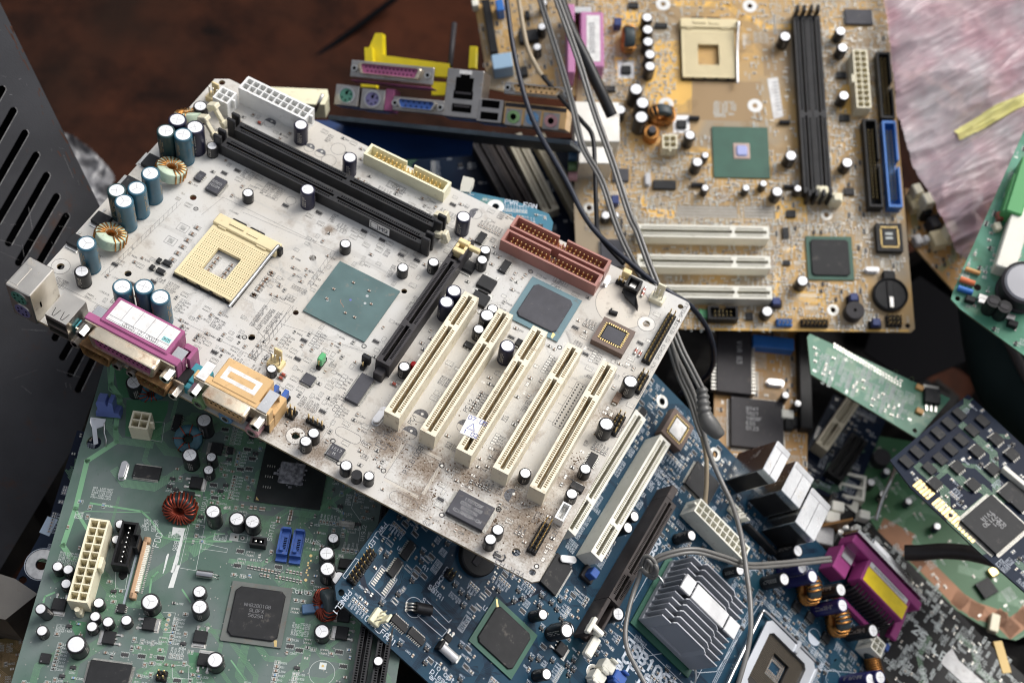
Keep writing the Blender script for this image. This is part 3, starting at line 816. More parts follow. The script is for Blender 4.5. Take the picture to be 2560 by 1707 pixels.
# --- capacitors
TE, NV, GR, BK = 'sleeve_teal', 'sleeve_navy', 'sleeve_green', 'sleeve_black'
for c_, x, y, d, h, sl, st in (
    (A_,1303,437,10,20,NV,'x'),(A_,1218,520,10,22,GR,'x'),(A_,1433,492,10,20,NV,'x'),(A_,1345,547,10,22,TE,'x'),(A_,1105,832,10,22,TE,'y'),
    (A_,857,957,10,22,GR,'x'),(A_,1005,940,10,22,TE,'y'),(A_,910,1037,10,22,TE,'y'),(A_,635,1345,10,22,TE,'y'),(C_,601,375,8,11,BK,'x'),
    (C_,897,487,10,22,TE,'y'),(C_,1057,487,10,22,TE,'x'),(C_,1177,565,10,22,TE,'y'),(A_,1472,338,8,12,BK,'x'),(A_,1558,630,6.3,8,BK,'x'),(A_,1822,975,6.3,7,BK,'x'),
    (B_,1035,475,8,14,NV,'i'),(B_,1395,715,8,14,NV,'i'),(B_,1085,950,8,14,NV,'i'),(B_,2232,1150,8,14,NV,'i'),
    (D_,775,320,6.3,7,BK,'x'),(D_,1197,495,6.3,7,BK,'x'),(D_,1422,455,6.3,8,BK,'i'),(D_,1803,365,6.3,8,BK,'i'),(D_,1780,437,6.3,8,BK,'i'),
    (D_,1573,665,8,14,NV,'i'),(D_,1517,747,8,14,NV,'i'),(D_,1857,797,6.3,7,BK,'i'),(D_,1817,845,8,11,BK,'x'),(D_,1755,947,6.3,8,BK,'i'),(D_,1965,1070,8,14,NV,'i'),
    (D_,1207,1222,6.3,8,BK,'i'),(D_,232,1237,5.5,6,BK,'i'),
    (G_,1107,155,8,11.5,BK,'x'),(G_,930,467,8,11.5,BK,'x'),(G_,775,797,6.3,7.5,BK,'i'),(G_,675,980,6.3,7,BK,'i'),(F_,2097,682,6.3,7,BK,'i'),
    (F_,483,447,6.3,8,BK,'i'),(F_,541,387,6.3,8,BK,'i'),(F_,780,625,6.3,7.5,BK,'i'),(F_,948,702,5.5,7.5,BK,'i'),(F_,1895,1097,6.3,7.5,BK,'i'),(F_,1841,1167,6.3,8,BK,'i')):
    put_cap(b, *c_(x, y), d, h, sl, st)
fx, fy = b.at(*F_(858, 700), 5)
m_ = MB(); m_.cyl(0,0,.2,6,2.7,M['sleeve_black'],16); m_.box(-2.7,-.4,.2,2.7,1.2,5.9,M['sleeve_black'],.3); b.part('transistor', m_, fx, fy); b.block(fx-3,fy-3,fx+3,fy+3)
# --- slots
for k in range(5): pci(b, 201.9+20.42*k, 38.6)
def dimm_mesh(L=131.0, W=6.8, h=8.5):
    m = slot_mesh(L, W, h, 1.5, M['black_plastic'], M['charcoal'], 1.27, key=(L*.565,), win=.5, floor=2.5, margin=3.)
    return m
def dimm(bd, x0, x1, y, h=8.5, W=6.8, latches=True, body='slot_black'):
    L = x1-x0
    def mk(): return slot_mesh(L, W, h, 1.5, M[body], M['black_hole'], 1.27, (L*.565,), .62, 2.5, 3.).mesh('memory_slot')
    o = bd.part('memory_slot', cached(('dimm',L,h,body), mk), x0, y, 0, -pi/2)
    new('contact_row', cached(('dimc',L,h), lambda: slot_contacts(L, 1.5, h, M['gold'], 1.27, 3., (L*.565,)).mesh('contact_row')), o)
    for s0, sg in ((0, -1), (L, 1)):
      for q in (-1, 1):
        e = MB(); e.box(q*2.3-1.0, min(s0, s0+sg*5), 0, q*2.3+1.0, max(s0, s0+sg*5), h+6, M[body], .4)
        new('end_tower', e.mesh('end_tower'), o)
    bd.block(x0-6, y-W/2-.5, x1+6, y+W/2+.5)
    return o
def latch(bd, u, v, h, az, tilt, body='ivory', L=15.):
    """retaining latch folded outwards: shank with a thumb rest"""
    x, y = bd.at(u, v, h)
    def mk():
        m = MB(); m.box(-1.2,-1.2,-L,1.2,1.2,0,M[body],.3); m.box(-2.0,-3.6,-1.6,2.0,3.4,.9,M[body],.4); m.box(-2.6,1.2,-3.2,2.6,3.6,.2,M[body],.4); m.box(-1.8,-2.2,-L+1,1.8,1.4,-L+5,M[body],.3); return m.mesh('latch')
    return bd.part('latch', cached(('latch',body,L), mk), x, y, h, az, tilt)
for y in (144., 157.6): dimm(b, 34.5, 161.5, y)
latch(b, *A_(1570,750-150+0), 0, 0, 0) if False else None
for p, h in (((1565,330), 17), ((1495,420), 17)): latch(b, *A_(*p), h, pi/2-.1, radians(-32), L=16)
for p, h in (((2110,1160), 7), ((2110,1300), 7)): latch(b, *B_(*p), h, -pi/2, radians(-72), L=8)
# AGP slot
def agp_mesh(L, w, h, body):
    m = slot_mesh(L, w, h, 2.0, M[body], M['black_hole'], 1.0, key=(L*.36,) if L < 80 else (L*.36,), win=.55, floor=2., margin=4.)
    return m
agp_o = b.part('graphics_slot', agp_mesh(76, 8.2, 11, 'charcoal'), 182.4, 63.5)
for bb in ((-4.1,75.9,0,-2.2,92,11.2),(2.2,75.9,0,4.1,92,13),(-2.2,75.9,0,2.2,90,3),(-2.6,-5,0,2.6,0.05,6.5)): m_ = MB(); m_.box(*bb,M['charcoal'],.35); new('retention_end', m_.mesh('retention_end'), agp_o)
m_ = MB(); m_.box(-3.3,80,8,3.3,83,13.5,M['yellow_plastic'],.4); m_.box(-3.3,86,9,3.3,89,14.5,M['yellow_plastic'],.4); m_.box(-3.3,83,11,-1.6,86,13.4,M['yellow_plastic'],.3); m_.box(1.6,83,11,3.3,86,13.4,M['yellow_plastic'],.3); m_.box(3.3,85.5,11.5,10,88,14,M['yellow_plastic'],.4)
new('retention_clip', m_.mesh('retention_clip'), agp_o); new('contact_row', slot_contacts(76, 2.0, 11, M['tin'], 1.0, 4., (76*.36,)).mesh('contact_row'), agp_o)
b.block(177,58,188,157)
# --- power, floppy and drive sockets
o = b.part('power_connector', cellconn(10, 2, 13, body='white_plastic', edge=1.3), 21.6, 178.2); b.block(20,177,68,188)
x, y = b.at(*A_(1660, 690-440+0), 0) if False else b.at(*B_(490, 290), 9)
o = b.part('power_connector', cellconn(2, 2, 12, body='white_plastic', edge=1.), x-6, y-5); b.block(x-7,y-6,x+5,y+6)
o = b.part('floppy_connector', shroud(17, 51.5, 8.8, 9, 'pale_yellow', floor=1.5), 104, 182.4, 0, -pi/2); b.block(103,177,157,188)
for yy in (170.7, 181.9):
    o = b.part('drive_connector', shroud(20, 58.5, 9., 9, 'brown_ide', floor=1.5, missing=((9,True),)), 197.2, yy, 0, -pi/2)
b.block(196,165,258,188)
# --- processor socket
def socket478(bd, x0, y0, W=36., HH=37., lever=True, rz=0.):
    m = MB(); Y = M['socket_yellow']
    base = MB(); base.box(-.6,-.9,0,W+.6,HH+.6,1.4,M['black_plastic'],.2)
    p = 1.27; n = 26; mx = (W-n*p)/2; xs = [0]; 
    for k in range(n): xs += [mx+k*p+.38, mx+k*p+.9]
    xs.append(W); ys = [0]; my = 1.4
    for k in range(n): ys += [my+k*p+.38, my+k*p+.9]
    ys += [my+n*p+.6, HH+.001]
    hx0, hx1 = 10.6, 25.0; hy0, hy1 = my+8.2, my+24.
    def zf(i, j):
        cx_, cy_ = (xs[i]+xs[i+1])/2, (ys[j]+ys[j+1])/2
        if hx0 < cx_ < hx1 and hy0 < cy_ < hy1: return None
        if j >= len(ys)-2: return 3.6
        if i % 2 and j % 2: return (2.9, M['pin_hole'])
        return 3.6
    m.hf(xs, ys, zf, 1.2, Y)
    # raised cam bar
    m.box(-.8, HH, .8, W+2.6, HH+7.2, 5.2, Y, .5); m.box(3, HH-.8, 3.5, 8, HH+.2, 4.6, Y, .2); m.box(W-9, HH-.8, 3.5, W-3, HH+.2, 4.6, Y, .2)
    m.box(8, HH+3, 5.1, 17, HH+5, 5.9, Y, .2); m.box(19, HH+2.6, 5.1, 26, HH+4.8, 5.7, Y, .2)
    for q in (6, 14, 22, 30): m.box(q, -1.1, .5, q+2, .1, 2.6, M['black_plastic'], .15)
    o = bd.part('processor_socket', m, x0, y0, 0, rz)
    # remove the base under the middle opening: frame of four bars
    f = MB()
    f.box(-.6,-.9,0,W+.6,hy0-.2,1.25,M['black_plastic']); f.box(-.6,hy1+.2,0,W+.6,HH+6,1.25,M['black_plastic']); f.box(-.6,hy0-.2,0,hx0-.2,hy1+.2,1.25,M['black_plastic']); f.box(hx1+.2,hy0-.2,0,W+.6,hy1+.2,1.25,M['black_plastic'])
    new('socket_base', f.mesh('socket_base'), o)
    t = MB()
    for a, b_ in ((7, 8.6), (18, 9.0)): t.box(a, HH+6.2, .5, a+b_, HH+8.6, 4.6, M['black_plastic'], .4)
    t.box(W+1.4, HH+2.0, .3, W+4.6, HH+5.4, 5.6, M['black_plastic'], .5)
    new('cam_cover', t.mesh('cam_cover'), o)
    if lever:
        l = MB(); l.tube(catmull([(W+2.2,HH+3.6,5),(W+2.6,HH+3.4,7.6),(W+2.4,HH+.8,7.8),(W+1.8,HH-6,6.8),(W+1.1,HH-20,5.0),(W+.6,-2.6,4.4),(W+.6,-3.6,4.2)],5), .95, M['steel'], 8)
        new('lever', l.mesh('lever'), o)
    bd.block(x0-2, y0-4, x0+W+5, y0+HH+9)
    return o, (x0+hx0, y0+hy0, x0+hx1, y0+hy1)
_, hole_ = socket478(b, 59.0, 59.3)
for k in range(4):
    for q in (0, 1): art.chip(hole_[0]+2.6+q*8.6, hole_[1]+2.4+k*3.0, 1.7, 2.5, True, m=M['smd_brown'])
# --- chips
o, w, l, h0 = bga(b, (D_(735, 448), D_(915, 1042)), 1.2, 'bga_teal')
# corners by measurement: left, top, right, bottom
pts = [b.at(*D_(*p), 1.2) for p in ((457,808),(730,448),(1167,660),(908,1040))]
m_ = MB(); rnd = random.Random(4)
for p in ((690,655),(835,608),(950,668),(640,725),(965,765),(775,830),(843,862)):
    x, y = b.at(*D_(*p), 1.3); x -= o.location.x/MM; y -= o.location.y/MM
    m_.box(x-.8,y-.5,h0,x+.8,y+.5,h0+.5,M['smd_brown']); m_.box(x-.8,y-.5,h0+.01,x-.45,y+.5,h0+.55,M['solder']); m_.box(x+.45,y-.5,h0+.01,x+.8,y+.5,h0+.55,M['solder'])
new('chip_capacitor', m_.mesh('chip_capacitor'), o)
m_ = MB(); x, y = b.at(*D_(735, 740), 1.3); x -= o.location.x/MM; y -= o.location.y/MM
defm('gouge', (.30,.20,.15), .7); defm('paste_blue', (.12,.14,.42), .6); defm('paste_pale', (.42,.45,.45), .8)
stroke(m_, [(x,y+1),(x+.6,y-.6),(x+2.6,y-1.6),(x+3.6,y-2.4)], .35, h0+.03, M['gouge'])
disc(m_, x+4.4, y+3.4, .7, h0+.03, M['paste_blue'], 7); disc(m_, x+10.6, y+10.2, .9, h0+.03, M['paste_pale'], 6); disc(m_, x+12, y+5.6, .8, h0+.03, M['paste_pale'], 7); disc(m_, x-5.8, y-3.2, .7, h0+.03, M['paste_pale'], 5)
new('scratches', m_.mesh('scratches'), o)
o2, w, l, h0 = bga(b, (E_(680, 708), E_(862, 1188)), 1.1, 'bga_blue', 'chip_grey', 3.4, 1.0, 2.0)
m_ = MB(); m_.add([(w/2-4.2,-l/2+.6,h0+.03),(w/2-3.2,-l/2+.5,h0+.03),(w/2-2.9,-l/2+3.4,h0+.03),(w/2-4.8,-l/2+4.3,h0+.03)], [(0,1,2,3)], M['gold']); new('corner_mark', m_.mesh('corner_mark'), o2)
def plcc(bd, x0, y0, x1, y1, h=4.5, body='socket_brown', lab=None, lid='chip_grey'):
    w, l = x1-x0, y1-y0; m = MB(); t = 2.6
    xs = [-w/2, -w/2+t, w/2-t, w/2]; ys = [-l/2, -l/2+t, l/2-t, l/2]
    m.hf(xs, ys, lambda i, j: 1.2 if (i == 1 and j == 1) else h, 0, M[body])
    o = bd.part('chip_socket', m, (x0+x1)/2, (y0+y1)/2)
    g = MB(); n = 9; e = w/2-t
    for k in range(n):
        q = (k-(n-1)/2)*1.27
        for s_ in (-1, 1):
            g.box(q-.25, s_*(l/2-t)-.55+(-.25*s_), 1.3, q+.25, s_*(l/2-t)+.55-(.25*s_), h+.35, M['gold']); g.box(s_*(w/2-t)-.55-(.25*s_), q-.25, 1.3, s_*(w/2-t)+.55-.25*s_, q+.25, h+.35, M['gold'])
    new('contact_fingers', g.mesh('contact_fingers'), o)
    c = MB(); c.box(-e+.9, -l/2+t+.9, 1.2, e-.9, l/2-t-.9, h+.1, M[lid], .5)
    if lab: c.box(-e+1.5, -l/2+t+1.5, h+.05, e-1.5, l/2-t-1.5, h+.22, M[lab])
    new('firmware_chip', c.mesh('firmware_chip'), o)
    bd.block(x0-1, y0-1, x1+1, y1+1); return o
plcc(b, 267.3, 137.4, 285.9, 154.2)
chip_px(b, C_, (2265,1170), 7, 7, 0, 0, 1.6, body='chip_grey') if False else None
x, y = b.at(*D_(502, 1315), 1.6); chip(b, x, y, 6.2, 6.2, 10, 10, 1.5, 'chip_grey', ll=.9)
x, y = b.at(*D_(880, 1383), 2.2); chip(b, x, y, 7.4, 17.5, 0, 24, 2.4, 'chip_grey', ll=1.5)
x, y = b.at(*A_(1590, 917), 2.2); chip(b, x, y, 7.5, 10.8, 0, 10, 2.3, 'chip_grey', mark=('6568', 'ASSM'), ll=1.4, mk='mark')
x, y = b.at(*A_(1470, 850), 1.7); chip(b, x, y, 4, 6.4, 0, 4, 1.7, 'chip_grey', ll=1.2, mark=('8X',), mk='mark_dim')
x, y = b.at(*E_(478, 632), 1.7); chip(b, x, y, 4.2, 8.4, 0, 7, 1.7, 'chip', ll=1.2)
x, y = b.at(*D_(1772, 275), 1.7); chip(b, x, y, 4.2, 8., 0, 7, 1.7, 'chip', ll=1.2)
x, y = b.at(*G_(820, 730), 1.7); chip(b, x, y, 4.2, 8.4, 0, 7, 1.7, 'chip', ll=1.2)
x, y = b.at(*F_(702, 525), 1.6); chip(b, x, y, 7.4, 7.4, 12, 12, 1.6, 'chip_grey', mark=('1617', 'M'), ll=1.)
x, y = b.at(*F_(1695, 950), 3.0); o = chip(b, x, y, 20, 14, 38, 26, 3.0, 'chip_grey', mark=('IT8705F', '0305-AXS', 'BG237A', '(C)AMEGA-CH'), ll=1.9)
x, y = b.at(*D_(1690, 1068), 1.4); chip(b, x, y, 6.5, 3.6, 3, 0, 1.6, 'chip', ll=1.4)
# power transistors
for c_, p, rz, s_ in ((A_,(1108,740),pi/2,1.35),(A_,(950,905),pi/2,1.35),(A_,(745,1165),pi,1.35),(A_,(560,1325),pi,1.2),(D_,(1815,605),pi,1.4),(D_,(1680,480),pi,1.1),(D_,(1765,720),0,1.4)):
    dpak(b, *c_(*p), rz, big=s_, h=2.6, l=5.6 if s_ > 1.2 else 6)
# --- coils
put_toroid(b, *A_(1255, 812), 6.2, (radians(-12), radians(15), .5), R=5.4, r=2.7, hh=3.2, turns=15, wr=.42, span=4.9, a0=-1.2)
put_toroid(b, *A_(812, 1300), 6.2, (radians(-12), radians(15), .5), R=5.4, r=2.7, hh=3.2, turns=15, wr=.42, span=4.9, a0=-1.2)
put_toroid(b, *A_(1395, 420), 5.2, (radians(-30), radians(20), 1.2), R=5.4, r=2.7, hh=3.2, turns=13, wr=.42, span=4.6, a0=-.5)
# --- headers
fanhdr(b, *A_(1572, 268), 0, 'yellow_plastic', 3, 12, px_h=3)
fanhdr(b, *D_(265, 1190), 0, 'yellow_plastic', 3, 12, px_h=3)
fanhdr(b, *E_(1600, 860), 0, 'ivory', 3, 12, px_h=3)
put_header(b, *F_(350, 205), 2, 2, 8)
put_header(b, *F_(505, 250), 4, 1, 7.5)
for p in ((258,75),(330,110)):
    x, y = b.at(*F_(*p), 6); m_ = MB(); m_.box(-1.2,-2.4,2.6,1.2,2.4,8,M['blue_plastic'],.3); b.part('jumper_cap', m_, x, y); put_header(b, *F_(p[0], p[1]), 1, 2, 8)
put_header(b, *D_(905, 1190), 1, 3, 6.5); x, y = b.at(*D_(930, 1165), 6); m_ = MB(); m_.box(-2.4,-1.3,2.6,2.4,1.3,8.4,M['black_plastic'],.35); b.part('jumper_cap', m_, x, y)
x, y = b.at(*D_(600, 1170), 5); m_ = MB(); m_.box(-1.4,-2.5,2.2,1.4,2.5,8,M['led_green'],.5); b.part('jumper_cap', m_, x, y); b.part('pin_header', header(1,3,hp=7.5), x, y-2.6)
x, y = b.at(*E_(1372, 690), 6); m_ = MB(); m_.box(-2.4,-1.7,2.6,2.4,1.7,8.8,M['yellow_plastic'],.4); b.part('jumper_cap', m_, x, y); put_header(b, *E_(1325, 700), 3, 1, 7.5)
# panel headers along the right edge (two rows)
def row_px(bd, p0, p1, n, h, gap=2.54, **k):
    (x0, y0), (x1, y1) = bd.at(*p0, h), bd.at(*p1, h)
    m = MB(); a = math.atan2(y1-y0, x1-x0)
    return x0, y0, x1, y1, a
x0, y0 = b.at(*E_(1535, 1280), 8); x1, y1 = b.at(*E_(1722, 910), 8)
n = int(round((y1-y0)/2.54)); b.part('pin_header', header(2, n, hp=8), x0-1.2, y0); b.block(x0-2.5,y0-2,x0+3,y1+3)
for (q0, q1) in (((1150,165),(1197,15)), ((975,475),(1040,320))):
    x0, y0 = b.at(*G_(*q0), 8); x1, y1 = b.at(*G_(*q1), 8); n = max(5, int(round((y1-y0)/2.54))); b.part('pin_header', header(2, n, hp=8), x0, y0); b.block(x0-2,y0-2,x0+4,y0+n*2.54)
x0, y0 = b.at(*F_(2150, 1185), 8.5); b.part('pin_header', header(2, 7, hp=10, lean=.8), x0, y0-1); b.block(x0-2,y0-2,x0+4,y0+18)
x, y = b.at(*G_(612, 1110), 6); m_ = MB(); m_.hf([-2.4,-1.6,1.6,2.4],[-5,-4.2,4.2,5],lambda i,j: 1.5 if i==1 and j==1 else 6,0,M['white_plastic']); pins(m_, [(0,-2.5),(0,0),(0,2.5)], 1.5, 5, .6, M['tin']); b.part('white_connector', m_, x, y); b.block(x-3,y-6,x+3,y+6)
# battery holder remains
x, y = b.at(*E_(1415, 785), 4)
m_ = MB(); m_.hf([-4,-2.8,2.8,4],[-4,-2.8,2.8,4],lambda i,j: 3 if i==1 and j==1 else 7.5,0,M['black_plastic']); m_.box(-2,-3,3,2,3,4.6,M['tin'],.3)
m_.add([(-4,-4,2),(4,-4,2),(8,-9,1),(9,-14,5),(6.5,-10,1.5),(-1,-7,1.5)]+[(-4,-4,4),(4,-4,4),(8,-9,2.6),(9.2,-14.2,5.8),(6.5,-10,2.8),(-1,-7,3)], [(0,1,2,3,4,5),(6,7,8,9,10,11),(0,1,7,6),(1,2,8,7),(2,3,9,8),(3,4,10,9),(4,5,11,10),(5,0,6,11)], M['black_plastic'])
b.part('battery_holder', m_, x, y)
x2, y2 = b.at(*E_(1345, 920)); 
x3, y3 = b.at(*E_(1270, 985)); m_ = MB(); m_.box(-2.4,-1,0,2.4,1,2.4,M['black_plastic'],.3); m_.box(-2,.6,0,-1,2.6,1.4,M['black_plastic']); b.part('battery_holder_tab', m_, x3, y3, 0, .2)
b.block(x2-15,y2-15,x2+15,y2+15)
disc(I, x2, y2, 15.0, .035, M['mask_round'] if 'mask_round' in M else mat('mask_round', (.60,.55,.47), .5, var=.06, vs=60, dirt=.1, ds=60), 40); circ(I, x2, y2, 15.1, .18, .05, sk, 44)
crystal(b, *E_(1228, 730), 8, 3, 3, pi/2)
crystal(b, *F_(1030, 250), 11.5, 4.6, 3.6, pi/2-.06)
# diodes, LED
for c_, p in ((C_,(2085,1135)),(C_,(2065,1160)),(E_,(1500,805)),(E_,(1490,835)),(E_,(1440,1255)),(E_,(1470,1275)),(D_,(1135,1350)),(B_,(733,460))):
    x, y = b.at(*c_(*p), 1); m_ = MB(); m_.cyl(0,0,-1.1,1.1,.8,M['glass_red'],10,axis='x',bot=True); m_.cyl(0,0,-1.8,-1.05,.82,M['tin'],10,axis='x',bot=True); m_.cyl(0,0,1.05,1.8,.82,M['tin'],10,axis='x',bot=True)
    b.part('diode', m_, x, y, .85, 0 if c_ is not E_ or p[0] < 1440 else pi/2); b.block(x-2,y-1.2,x+2,y+1.2)
x, y = b.at(*D_(1275, 1210), 4); m_ = MB(); m_.lathe(0,0,[(2.3,0),(2.3,1),(1.9,1.2),(1.9,4),(1.4,5.2),(0,5.8)],[M['led_red']],12); b.part('indicator_lamp', m_, x, y)
for c_, p, w_, l_ in ((D_,(1970,0+0),0,0),):
    pass
for c_, p, w_, l_ in ((G_,(1010,275),3.4,6.6),(D_,(2050,1045),3.2,4.4),(G_,(715,930),7,4)):
    x, y = b.at(*c_(*p), 2); m_ = MB(); m_.box(-w_/2,-l_/2,.2,w_/2,l_/2,2.3,M['smd_brown'] if w_ == 3.4 else M['chip'],.2); m_.box(-w_*.3,l_/2-.3,.05,w_*.3,l_/2+.7,1.4,M['solder']); m_.box(-w_*.3,-l_/2-.7,.05,w_*.3,-l_/2+.3,1.4,M['solder']); b.part('tantalum_capacitor', m_, x, y); b.block(x-w_*.6,y-l_*.6,x+w_*.6,y+l_*.6)
# --- rear sockets (y < 0 hangs over the edge)
def jack_box(bd, name, x0, x1, y0, y1, z1, m, z0=0.05, c=.5, label=None):
    q = MB(); q.box(x0, y0, z0, x1, y1, z1, M[m], c); o = bd.part(name, q)
    if label: o['label'] = label
    bd.block(x0, y0, x1, y1); return o
o = jack_box(b, 'keyboard_and_mouse_sockets', 3.5, 18.2, -2.2, 17.5, 25.5, 'shield')
for z, mn in ((18.5, 'led_green'), (6.8, 'purple')):
    q = MB(); q.cyl(0,0,-.35,.2,5.2,M['steel'],24,axis='y',bot=True); q.cyl(0,0,-.5,-.34,4.6,M[{'led_green':'green_jack','purple':'violet'}[mn]] if 'violet' in M else mat('violet',(.16,.15,.30),.45),24,axis='y',bot=True,cap=True) if mn != 'led_green' else q.cyl(0,0,-.5,-.34,4.6,mat('ps2_green',(.08,.24,.18),.45),24,axis='y',bot=True)
    for a in range(6): q.cyl(3*cos(a*1.047+.5),-0, -.62,-.49,.55,M['black_hole'],8,axis='y',bot=True) if False else q.box(2.8*cos(a*1.047+.5)-.5,-.62,2.8*sin(a*1.047+.5)-.5,2.8*cos(a*1.047+.5)+.5,-.49,2.8*sin(a*1.047+.5)+.5,M['black_hole'])
    r_ = new('round_socket', q.mesh('round_socket'), o, TL(10.8, -2.2, z))
q = MB(); q.box(4.8,-.1,25.4,9.2,12,25.65,M['shield'],.1); q.box(17.9,3,9,18.35,4,13.2,M['black_hole']); new('shield_fold', q.mesh('shield_fold'), o)
def usb(bd, x0, x1, y0, y1, z1, m='shield', front=-1):
    q = MB(); S_ = M[m]
    # shell with two openings facing -y: build lying down as a stepped block, then stand it up
    w = x1-x0; zs = [0,1.0,5.8,8.0,12.8,z1]; xs = [0,.7,w-.7,w]
    q.hf(xs, zs, lambda i, j: 1.0 if (i == 1 and j in (1,3)) else y1-y0, 0, S_)
    q.xf(Matrix(((1,0,0,x0),(0,0,-1,y1),(0,1,0,.02),(0,0,0,1))))
    o = bd.part('usb_sockets', q)
    t = MB()
    for z in (3.0, 10.0): t.box(x0+1.6, y0+1.0, z, x1-1.6, y1-2, z+1.7, M['black_plastic'], .2)
    new('contact_tongue', t.mesh('contact_tongue'), o)
    s = MB()
    for k in (0, 1):
        cx_ = x0+w*(.30+.4*k)
        for s_ in (-1, 1): stroke(s, [(cx_+s_*.6, y0+1.4),(cx_+s_*1.5, y0+5.8)], .32, z1+.03, M['black_hole'])
        stroke(s, [(cx_-.6,y0+1.4),(cx_+.6,y0+1.4)], .3, z1+.03, M['black_hole'])
    new('spring_cut', s.mesh('spring_cut'), o); bd.block(x0,y0,x1,y1); return o
usb(b, 25.4, 38.2, -2.0, 14.5, 15.3)
def dshell(w, h, d, rs, body, nrow, sock, seed=1, male=False):
    """D-shaped metal shell opening towards -y; centred in x and z"""
    def ring(k, wd):
        W2, H2 = w/2*k, h/2*k; r = 1.6*k; P = []
        for cx_, cz_, a0 in ((W2-r-.0, H2-r, 0), (-W2+r, H2-r, pi/2), (-W2+r+1.2, -H2+r, pi), (W2-r-1.2, -H2+r, 1.5*pi)):
            for q in range(5): a = a0+q*pi/8; P.append((cx_+r*cos(a), wd, cz_+r*sin(a)))
        return P
    m = MB(); A = ring(1,0); Bq = ring(1,-d+.6); C2 = ring(.97,-d); D2 = ring(.90,-d); E2 = ring(.90,-d+(1.2 if not male else 4.5)); n = len(A)
    for X, Y, mm_ in ((A,Bq,body),(Bq,C2,body),(C2,D2,body),(D2,E2,body)):
        m.add(X+Y, [(k,(k+1)%n,n+(k+1)%n,n+k) for k in range(n)], M[mm_], mm_ == body and X is A)
    m.add(E2, [tuple(range(n))], M[sock])
    s = MB()
    for row, cnt in enumerate(nrow):
        for k in range(cnt):
            x = (k-(cnt-1)/2)*(w*.80/max(1, nrow[0]-.2)); z = (len(nrow)-1)/2*2.6-row*2.6
            yy = -d+(1.2 if not male else 4.5)
            if male: s.box(x-.35, -d+.8, z-.35, x+.35, yy+.1, z+.35, M['gold'])
            else: s.box(x-.5, yy-.12, z-.5, x+.5, yy-.02, z+.5, M['black_hole'])
    return m, s
def hexnut(bd, x, y, z, L=6, r=2.7, m='tin', parent=None, ax='y', label=None):
    q = MB(); q.cyl(0,0,-L,0,r,M[m],6,axis='y',bot=True)
    q.f = q.f; q.sm = [False]*len(q.sm)
    q.cyl(0,0,-L-.05,-L+.02,r*.52,M['black_hole'],10,axis='y',bot=True)
    return new('hex_standoff', q.mesh('hex_standoff'), parent, TL(x, y, z)) if parent else bd.part('hex_standoff', q, x, y, z)
defm('tin_rusty', (.62,.60,.56), .32, 1., var=.1, vs=200, dirt=.55, ds=180, dirtrgb=(.20,.09,.03))
# parallel port
lp = MB(); P_ = M['purple']
lp.box(52.6, 6.5, 9.5, 92.2, 23.0, 21.0, P_, .6)
lp.box(45.2, 4.0, 8.5, 99.6, 8.4, 20.2, P_, .4)
lp.box(93.5, 8.3, 0, 99.6, 11.5, 17.5, P_, .4); lp.box(93.5, 11.5, 0, 95.0, 20, 14, P_, .3); lp.box(45.2, 8.3, 0, 48.5, 11.5, 17.5, P_, .4)
lp.box(99.5, 12, 0, 101.5, 20, 16.5, P_, .3); lp.box(94.9,16.5,8,99.6,20,16.4,P_,.3)
lpo = b.part('parallel_port', lp); b.block(44,-1,102,24)
fl = MB(); fl.box(46.2, 3.2, 9.4, 98.8, 4.02, 19.4, M['shield_rust'], .0); fl.box(93.0, 4.0, 17.55, 99.2, 15, 18.1, M['label_white'] if False else M['shield_clean']); fl.box(45.9, 8.35, 17.55, 51.5, 14.5, 18.1, M['shield_clean']); new('flange', fl.mesh('flange'), lpo)
m_, s_ = dshell(39, 9.6, 6.4, 1.5, 'shield_rust', (13, 12), 'purple'); sh = new('d_shell', m_.mesh('d_shell'), lpo, TL(71.8, 3.3, 14.6)); new('contact_holes', s_.mesh('contact_holes'), sh)
lb = MB(); lb.box(55.0, 8.6, 21.02, 90.5, 21.5, 21.16, M['label_white'])
z = 21.2
for q in (62, 69, 76, 83): stroke(lb, [(q, 11.2),(q, 21.3)], .18, z, M['ink'])
stroke(lb, [(55.3,11.5),(90.2,11.5)], .2, z, M['ink']); stroke(lb, [(55.3,9.2),(90.2,9.2)], .18, z, M['ink'])
text(lb, '(2002)', 63.5, 9.6, 1.5, z, M['ink']); text(lb, '(2)', 72.5, 9.6, 1.5, z, M['ink']); text(lb, '(2003)', 77, 9.6, 1.5, z, M['ink'])
defm('label_cyan', (.30,.66,.66), .5); lb.box(85.0, 12.4, 21.17, 89.6, 15.0, 21.22, M['label_cyan']); text(lb, 'DK05', 85.3, 12.8, 1.6, 21.26, M['ink'], 0, None, 'l', .72)
lbo = new('date_label', lb.mesh('date_label'), lpo)
for x, z in ((47.4,14.8),(96.8,14.8)): hexnut(b, x, 3.2, z, 6.5, 2.9, 'tin', lpo)
# two serial ports underneath
for x, nm in ((55.0,''),(88.5,'')):
    q = MB(); q.box(x-15.5, 3.0, .05, x+15.5, 12, 8.2, M['black_plastic'], .3); o = b.part('serial_port', q)
    q = MB(); q.box(x-15.4, 2.2, -2.2, x+15.4, 3.02, 8.3, M['shield_rust']); new('flange', q.mesh('flange'), o)
    m_, s_ = dshell(18.5, 9., 6.2, 1.5, 'very_rusty', (5, 4), 'black_plastic', male=True); sh = new('d_shell', m_.mesh('d_shell'), o, TL(x, 2.2, 2.6)); new('contact_pins', s_.mesh('contact_pins'), sh)
    for s in (-12.5, 12.5): hexnut(b, x+s, 2.2, 2.8, 6, 2.9, 'tin_rusty', o)
q = MB(); q.box(99.5, 6, .05, 112, 17, 7, M['teal_plastic'], .5); q.box(100, 2.6, -1, 111, 6.1, 6, M['teal_plastic'], .4); o = b.part('video_port', q)
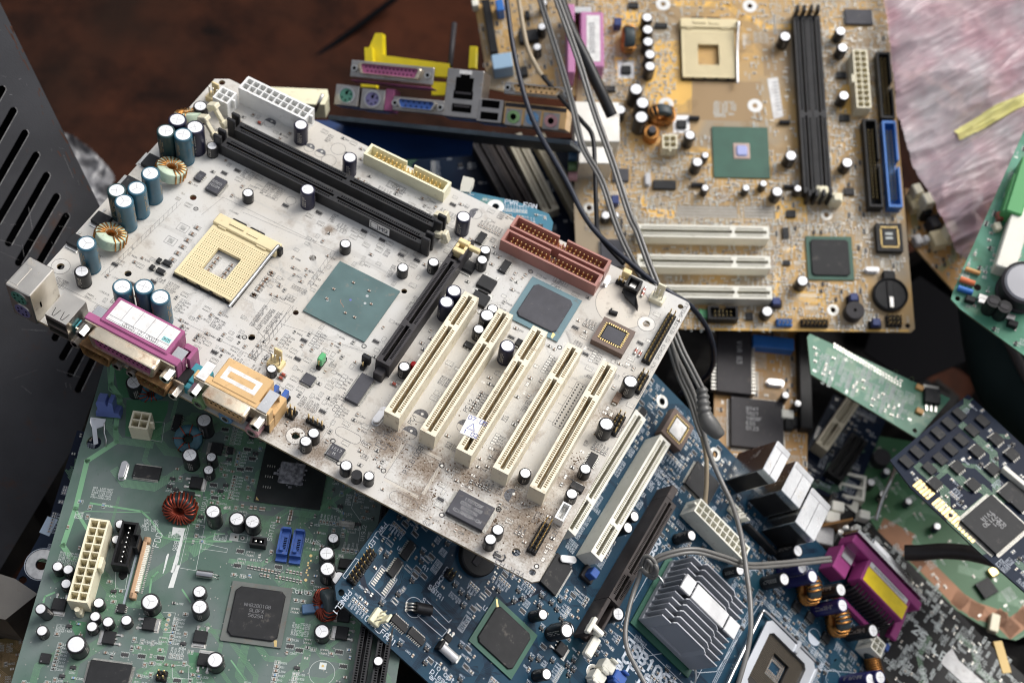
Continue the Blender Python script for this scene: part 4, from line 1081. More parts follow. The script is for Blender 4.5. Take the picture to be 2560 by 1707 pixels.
q = MB(); q.box(38.5, 2.6, 0, 44, 8, 8, M['teal_plastic'], .4); b.part('serial_port_housing', q)
# game port with sound jacks
gp = MB(); O_ = M['orange_plastic']
gp.box(117.9, 6.5, 9.5, 144.0, 22.6, 18.6, O_, .5); gp.box(108.6, 4.6, 9.0, 152.0, 9.0, 18.2, O_, .4); gp.box(144.0, 9.0, 0, 152.6, 20.4, 12, O_, .4); gp.box(108.6, 9.0, 0, 152.0, 12, 9.2, O_, .3); gp.box(147.6,4.7,0,152.4,9.1,9.1,O_,.3)
gpo = b.part('game_port', gp); b.block(108,-1,154,24)
fl = MB(); fl.box(109.4, 3.8, 8.6, 151.2, 4.62, 18.0, M['shield_rust']); fl.box(145.2, 4.6, 18.3, 150.8, 17, 18.9, M['shield_clean']); fl.box(145.2,16.6,12,150.8,17.2,18.4,M['shield_clean']); fl.box(110.4, 4.6, 18.3, 115.5, 15, 18.9, M['label_white']); new('flange', fl.mesh('flange'), gpo)
m_, s_ = dshell(25, 9.0, 6.2, 1.5, 'shield_rust', (8, 7), 'orange_plastic'); sh = new('d_shell', m_.mesh('d_shell'), gpo, TL(130.4, 3.9, 13.6)); new('contact_holes', s_.mesh('contact_holes'), sh)
for x in (112.6, 148.2): hexnut(b, x, 3.8, 13.4, 6.5, 2.9, 'tin', gpo)
lb = MB(); c0, c1, d0, d1 = 120.6, 140.4, 10.2, 18.2
for a in ((c0,d0,c1,d0+2.2),(c0,d1-2.2,c1,d1),(c0,d0+2.2,c0+2.6,d1-2.2),(c1-2.6,d0+2.2,c1,d1-2.2)): lb.quad((a[0],a[1],18.64),(a[2],a[1],18.64),(a[2],a[3],18.64),(a[0],a[3],18.64),M['label_white'])
new('torn_label', lb.mesh('torn_label'), gpo)
for x, mn in ((114.6,'green_jack'),(130.2,'blue_jack'),(145.4,'pink_jack')):
    q = MB(); q.lathe(0,0,[(4.0,0),(4.0,5.6),(3.4,6.2),(2.4,6.2),(2.4,1)],[M[mn]],20); q.lathe(0,0,[(2.3,6.3),(1.7,6.3),(1.7,1)],[M['tin']],16); q.add([(1.7*cos(k*.393),1.7*sin(k*.393),1.2) for k in range(16)],[tuple(range(16))],M['black_hole'])
    new('sound_jack', q.mesh('sound_jack'), gpo, TL(x, 4.6, 3.6, 0, pi/2))
q = MB(); q.box(109,4.6,.05,152,9.0,7.4,M['black_plastic']); new('jack_housing', q.mesh('jack_housing'), gpo)
# --- lettering and artwork on the cream board
def T(c_, p, s_, h, rot=0, w=None, sx=1.): x, y = b.at(*c_(*p)); text(I, s_, x, y, h, .06, sk, rot, w, 'l', sx)
T(F_, (2020,1372-0), 'VER:A3', 3.0, pi+.0) if False else None
x, y = b.at(*F_(2095, 1425)); text(I, 'VER:A3', x, y, 2.9, .06, sk, pi, .32)
x, y = b.at(*F_(1930, 1335)); text(I, 'C!', x, y, 5.5, .06, sk, pi/2+.0, .9)
x, y = b.at(*F_(1225, 690)); text(I, 'RTL8100B', x, y, 2.4, .06, sk, pi/2, .3, 'l')
x, y = b.at(*F_(705, 235)); text(I, 'CD_IN1', x, y, 2.4, .06, sk, pi/2, .28)
x, y = b.at(*F_(1668, 235)); text(I, 'PCI2', x, y, 2.2, .06, sk, pi/2, .3)
x, y = b.at(*F_(1260, 325)); text(I, 'PCI1', x, y, 2.2, .06, sk, pi/2, .3)
x, y = b.at(*C_(1950, 1050)); text(I, 'FAN1', x, y, 2.4, .06, sk, pi/2, .3)
x, y = b.at(*F_(2300, 1180)); text(I, 'AUDIO1', x, y, 2.2, .06, sk, pi/2, .26)
x, y = b.at(*G_(1010, 570)); text(I, 'USB2', x, y, 2.4, .06, sk, pi/2, .3)
x, y = b.at(*G_(1165, 285)); text(I, 'USB3', x, y, 2.2, .06, sk, pi/2, .28)
x, y = b.at(*G_(1265, 80)); text(I, 'INJ1 SPEAKER RST KEYLOCK SPEEDLED', x, y, 1.7, .06, sk, pi/2, .22)
x, y = b.at(*B_(1790, 950)); text(I, 'FDD', x, y, 2.4, .06, sk, pi, .3); rect(I, x-9.5, y-3.4, x+1.2, y+1.1, .2, .06, sk); rect(I, x-8.9, y-2.9, x+.6, y+.6, .14, .06, sk)
x, y = b.at(*E_(935, 760)); text(I, 'IDE1', x, y, 2.0, .06, sk, pi, .25); rect(I, x-7.6,y-2.8,x+.8,y+.7,.16,.06,sk); text(I, 'IDE2', x-.6, y-4.6, 2.0, .06, sk, pi, .25)
x, y = b.at(*F_(965, 470)); text(I, 'JP9', x, y, 1.9, .06, sk, pi/2*0+pi, .22)
x, y = b.at(*F_(1420, 1060)); text(I, 'JP9', x, y, 1.9, .06, sk, pi, .22)
for p, s_ in (((1000,440),'LAN ENABLE'),((1060,375),'LAN DISABLE')): x, y = b.at(*F_(*p)); text(I, s_, x, y, 1.2, .06, sk, 0, .16); rect(I, x+1, y-2.6, x+6.6, y-.8, .3, .06, sk); b.block(x,y-3,x+11,y+1.6)
x, y = b.at(*E_(1060, 1440)); text(I, 'JBAT1', x, y, 1.6, .06, sk, 0, .2); 
x, y = b.at(*C_(1430, 1310)); text(I, 'VGA', x, y, 2.2, .06, sk, pi/2, .3)
for p in ((1340,1245),(1340,1200)): pass
# half-filled capacitor rings
for c_, p, r, a in ((F_,(1327,263),3.9,0),(F_,(1247,387),3.9,0),(F_,(1650,340),3.9,0),(F_,(2000,850),3.9,pi/2),(B_,(808,462),3.4,0),(B_,(1098,645),3.0,0),(B_,(1178,685),3.0,0),(B_,(2320,1130),3.6,pi/2),(B_,(963,1035),2.8,0),(B_,(1310,655),4.2,0),(B_,(1240,740),4.2,0)):
    x, y = b.at(*c_(*p)); circ(I, x, y, r, .18, .06, sk, 24)
    if r != 4.2 and r != 2.8: disc(I, x, y, r, .05, sk, 14, a, a+pi); disc(art.pad, x+.2, y+1.4, .75, .07, M['solder'], 10)
    b.block(x-r,y-r,x+r,y+r)
# crystal and chip outlines left unpopulated
for c_, p, L_, W2 in ((F_,(795,405),14,5.6),(F_,(1200,885),15,5.6)):
    x, y = b.at(*c_(*p)); P = stadium(L_, W2, 8); P.append(P[0]); stroke(I, [(x+q[0], y+q[1]) for q in P], .18, .06, sk); b.block(x-L_/2,y-3,x+L_/2,y+3)
x, y = b.at(*F_(1270, 655)); w_, l_ = 20., 22.; rect(I, x-w_/2, y-l_/2, x+w_/2, y+l_/2, .16, .06, sk)
for k in range(34):
    for s in (-1, 1): art.pad.quad((x-9.3+k*.56, y+s*(l_/2+1)-.9,.045),(x-9.0+k*.56,y+s*(l_/2+1)-.9,.045),(x-9.0+k*.56,y+s*(l_/2+1)+.9,.045),(x-9.3+k*.56,y+s*(l_/2+1)+.9,.045),M['mask_round']); art.pad.quad((x+s*(w_/2+1)-.9,y-9.3+k*.56,.045),(x+s*(w_/2+1)+.9,y-9.3+k*.56,.045),(x+s*(w_/2+1)+.9,y-9.0+k*.56,.045),(x+s*(w_/2+1)-.9,y-9.0+k*.56,.045),M['mask_round'])
b.block(x-13,y-14,x+13,y+14)
for c_, p in ((F_,(683,447)),(F_,(727,610)),(F_,(1055,665)),(F_,(1484,628)),(F_,(1483,990)),(F_,(1901,950)),(F_,(2180,1367)),(A_,(1440,1095)),(D_,(2137,527)),(D_,(912,1074)),(D_,(33,1008)),(E_,(880,1230)),(G_,(137,1095))):
    x, y = b.at(*c_(*p)); circ(I, x, y, 1.15, .42, .06, sk, 14); disc(art.pad, x, y, .75, .05, M['solder'], 10)
# hatched border lines and long outlines
def hatch(c_, p, q, w=2.2):
    (x0, y0), (x1, y1) = b.at(*c_(*p)), b.at(*c_(*q)); d = Vector((x1-x0, y1-y0)); L_ = d.length; d.normalize(); n_ = Vector((-d.y, d.x))*w
    stroke(I, [(x0,y0),(x1,y1)], .13, .05, sk); stroke(I, [(x0+n_.x,y0+n_.y),(x1+n_.x,y1+n_.y)], .13, .05, sk)
    k = 0
    while k < L_-3: a = Vector((x0,y0))+d*k; e = a+d*3+n_; stroke(I, [tuple(a), tuple(e)], .12, .05, sk); k += 3.6
hatch(C_, (770,420), (1330,-120)); hatch(C_, (1860,1000), (2110,680)); hatch(D_, (130,1150), (420,790)); hatch(D_, (520,640), (700,390))
def line(c_, *P, w=.13): stroke(I, [b.at(*c_(*p)) for p in P], w, .05, sk)
line(C_, (1280,715),(1860,1005)); line(C_, (420,470),(1280,900)); line(A_, (1640,1010),(2300,1330)); line(D_, (20,90),(720,390)); line(D_, (290,905),(900,1110)); line(F_, (830,60),(550,520)); line(G_, (330,610),(520,330)); line(G_, (20,530),(180,300))
line(C_,(1860,770),(2000,570),(2140,630),(1960,890),(1860,770),(1960,890)); line(A_,(1480,1140),(1640,1010))
# number block beside the processor socket
x, y = b.at(*C_(1945, 730))
for c in range(3):
    for k in range(13): art.ref(x-5+c*4.2, y-7+k*1.15, .8)
b.block(x-7,y-9,x+9,y+9)
# header pinout drawn between the slots
x, y = b.at(*G_(655, 330))
rect(I, x-2.6, y-15, x+2.8, y+15, .18, .06, sk)
for k in range(15):
    for q in (-1.3, 1.3): circ(I, x+q, y-13.6+k*1.95, .32, .35, .06, sk, 6)
    if k % 3 == 0: stroke(I, [(x-5.5,y-13.6+k*1.95),(x-2.6,y-13.6+k*1.95)], .14, .06, sk); stroke(I, [(x+2.8,y-13.6+k*1.95),(x+6,y-13.6+k*1.95)], .14, .06, sk); art.ref(x+3, y-13.2+k*1.95, .9)
b.block(x-6,y-15,x+7,y+15)
# mounting rings
for (x, y, r) in (holes[0], holes[1], holes[3]):
    disc(art.pad, 0, 0, 0.001, .01, M['solder'], 3)
    q = MB(); q.lathe(0,0,[(4.7,.03),(4.6,.09),(2.5,.09),(2.1,.03)],[mat('ring_pale',(.62,.60,.56),.45,.2,var=.1,vs=300)],28); b.part('mounting_ring', q, x, y); circ(I, x, y, 4.9, .16, .06, sk, 30); b.block(x-5,y-5,x+5,y+5)
q = MB()
for a in range(6): q.box(hatched[0]-1.7+a*.6, hatched[1]-1.7, -.1, hatched[0]-1.55+a*.6, hatched[1]+1.7, -.02, M['charcoal']); q.box(hatched[0]-1.7, hatched[1]-1.7+a*.6, -.12, hatched[0]+1.7, hatched[1]-1.55+a*.6, -.04, M['charcoal'])
b.part('mesh_plug', q)
# rows of chip capacitors beside the processor socket
for c_, p, q_, n in ((A_,(1450,1235),(1270,1470),6),(D_,(230,545),(105,700),5),(C_,(1995,390),(1865,555),4)):
    (x0,y0),(x1,y1) = b.at(*c_(*p)), b.at(*c_(*q_)); art.row(x0, y0, n, (x1-x0)/(n-1), (y1-y0)/(n-1), 1.9, 3.0, True, M['smd_brown'])
for p in ((1170,300),(1230,318),(1120,350),(1182,378)):
    x, y = b.at(*C_(*p), 1); m_ = MB(); w_ = 4.6 if p[0] in (1230,1182) else 2.4; m_.box(-w_/2,-1.4,.1,w_/2,1.4,2.0,M['chip'],.25); m_.box(-w_/2-.5,-.9,.05,-w_/2+.1,.9,1.2,M['solder']); m_.box(w_/2-.1,-.9,.05,w_/2+.5,.9,1.2,M['solder']); b.part('tantalum_capacitor', m_, x, y); b.block(x-w_/2-1,y-2,x+w_/2+1,y+2)
for p in ((1345,1235),(1255,1330)):
    x, y = b.at(*C_(p[0], p[1]-1175+0)) if False else b.at(*A_(*p)); art.pad.quad((x-1.6,y-1.5,.045),(x+1.6,y-1.5,.045),(x+1.6,y+1.5,.045),(x-1.6,y+1.5,.045),M['solder']); rect(I,x-3,y-2.4,x+3,y+2.4,.16,.06,sk); b.block(x-4,y-3,x+4,y+3)
# density of small parts, by zone (mm)
art.fill(190, 2, 300, 36, 150); art.fill(105, 25, 182, 60, 230); art.fill(40, 20, 104, 56, 60); art.fill(190, 118, 300, 165, 260); art.fill(188, 40, 300, 120, 150)
art.fill(70, 160, 196, 190, 120); art.fill(165, 60, 197, 165, 110); art.fill(40, 128, 165, 140, 160, 'brbt'); art.fill(2, 100, 60, 180, 90); art.fill(2, 20, 60, 58, 60); art.fill(100, 60, 176, 128, 60, 'ctc'); art.fill(280, 36, 303, 190, 110); art.fill(20, 165, 34, 178, 12)
art.fill(60, 146, 160, 153, 60); art.fill(100,8,200,40,120)
for k in range(26): art.route(art.r.uniform(10, 290), art.r.uniform(10, 180), art.r.choice((0, pi/4, pi/2, -pi/4)), art.r.randint(2, 7), art.r.uniform(12, 40), .16, .45)
art.vias(260, 100, 2, 300, 60); art.vias(160, 180, 110, 300, 185); art.vias(60,2,2,180,180)
art.done()
# sticker on a slot, label on the memory slot
st = MB(); st.box(-4.2,-6,0,4.2,6,.12,M['label_white']); text(st,'07 05',-3.6,3.2,2.2,.14,M['ink_blue']); stroke(st,[(-2,-2.0),(2,-2.0),(0,1.6),(-2,-2.0)],.3,.14,M['ink_blue']); text(st,'1 02',-2.8,-5.2,2.2,.14,M['ink_blue'])
x, y = b.at(*F_(1725, 350), 13.2)
b.part('date_sticker', st, x-1.5, y, 13.1, .08)
st = MB(); st.box(-6.2,-3,0,6.2,3,.12,M['label_white']); rect(st,-5.4,-2.4,-1,2.2,.5,.14,M['ink']); text(st,'M9',0,-1.6,3,.14,M['ink'],0,.6)
x, y = b.at(*B_(1625, 1225), 4.2); b.part('white_label', st, x, 140.5, 5.0, 0, pi/2)
mother = b
# ================================================================ 2. the green board below on the left
def bx(bd, name, pa, pb, h, m, c=.4, z0=.05, label=None, grow=0):
    """box whose top face has opposite corners at pixels pa, pb"""
    a, d = bd.at(*pa, h), bd.at(*pb, h); x0, x1 = sorted((a[0], d[0])); y0, y1 = sorted((a[1], d[1])); W, L = (x1-x0)/2, (y1-y0)/2
    q = MB(); q.box(-W, -L, z0, W, L, h, M[m], min(c, W*.4, L*.4)); o = bd.part(name, q, (x0+x1)/2, (y0+y1)/2)
    if label: o['label'] = label
    bd.block(x0, y0, x1, y1); return o, W, L
def tpx(art, c_, P, w, m=None, z=.02): stroke(art.tr, [art.bd.at(*c_(*p)) for p in P], w, z, m or art.trace)
N_, L_, R_ = crop(0,900), crop(0,1174), crop(700,1174)
Z1, Z2 = crop(150,1270,7.84), crop(450,1250,6.5333)
b = Board(Matrix(((0.990597,0.108175,0.083765),(0.135768,-0.852831,-0.504228),(0.016892,0.510859,-0.859498))), Vector((-215.239,130.834,707.886)),
    'motherboard', 'green motherboard with two small blue sockets at the lower left, below the cream board', 'motherboard', None)
pcb_mat('mask_green', (.082,.135,.110), (.132,.168,.158), rough=.36, coat=.15, var_scale=26, grime=.16, grimecol=(.13,.12,.10))
defm('pcb_edge_green', (.10,.12,.07), .6, var=.2, vs=200)
defm('silk_white', (.62,.66,.64), .6)
defm('trace_green', (.12,.26,.14), .38, coat=.3)
defm('trace_green_bright', (.17,.36,.20), .38, coat=.3)
xr = b.at(*R_(870,1450))[0]
outline = [(-18.4,-75),(xr,-75),(xr,150),(-18.4,150)]
hl = [(*b.at(*N_(690,605)), 3.8), (*b.at(*L_(1207,1095)), .8), (*b.at(*L_(900,790)), 1.3)]
slab(b, outline, hl, M['mask_green'], M['pcb_edge_green'])
art = Art(b, outline, 'silk_white', 'trace_green', 8, trace2=True); I = art.ink; sk = M['silk_white']
o = b.part('power_connector', cellconn(2, 10, 12.8, body='ivory'), 0, 0); b.block(-1,-3,12.5,44.5)
q = MB(); q.box(3.2,-3.4,0,6.6,.1,5,M['ivory'],.4); q.cyl(4.9,-2.4,0,9,1.3,M['ivory'],10); new('peg', q.mesh('peg'), o)
x, y = b.at(*N_(1030,440), 12.8); b.part('power_connector', cellconn(2, 2, 12.8, body='ivory'), x-4.9, y-4.9); b.block(x-6,y-6,x+8,y+6)
def single_row(n, L, W, h, notch=True):
    m = MB(); m.hf([-W/2,-W/2+1.1,W/2-1.1,W/2],[0,1.3,L*.46,L*.72,L-1.3,L],lambda i,j: 2.0 if (i==1 and 1<=j<=3) else (2.6 if (i==2 and j==2) else h),0,M['black_plastic'])
    m.hf([W/2-.02,W/2+1.6,W/2+2.4],[L*.44,L*.46,L*.72,L*.74],lambda i,j: 2.6 if (i==0 and j==1) else h,0,M['black_plastic'])
    pins(m, [(0, (k+.5)*(L-3)/n+1.5) for k in range(n)], 2, h-1, .7, M['tin']); return m
x0, y0 = b.at(*Z1(1065,1115), 9); x1, y1 = b.at(*Z1(1480,285), 9)
b.part('black_connector', single_row(8, y1-y0, 8.2, 9.5), (b.at(*Z1(1165,1130),9)[0]+b.at(*Z1(1375,285),9)[0])/2, y0); b.block(x0-1,y0-2,x1+3,y1+2)
x, y = b.at(*L_(905,770)); disc(art.pad, x, y, 2.3, .05, M['black_plastic'], 14)
# flat cable connector
x0, y0 = b.at(*L_(950,940), 3); x1, y1 = b.at(*L_(1110,495), 3); q = MB(); w_ = x1-x0 if x1-x0 > 2 else 6
xa = b.at(*Z1(1650,560), 3)[0]; xb_ = b.at(*Z1(1785,560), 3)[0]
q.box(xa,y0,0,xa+(xb_-xa)*.62,y1,3.2,mat('tan_plastic',(.50,.32,.19),.5,dirt=.15,ds=200),.4); q.box(xa,y0,0,xb_,y0+3,3.2,M['tan_plastic'],.4); q.box(xa,y1-3,0,xb_,y1,3.2,M['tan_plastic'],.4)
o = b.part('ribbon_connector', q); q = MB()
for k in range(26): yy = y0+4+k*(y1-y0-8)/26; q.box(xb_-2.4,yy,0,xb_+.5,yy+.8,2.6,M['cream_clean'],.2); q.box(xb_+1.2,yy+.1,.02,xb_+2.2,yy+.6,.3,M['solder'])
new('contact_teeth', q.mesh('contact_teeth'), o); b.block(xa-3,y0-2,xb_+3,y1+2)
stroke(I, [(xa-2.2,y0-4),(xa-2.2,y1-1)], 1.1, .06, mat('silk_grey',(.33,.38,.42),.5))
# blue data sockets
def sata(bd, x, y, rz=0., body='blue_plastic', h=7.5, L=16.5, W=5.6):
    def mk():
        m = MB(); W2 = W/2; B_ = M[body]
        m.hf([-W2,-W2+1.0,W2-1.4,W2-.2,W2],[0,2.6,4.0,L-3.4,L-1.0,L], lambda i,j: (2.0 if j==0 else (5.4 if (j in (1,) or i in (0,3)) else (h if j in (4,5) and i != 1 else (h if j==4 else 4.2)))), 0, B_)
        m.box(-1.3,3.8,1.7,.6,5.4,h,B_,.2)
        for k in range(7): m.box(-.2,5.9+k*.95,4.15,1.3,6.3+k*.95,4.5,M['black_hole'])
        return m.mesh('data_socket')
    bd.block(x-4, y-1, x+4, y+L+1)
    return bd.part('data_socket', cached(('sata',body,h,L), mk), x, y, 0, rz)
for p in ((1635,975),(1855,1010)): x, y = b.at(*Z2(*p), 2); sata(b, x+.4, y-.6)
# capacitors
for c_, x, y, d, h, st in (
    (N_,1395,695,8.4,12,'x'),(N_,1553,710,5.8,9,'y'),(N_,1533,805,5.8,8,'y'),(N_,1500,440,8.4,14,'y'),(N_,985,160,9,12,'x'),(N_,882,1203,5.4,6,''),(N_,855,1315,5.4,6,''),
    (L_,422,708,5.6,8,''),(L_,500,730,5.6,7,''),(L_,485,835,5.6,5.5,''),(L_,308,1180,5.8,6,''),(L_,725,975,5.8,6,''),(L_,698,1075,5.6,6,''),(L_,675,1150,5.8,6,''),(L_,793,1115,5.8,6,''),(L_,928,1103,5.8,6,''),
    (L_,558,1280,9.6,10,''),(L_,1103,968,9.2,9,'y'),(L_,1465,893,7.0,6,'y'),(L_,1467,1005,8.2,10,'y'),(L_,1580,1395,8.4,9,'y'),(L_,1565,305,8.0,14,'k'),(L_,1740,360,8.2,9.5,'k'),(L_,1855,378,8.2,9.5,'k'),
    (R_,392,500,6.2,7,'y'),(R_,343,612,8.2,11,'x'),(R_,348,726,8.2,13,'x'),(R_,432,795,8.2,8,''),(R_,308,1185,8.0,8,'y'),(R_,722,1403,5.2,11,'')):
    put_cap(b, *c_(x, y), d, h, 'sleeve_black', st)
put_cap(b, *L_(318,1005), 5.8, 12, 'sleeve_black', '', tilt=(.12,-.05))
# coils
put_toroid(b, *N_(1325,1090), 5.2, (radians(58), 0, .0), R=5.4, r=2.5, hh=3.2, wire='red_wire', core='core_black', turns=22, wr=.55, span=6.0, a0=0)
put_toroid(b, *N_(1385,580), 4.4, (radians(20), 0, .2), R=5.0, r=2.3, hh=3.0, wire='red_wire', core='core_teal', turns=6, wr=.35, span=5.5, a0=.3)
put_toroid(b, *R_(335,990), 5.2, (radians(20), radians(-62), .1), R=5.2, r=2.3, hh=3.0, wire='red_wire', core='core_black', turns=14, wr=.45, span=4.6, a0=1.2)
q = MB(); q.box(-5,-2.4,0,5,2.4,2.4,M['blue_ide'],.4); q.box(1.6,-1.6,2.3,6.4,1.6,4.0,M['blue_ide'],.5); x, y = b.at(*R_(235,1010), 3)
defm('bracket_blue', (.06,.13,.24), .4); 
for m__ in (q,): m__.mats = [M['bracket_blue']]
b.part('blue_bracket', q, x, y, .1, .25)
put_toroid(b, *N_(1110,230), 3, (radians(70),0,.3), R=4.6, r=2.2, hh=2.6, wire='red_wire', core='core_teal', turns=9, wr=.35)
# power transistors: (crop, point, turn)
for c_, p, rz, s_ in ((L_,(432,985),pi,1.0),(L_,(1095,1127),-pi/2,1.0),(L_,(800,1228),pi/2,1.0),(L_,(1472,1222),pi,1.0),(L_,(1502,1392),0,1.0),(N_,(1440,897),-pi/2,1.0),(N_,(1380,1003),pi/2,1.0),(N_,(1592,645),pi/2,1.0),(R_,(455,1195),pi/2,1.0),(R_,(470,1065),pi/2,1.)):
    dpak(b, *c_(*p), rz, big=s_, w=6.4, l=6.0)
bx(b, 'power_chip', R_(440,645), R_(520,730), 1.8, 'chip')
x, y = b.at(*L_(890,1015), 1.7); chip(b, x, y, 3.9, 4.6, 0, 4, 1.6, 'chip', ll=.9)
x, y = b.at(*L_(332,1383), 1); chip(b, x, y, 5, 5, 0, 0, 1.0, 'chip', ll=.2)
x, y = b.at(*N_(1080,822), 1.3); chip(b, x, y, 14, 7, 26, 0, 1.3, 'chip', ll=1.0)
x, y = b.at(*L_(790,1530), 2); chip(b, x, y, 20, 16, 44, 32, 2.0, 'chip', ll=1.4)
for p, w_, l_ in (((1300,455),3.9,9.5),((1690,1300-1000+360),3.2,4)): x, y = b.at(*N_(*p), 1.6); chip(b, x, y, w_, l_, 0, 7, 1.5, 'chip', ll=1.)
crystal(b, *N_(903,800), 10.6, 4.2, 3.4, pi/2-.02)
x, y = b.at(*L_(1505,762), 3); q = MB(); q.cyl(0,0,-4,4,2.0,M['steel'],16,axis='x',bot=True); q.tube([(4,.6,0),(6,.8,-1),(7,.8,-2)],.2,M['tin'],4); q.tube([(4,-.6,0),(6,-.8,-1),(7,-.8,-2)],.2,M['tin'],4); b.part('crystal', q, x, y, 2.05); b.block(x-5,y-3,x+8,y+3)
# chipset packages
o, w, l, h0 = bga(b, (L_(1712,812), L_(2065,1310)), 1.0, 'bga_olive', 'chip', 2.6, 1.1, 2.2, mark=('NH82801GB', 'SL8FX', '5625A'))
q = MB(); q.quad((w/2-3.4,-l/2+.4,h0+.03),(w/2-2.2,-l/2+.4,h0+.03),(w/2-2.6,-l/2+3.6,h0+.03),(w/2-4.4,-l/2+3.8,h0+.03),M['gold']); new('corner_mark', q.mesh('corner_mark'), o)
xa, ya = b.at(634.4,1252,1); xb_, yb_ = b.at(799,1276.5,1)
q = MB(); S_ = xb_-xa; q.box(0,0,.4,S_,S_,1.0,M['bga_dark']); o = b.part('chipset', q, xa, ya); b.block(xa-1,ya-1,xa+S_+1,ya+S_+1)
q = MB(); cx_, cy_ = b.at(*N_(2140,840), 1.5); cx_ -= xa; cy_ -= ya
q.box(cx_-6.2,cy_-5.4,1.0,cx_+6.4,cy_+7,1.9,M['paste'],.5); new('silicon_die', q.mesh('silicon_die'), o)
q = MB(); rnd = random.Random(2)
for k in range(46):
    a = rnd.uniform(0, 2*pi); r = rnd.uniform(5.5,8.3); z = rnd.uniform(1.0,1.3); s = rnd.uniform(.2,.9); X, Y = cx_+r*cos(a), cy_+r*sin(a)*.9; q.box(X-s,Y-s*.7,1.0,X+s,Y+s*.7,z+.2,M['paste'],.1)
new('thermal_paste', q.mesh('thermal_paste'), o)
q = MB(); q.add([(.8,.8,1.03),(2.6,.8,1.03),(.8,2.8,1.03)],[(0,1,2)],M['gold']); 
for k in range(12): q.box(3+(k%4)*1.2,8+(k//4)*6,1.0,3.5+(k%4)*1.2,9.2+(k//4)*6,1.3,M['solder'])
new('corner_mark', q.mesh('corner_mark'), o)
# clips, sockets, jumpers
q = MB(); q.prism([(0,0),(13,0),(12,2.5),(9.5,3),(9,9.5),(7,10),(6.6,7.5),(5.6,7.5),(5.2,10),(1.2,10),(.4,8.6),(1.6,3),(0,2.5)],0,7,M['clip_blue']); q.xf(Matrix(((1,0,0,0),(0,0,-1,3),(0,1,0,.1),(0,0,0,1))))
x, y = b.at(*N_(720,375)); b.part('blue_clip', q, x, y, 0, .05, radians(-22)); b.block(x,y-5,x+14,y+8)
q = MB(); q.add([(0,0,7.5),(8,-.2,8),(7.6,-3.4,6.5),(4,-5,5.4),(5.6,-11,.6),(3.4,-12,.3),(1.4,-4.6,5),(0,-2.5,6.5)],[(0,1,2,3),(0,3,6,7),(3,4,5,6)],M['steel']); q.add([(x_,y_,z_-.35) for x_,y_,z_ in q.v],[(3,2,1,0),(7,6,3,0),(6,5,4,3)],M['steel']); q.tube([(7.6,-2,7),(8,-6,4),(9.5,-9,2),(9.8,-12,.4)],.45,M['steel'],5)
x, y = b.at(*N_(668,422), 7); b.part('metal_clip', q, x, y)
q = MB(); q.hf([-4,-3,3,4],[-2.2,-1.3,1.3,2.2],lambda i,j: 1.5 if i==1 and j==1 else 5,0,M['black_plastic']); pins(q,[(-1.3,0),(1.3,0)],1.5,5,.9,M['tin']); x, y = b.at(*Z2(1275,665), 5); b.part('black_connector', q, x, y); b.block(x-5,y-4,x+5,y+4)
q = MB(); q.hf([-4,-3,3,4],[-1.6,-1.0,1.0,1.6],lambda i,j: .6 if i==1 and j==1 else 1.6,0,M['solder']); x, y = b.at(*F_(785,1065)); b.part('shielded_part', q, x, y)
for p in ((1155,1505),): put_header(b, *L_(*p), 2, 2, 7)
q = MB(); q.quad((-4.3,-2,.06),(0,-2,.06),(0,2,.06),(-4.3,2,.06),mat('silk_pad',(.42,.44,.42),.6)); rect(q,-4.4,-2,4.4,2,.15,.06,sk)
for s in (-1.6,1.9): q.lathe(s,0,[(1.1,.07),(.5,.09)],[M['solder']],12); disc(q,s,0,.5,.1,M['black_hole'],8)
x, y = b.at(*Z2(960,610)); b.part('solder_jumper', q, x, y); b.block(x-5,y-3,x+5,y+3)
# memory slots on the far right
def vslot(bd, x, y0, y1, h=8, W=6.6, body='black_plastic'):
    q = slot_mesh(y1-y0, W, h, 1.5, M['slot_black'], M['black_hole'], 1.27, (), .62, 2.5, 3.); o = bd.part('memory_slot', q, x, y0); bd.block(x-W/2-.5,y0,x+W/2+.5,y1); return o
for k in range(2): vslot(b, 144.4+k*9.4, -72, 88)
# screw post
x, y = b.at(*N_(1655,1085)); disc(art.pad, x, y, .9, .06, M['solder'], 12); disc(art.pad, x, y, .5, .07, M['cream_clean'], 10)
for p in ((1245,1065),(1237,1102),(1225,1137),(1218,1172)): x, y = b.at(*L_(*p)); disc(art.pad, x, y, 1.0, .05, M['solder'], 12); disc(art.pad, x, y, .5, .07, M['gold'], 8); b.block(x-1.5,y-1.5,x+1.5,y+1.5)
for p in ((2137,905),(2137,985),(2095,1020),(2090,1060),(2113,1105),(2073,1140),(2065,1178),(2090,1222),(2055,1300)): x, y = b.at(*Z2(*p)); disc(art.pad, x, y, .8 if p[1] in (905,1300) else .5, .05, M['gold'], 10); b.block(x-1,y-1,x+1,y+1)
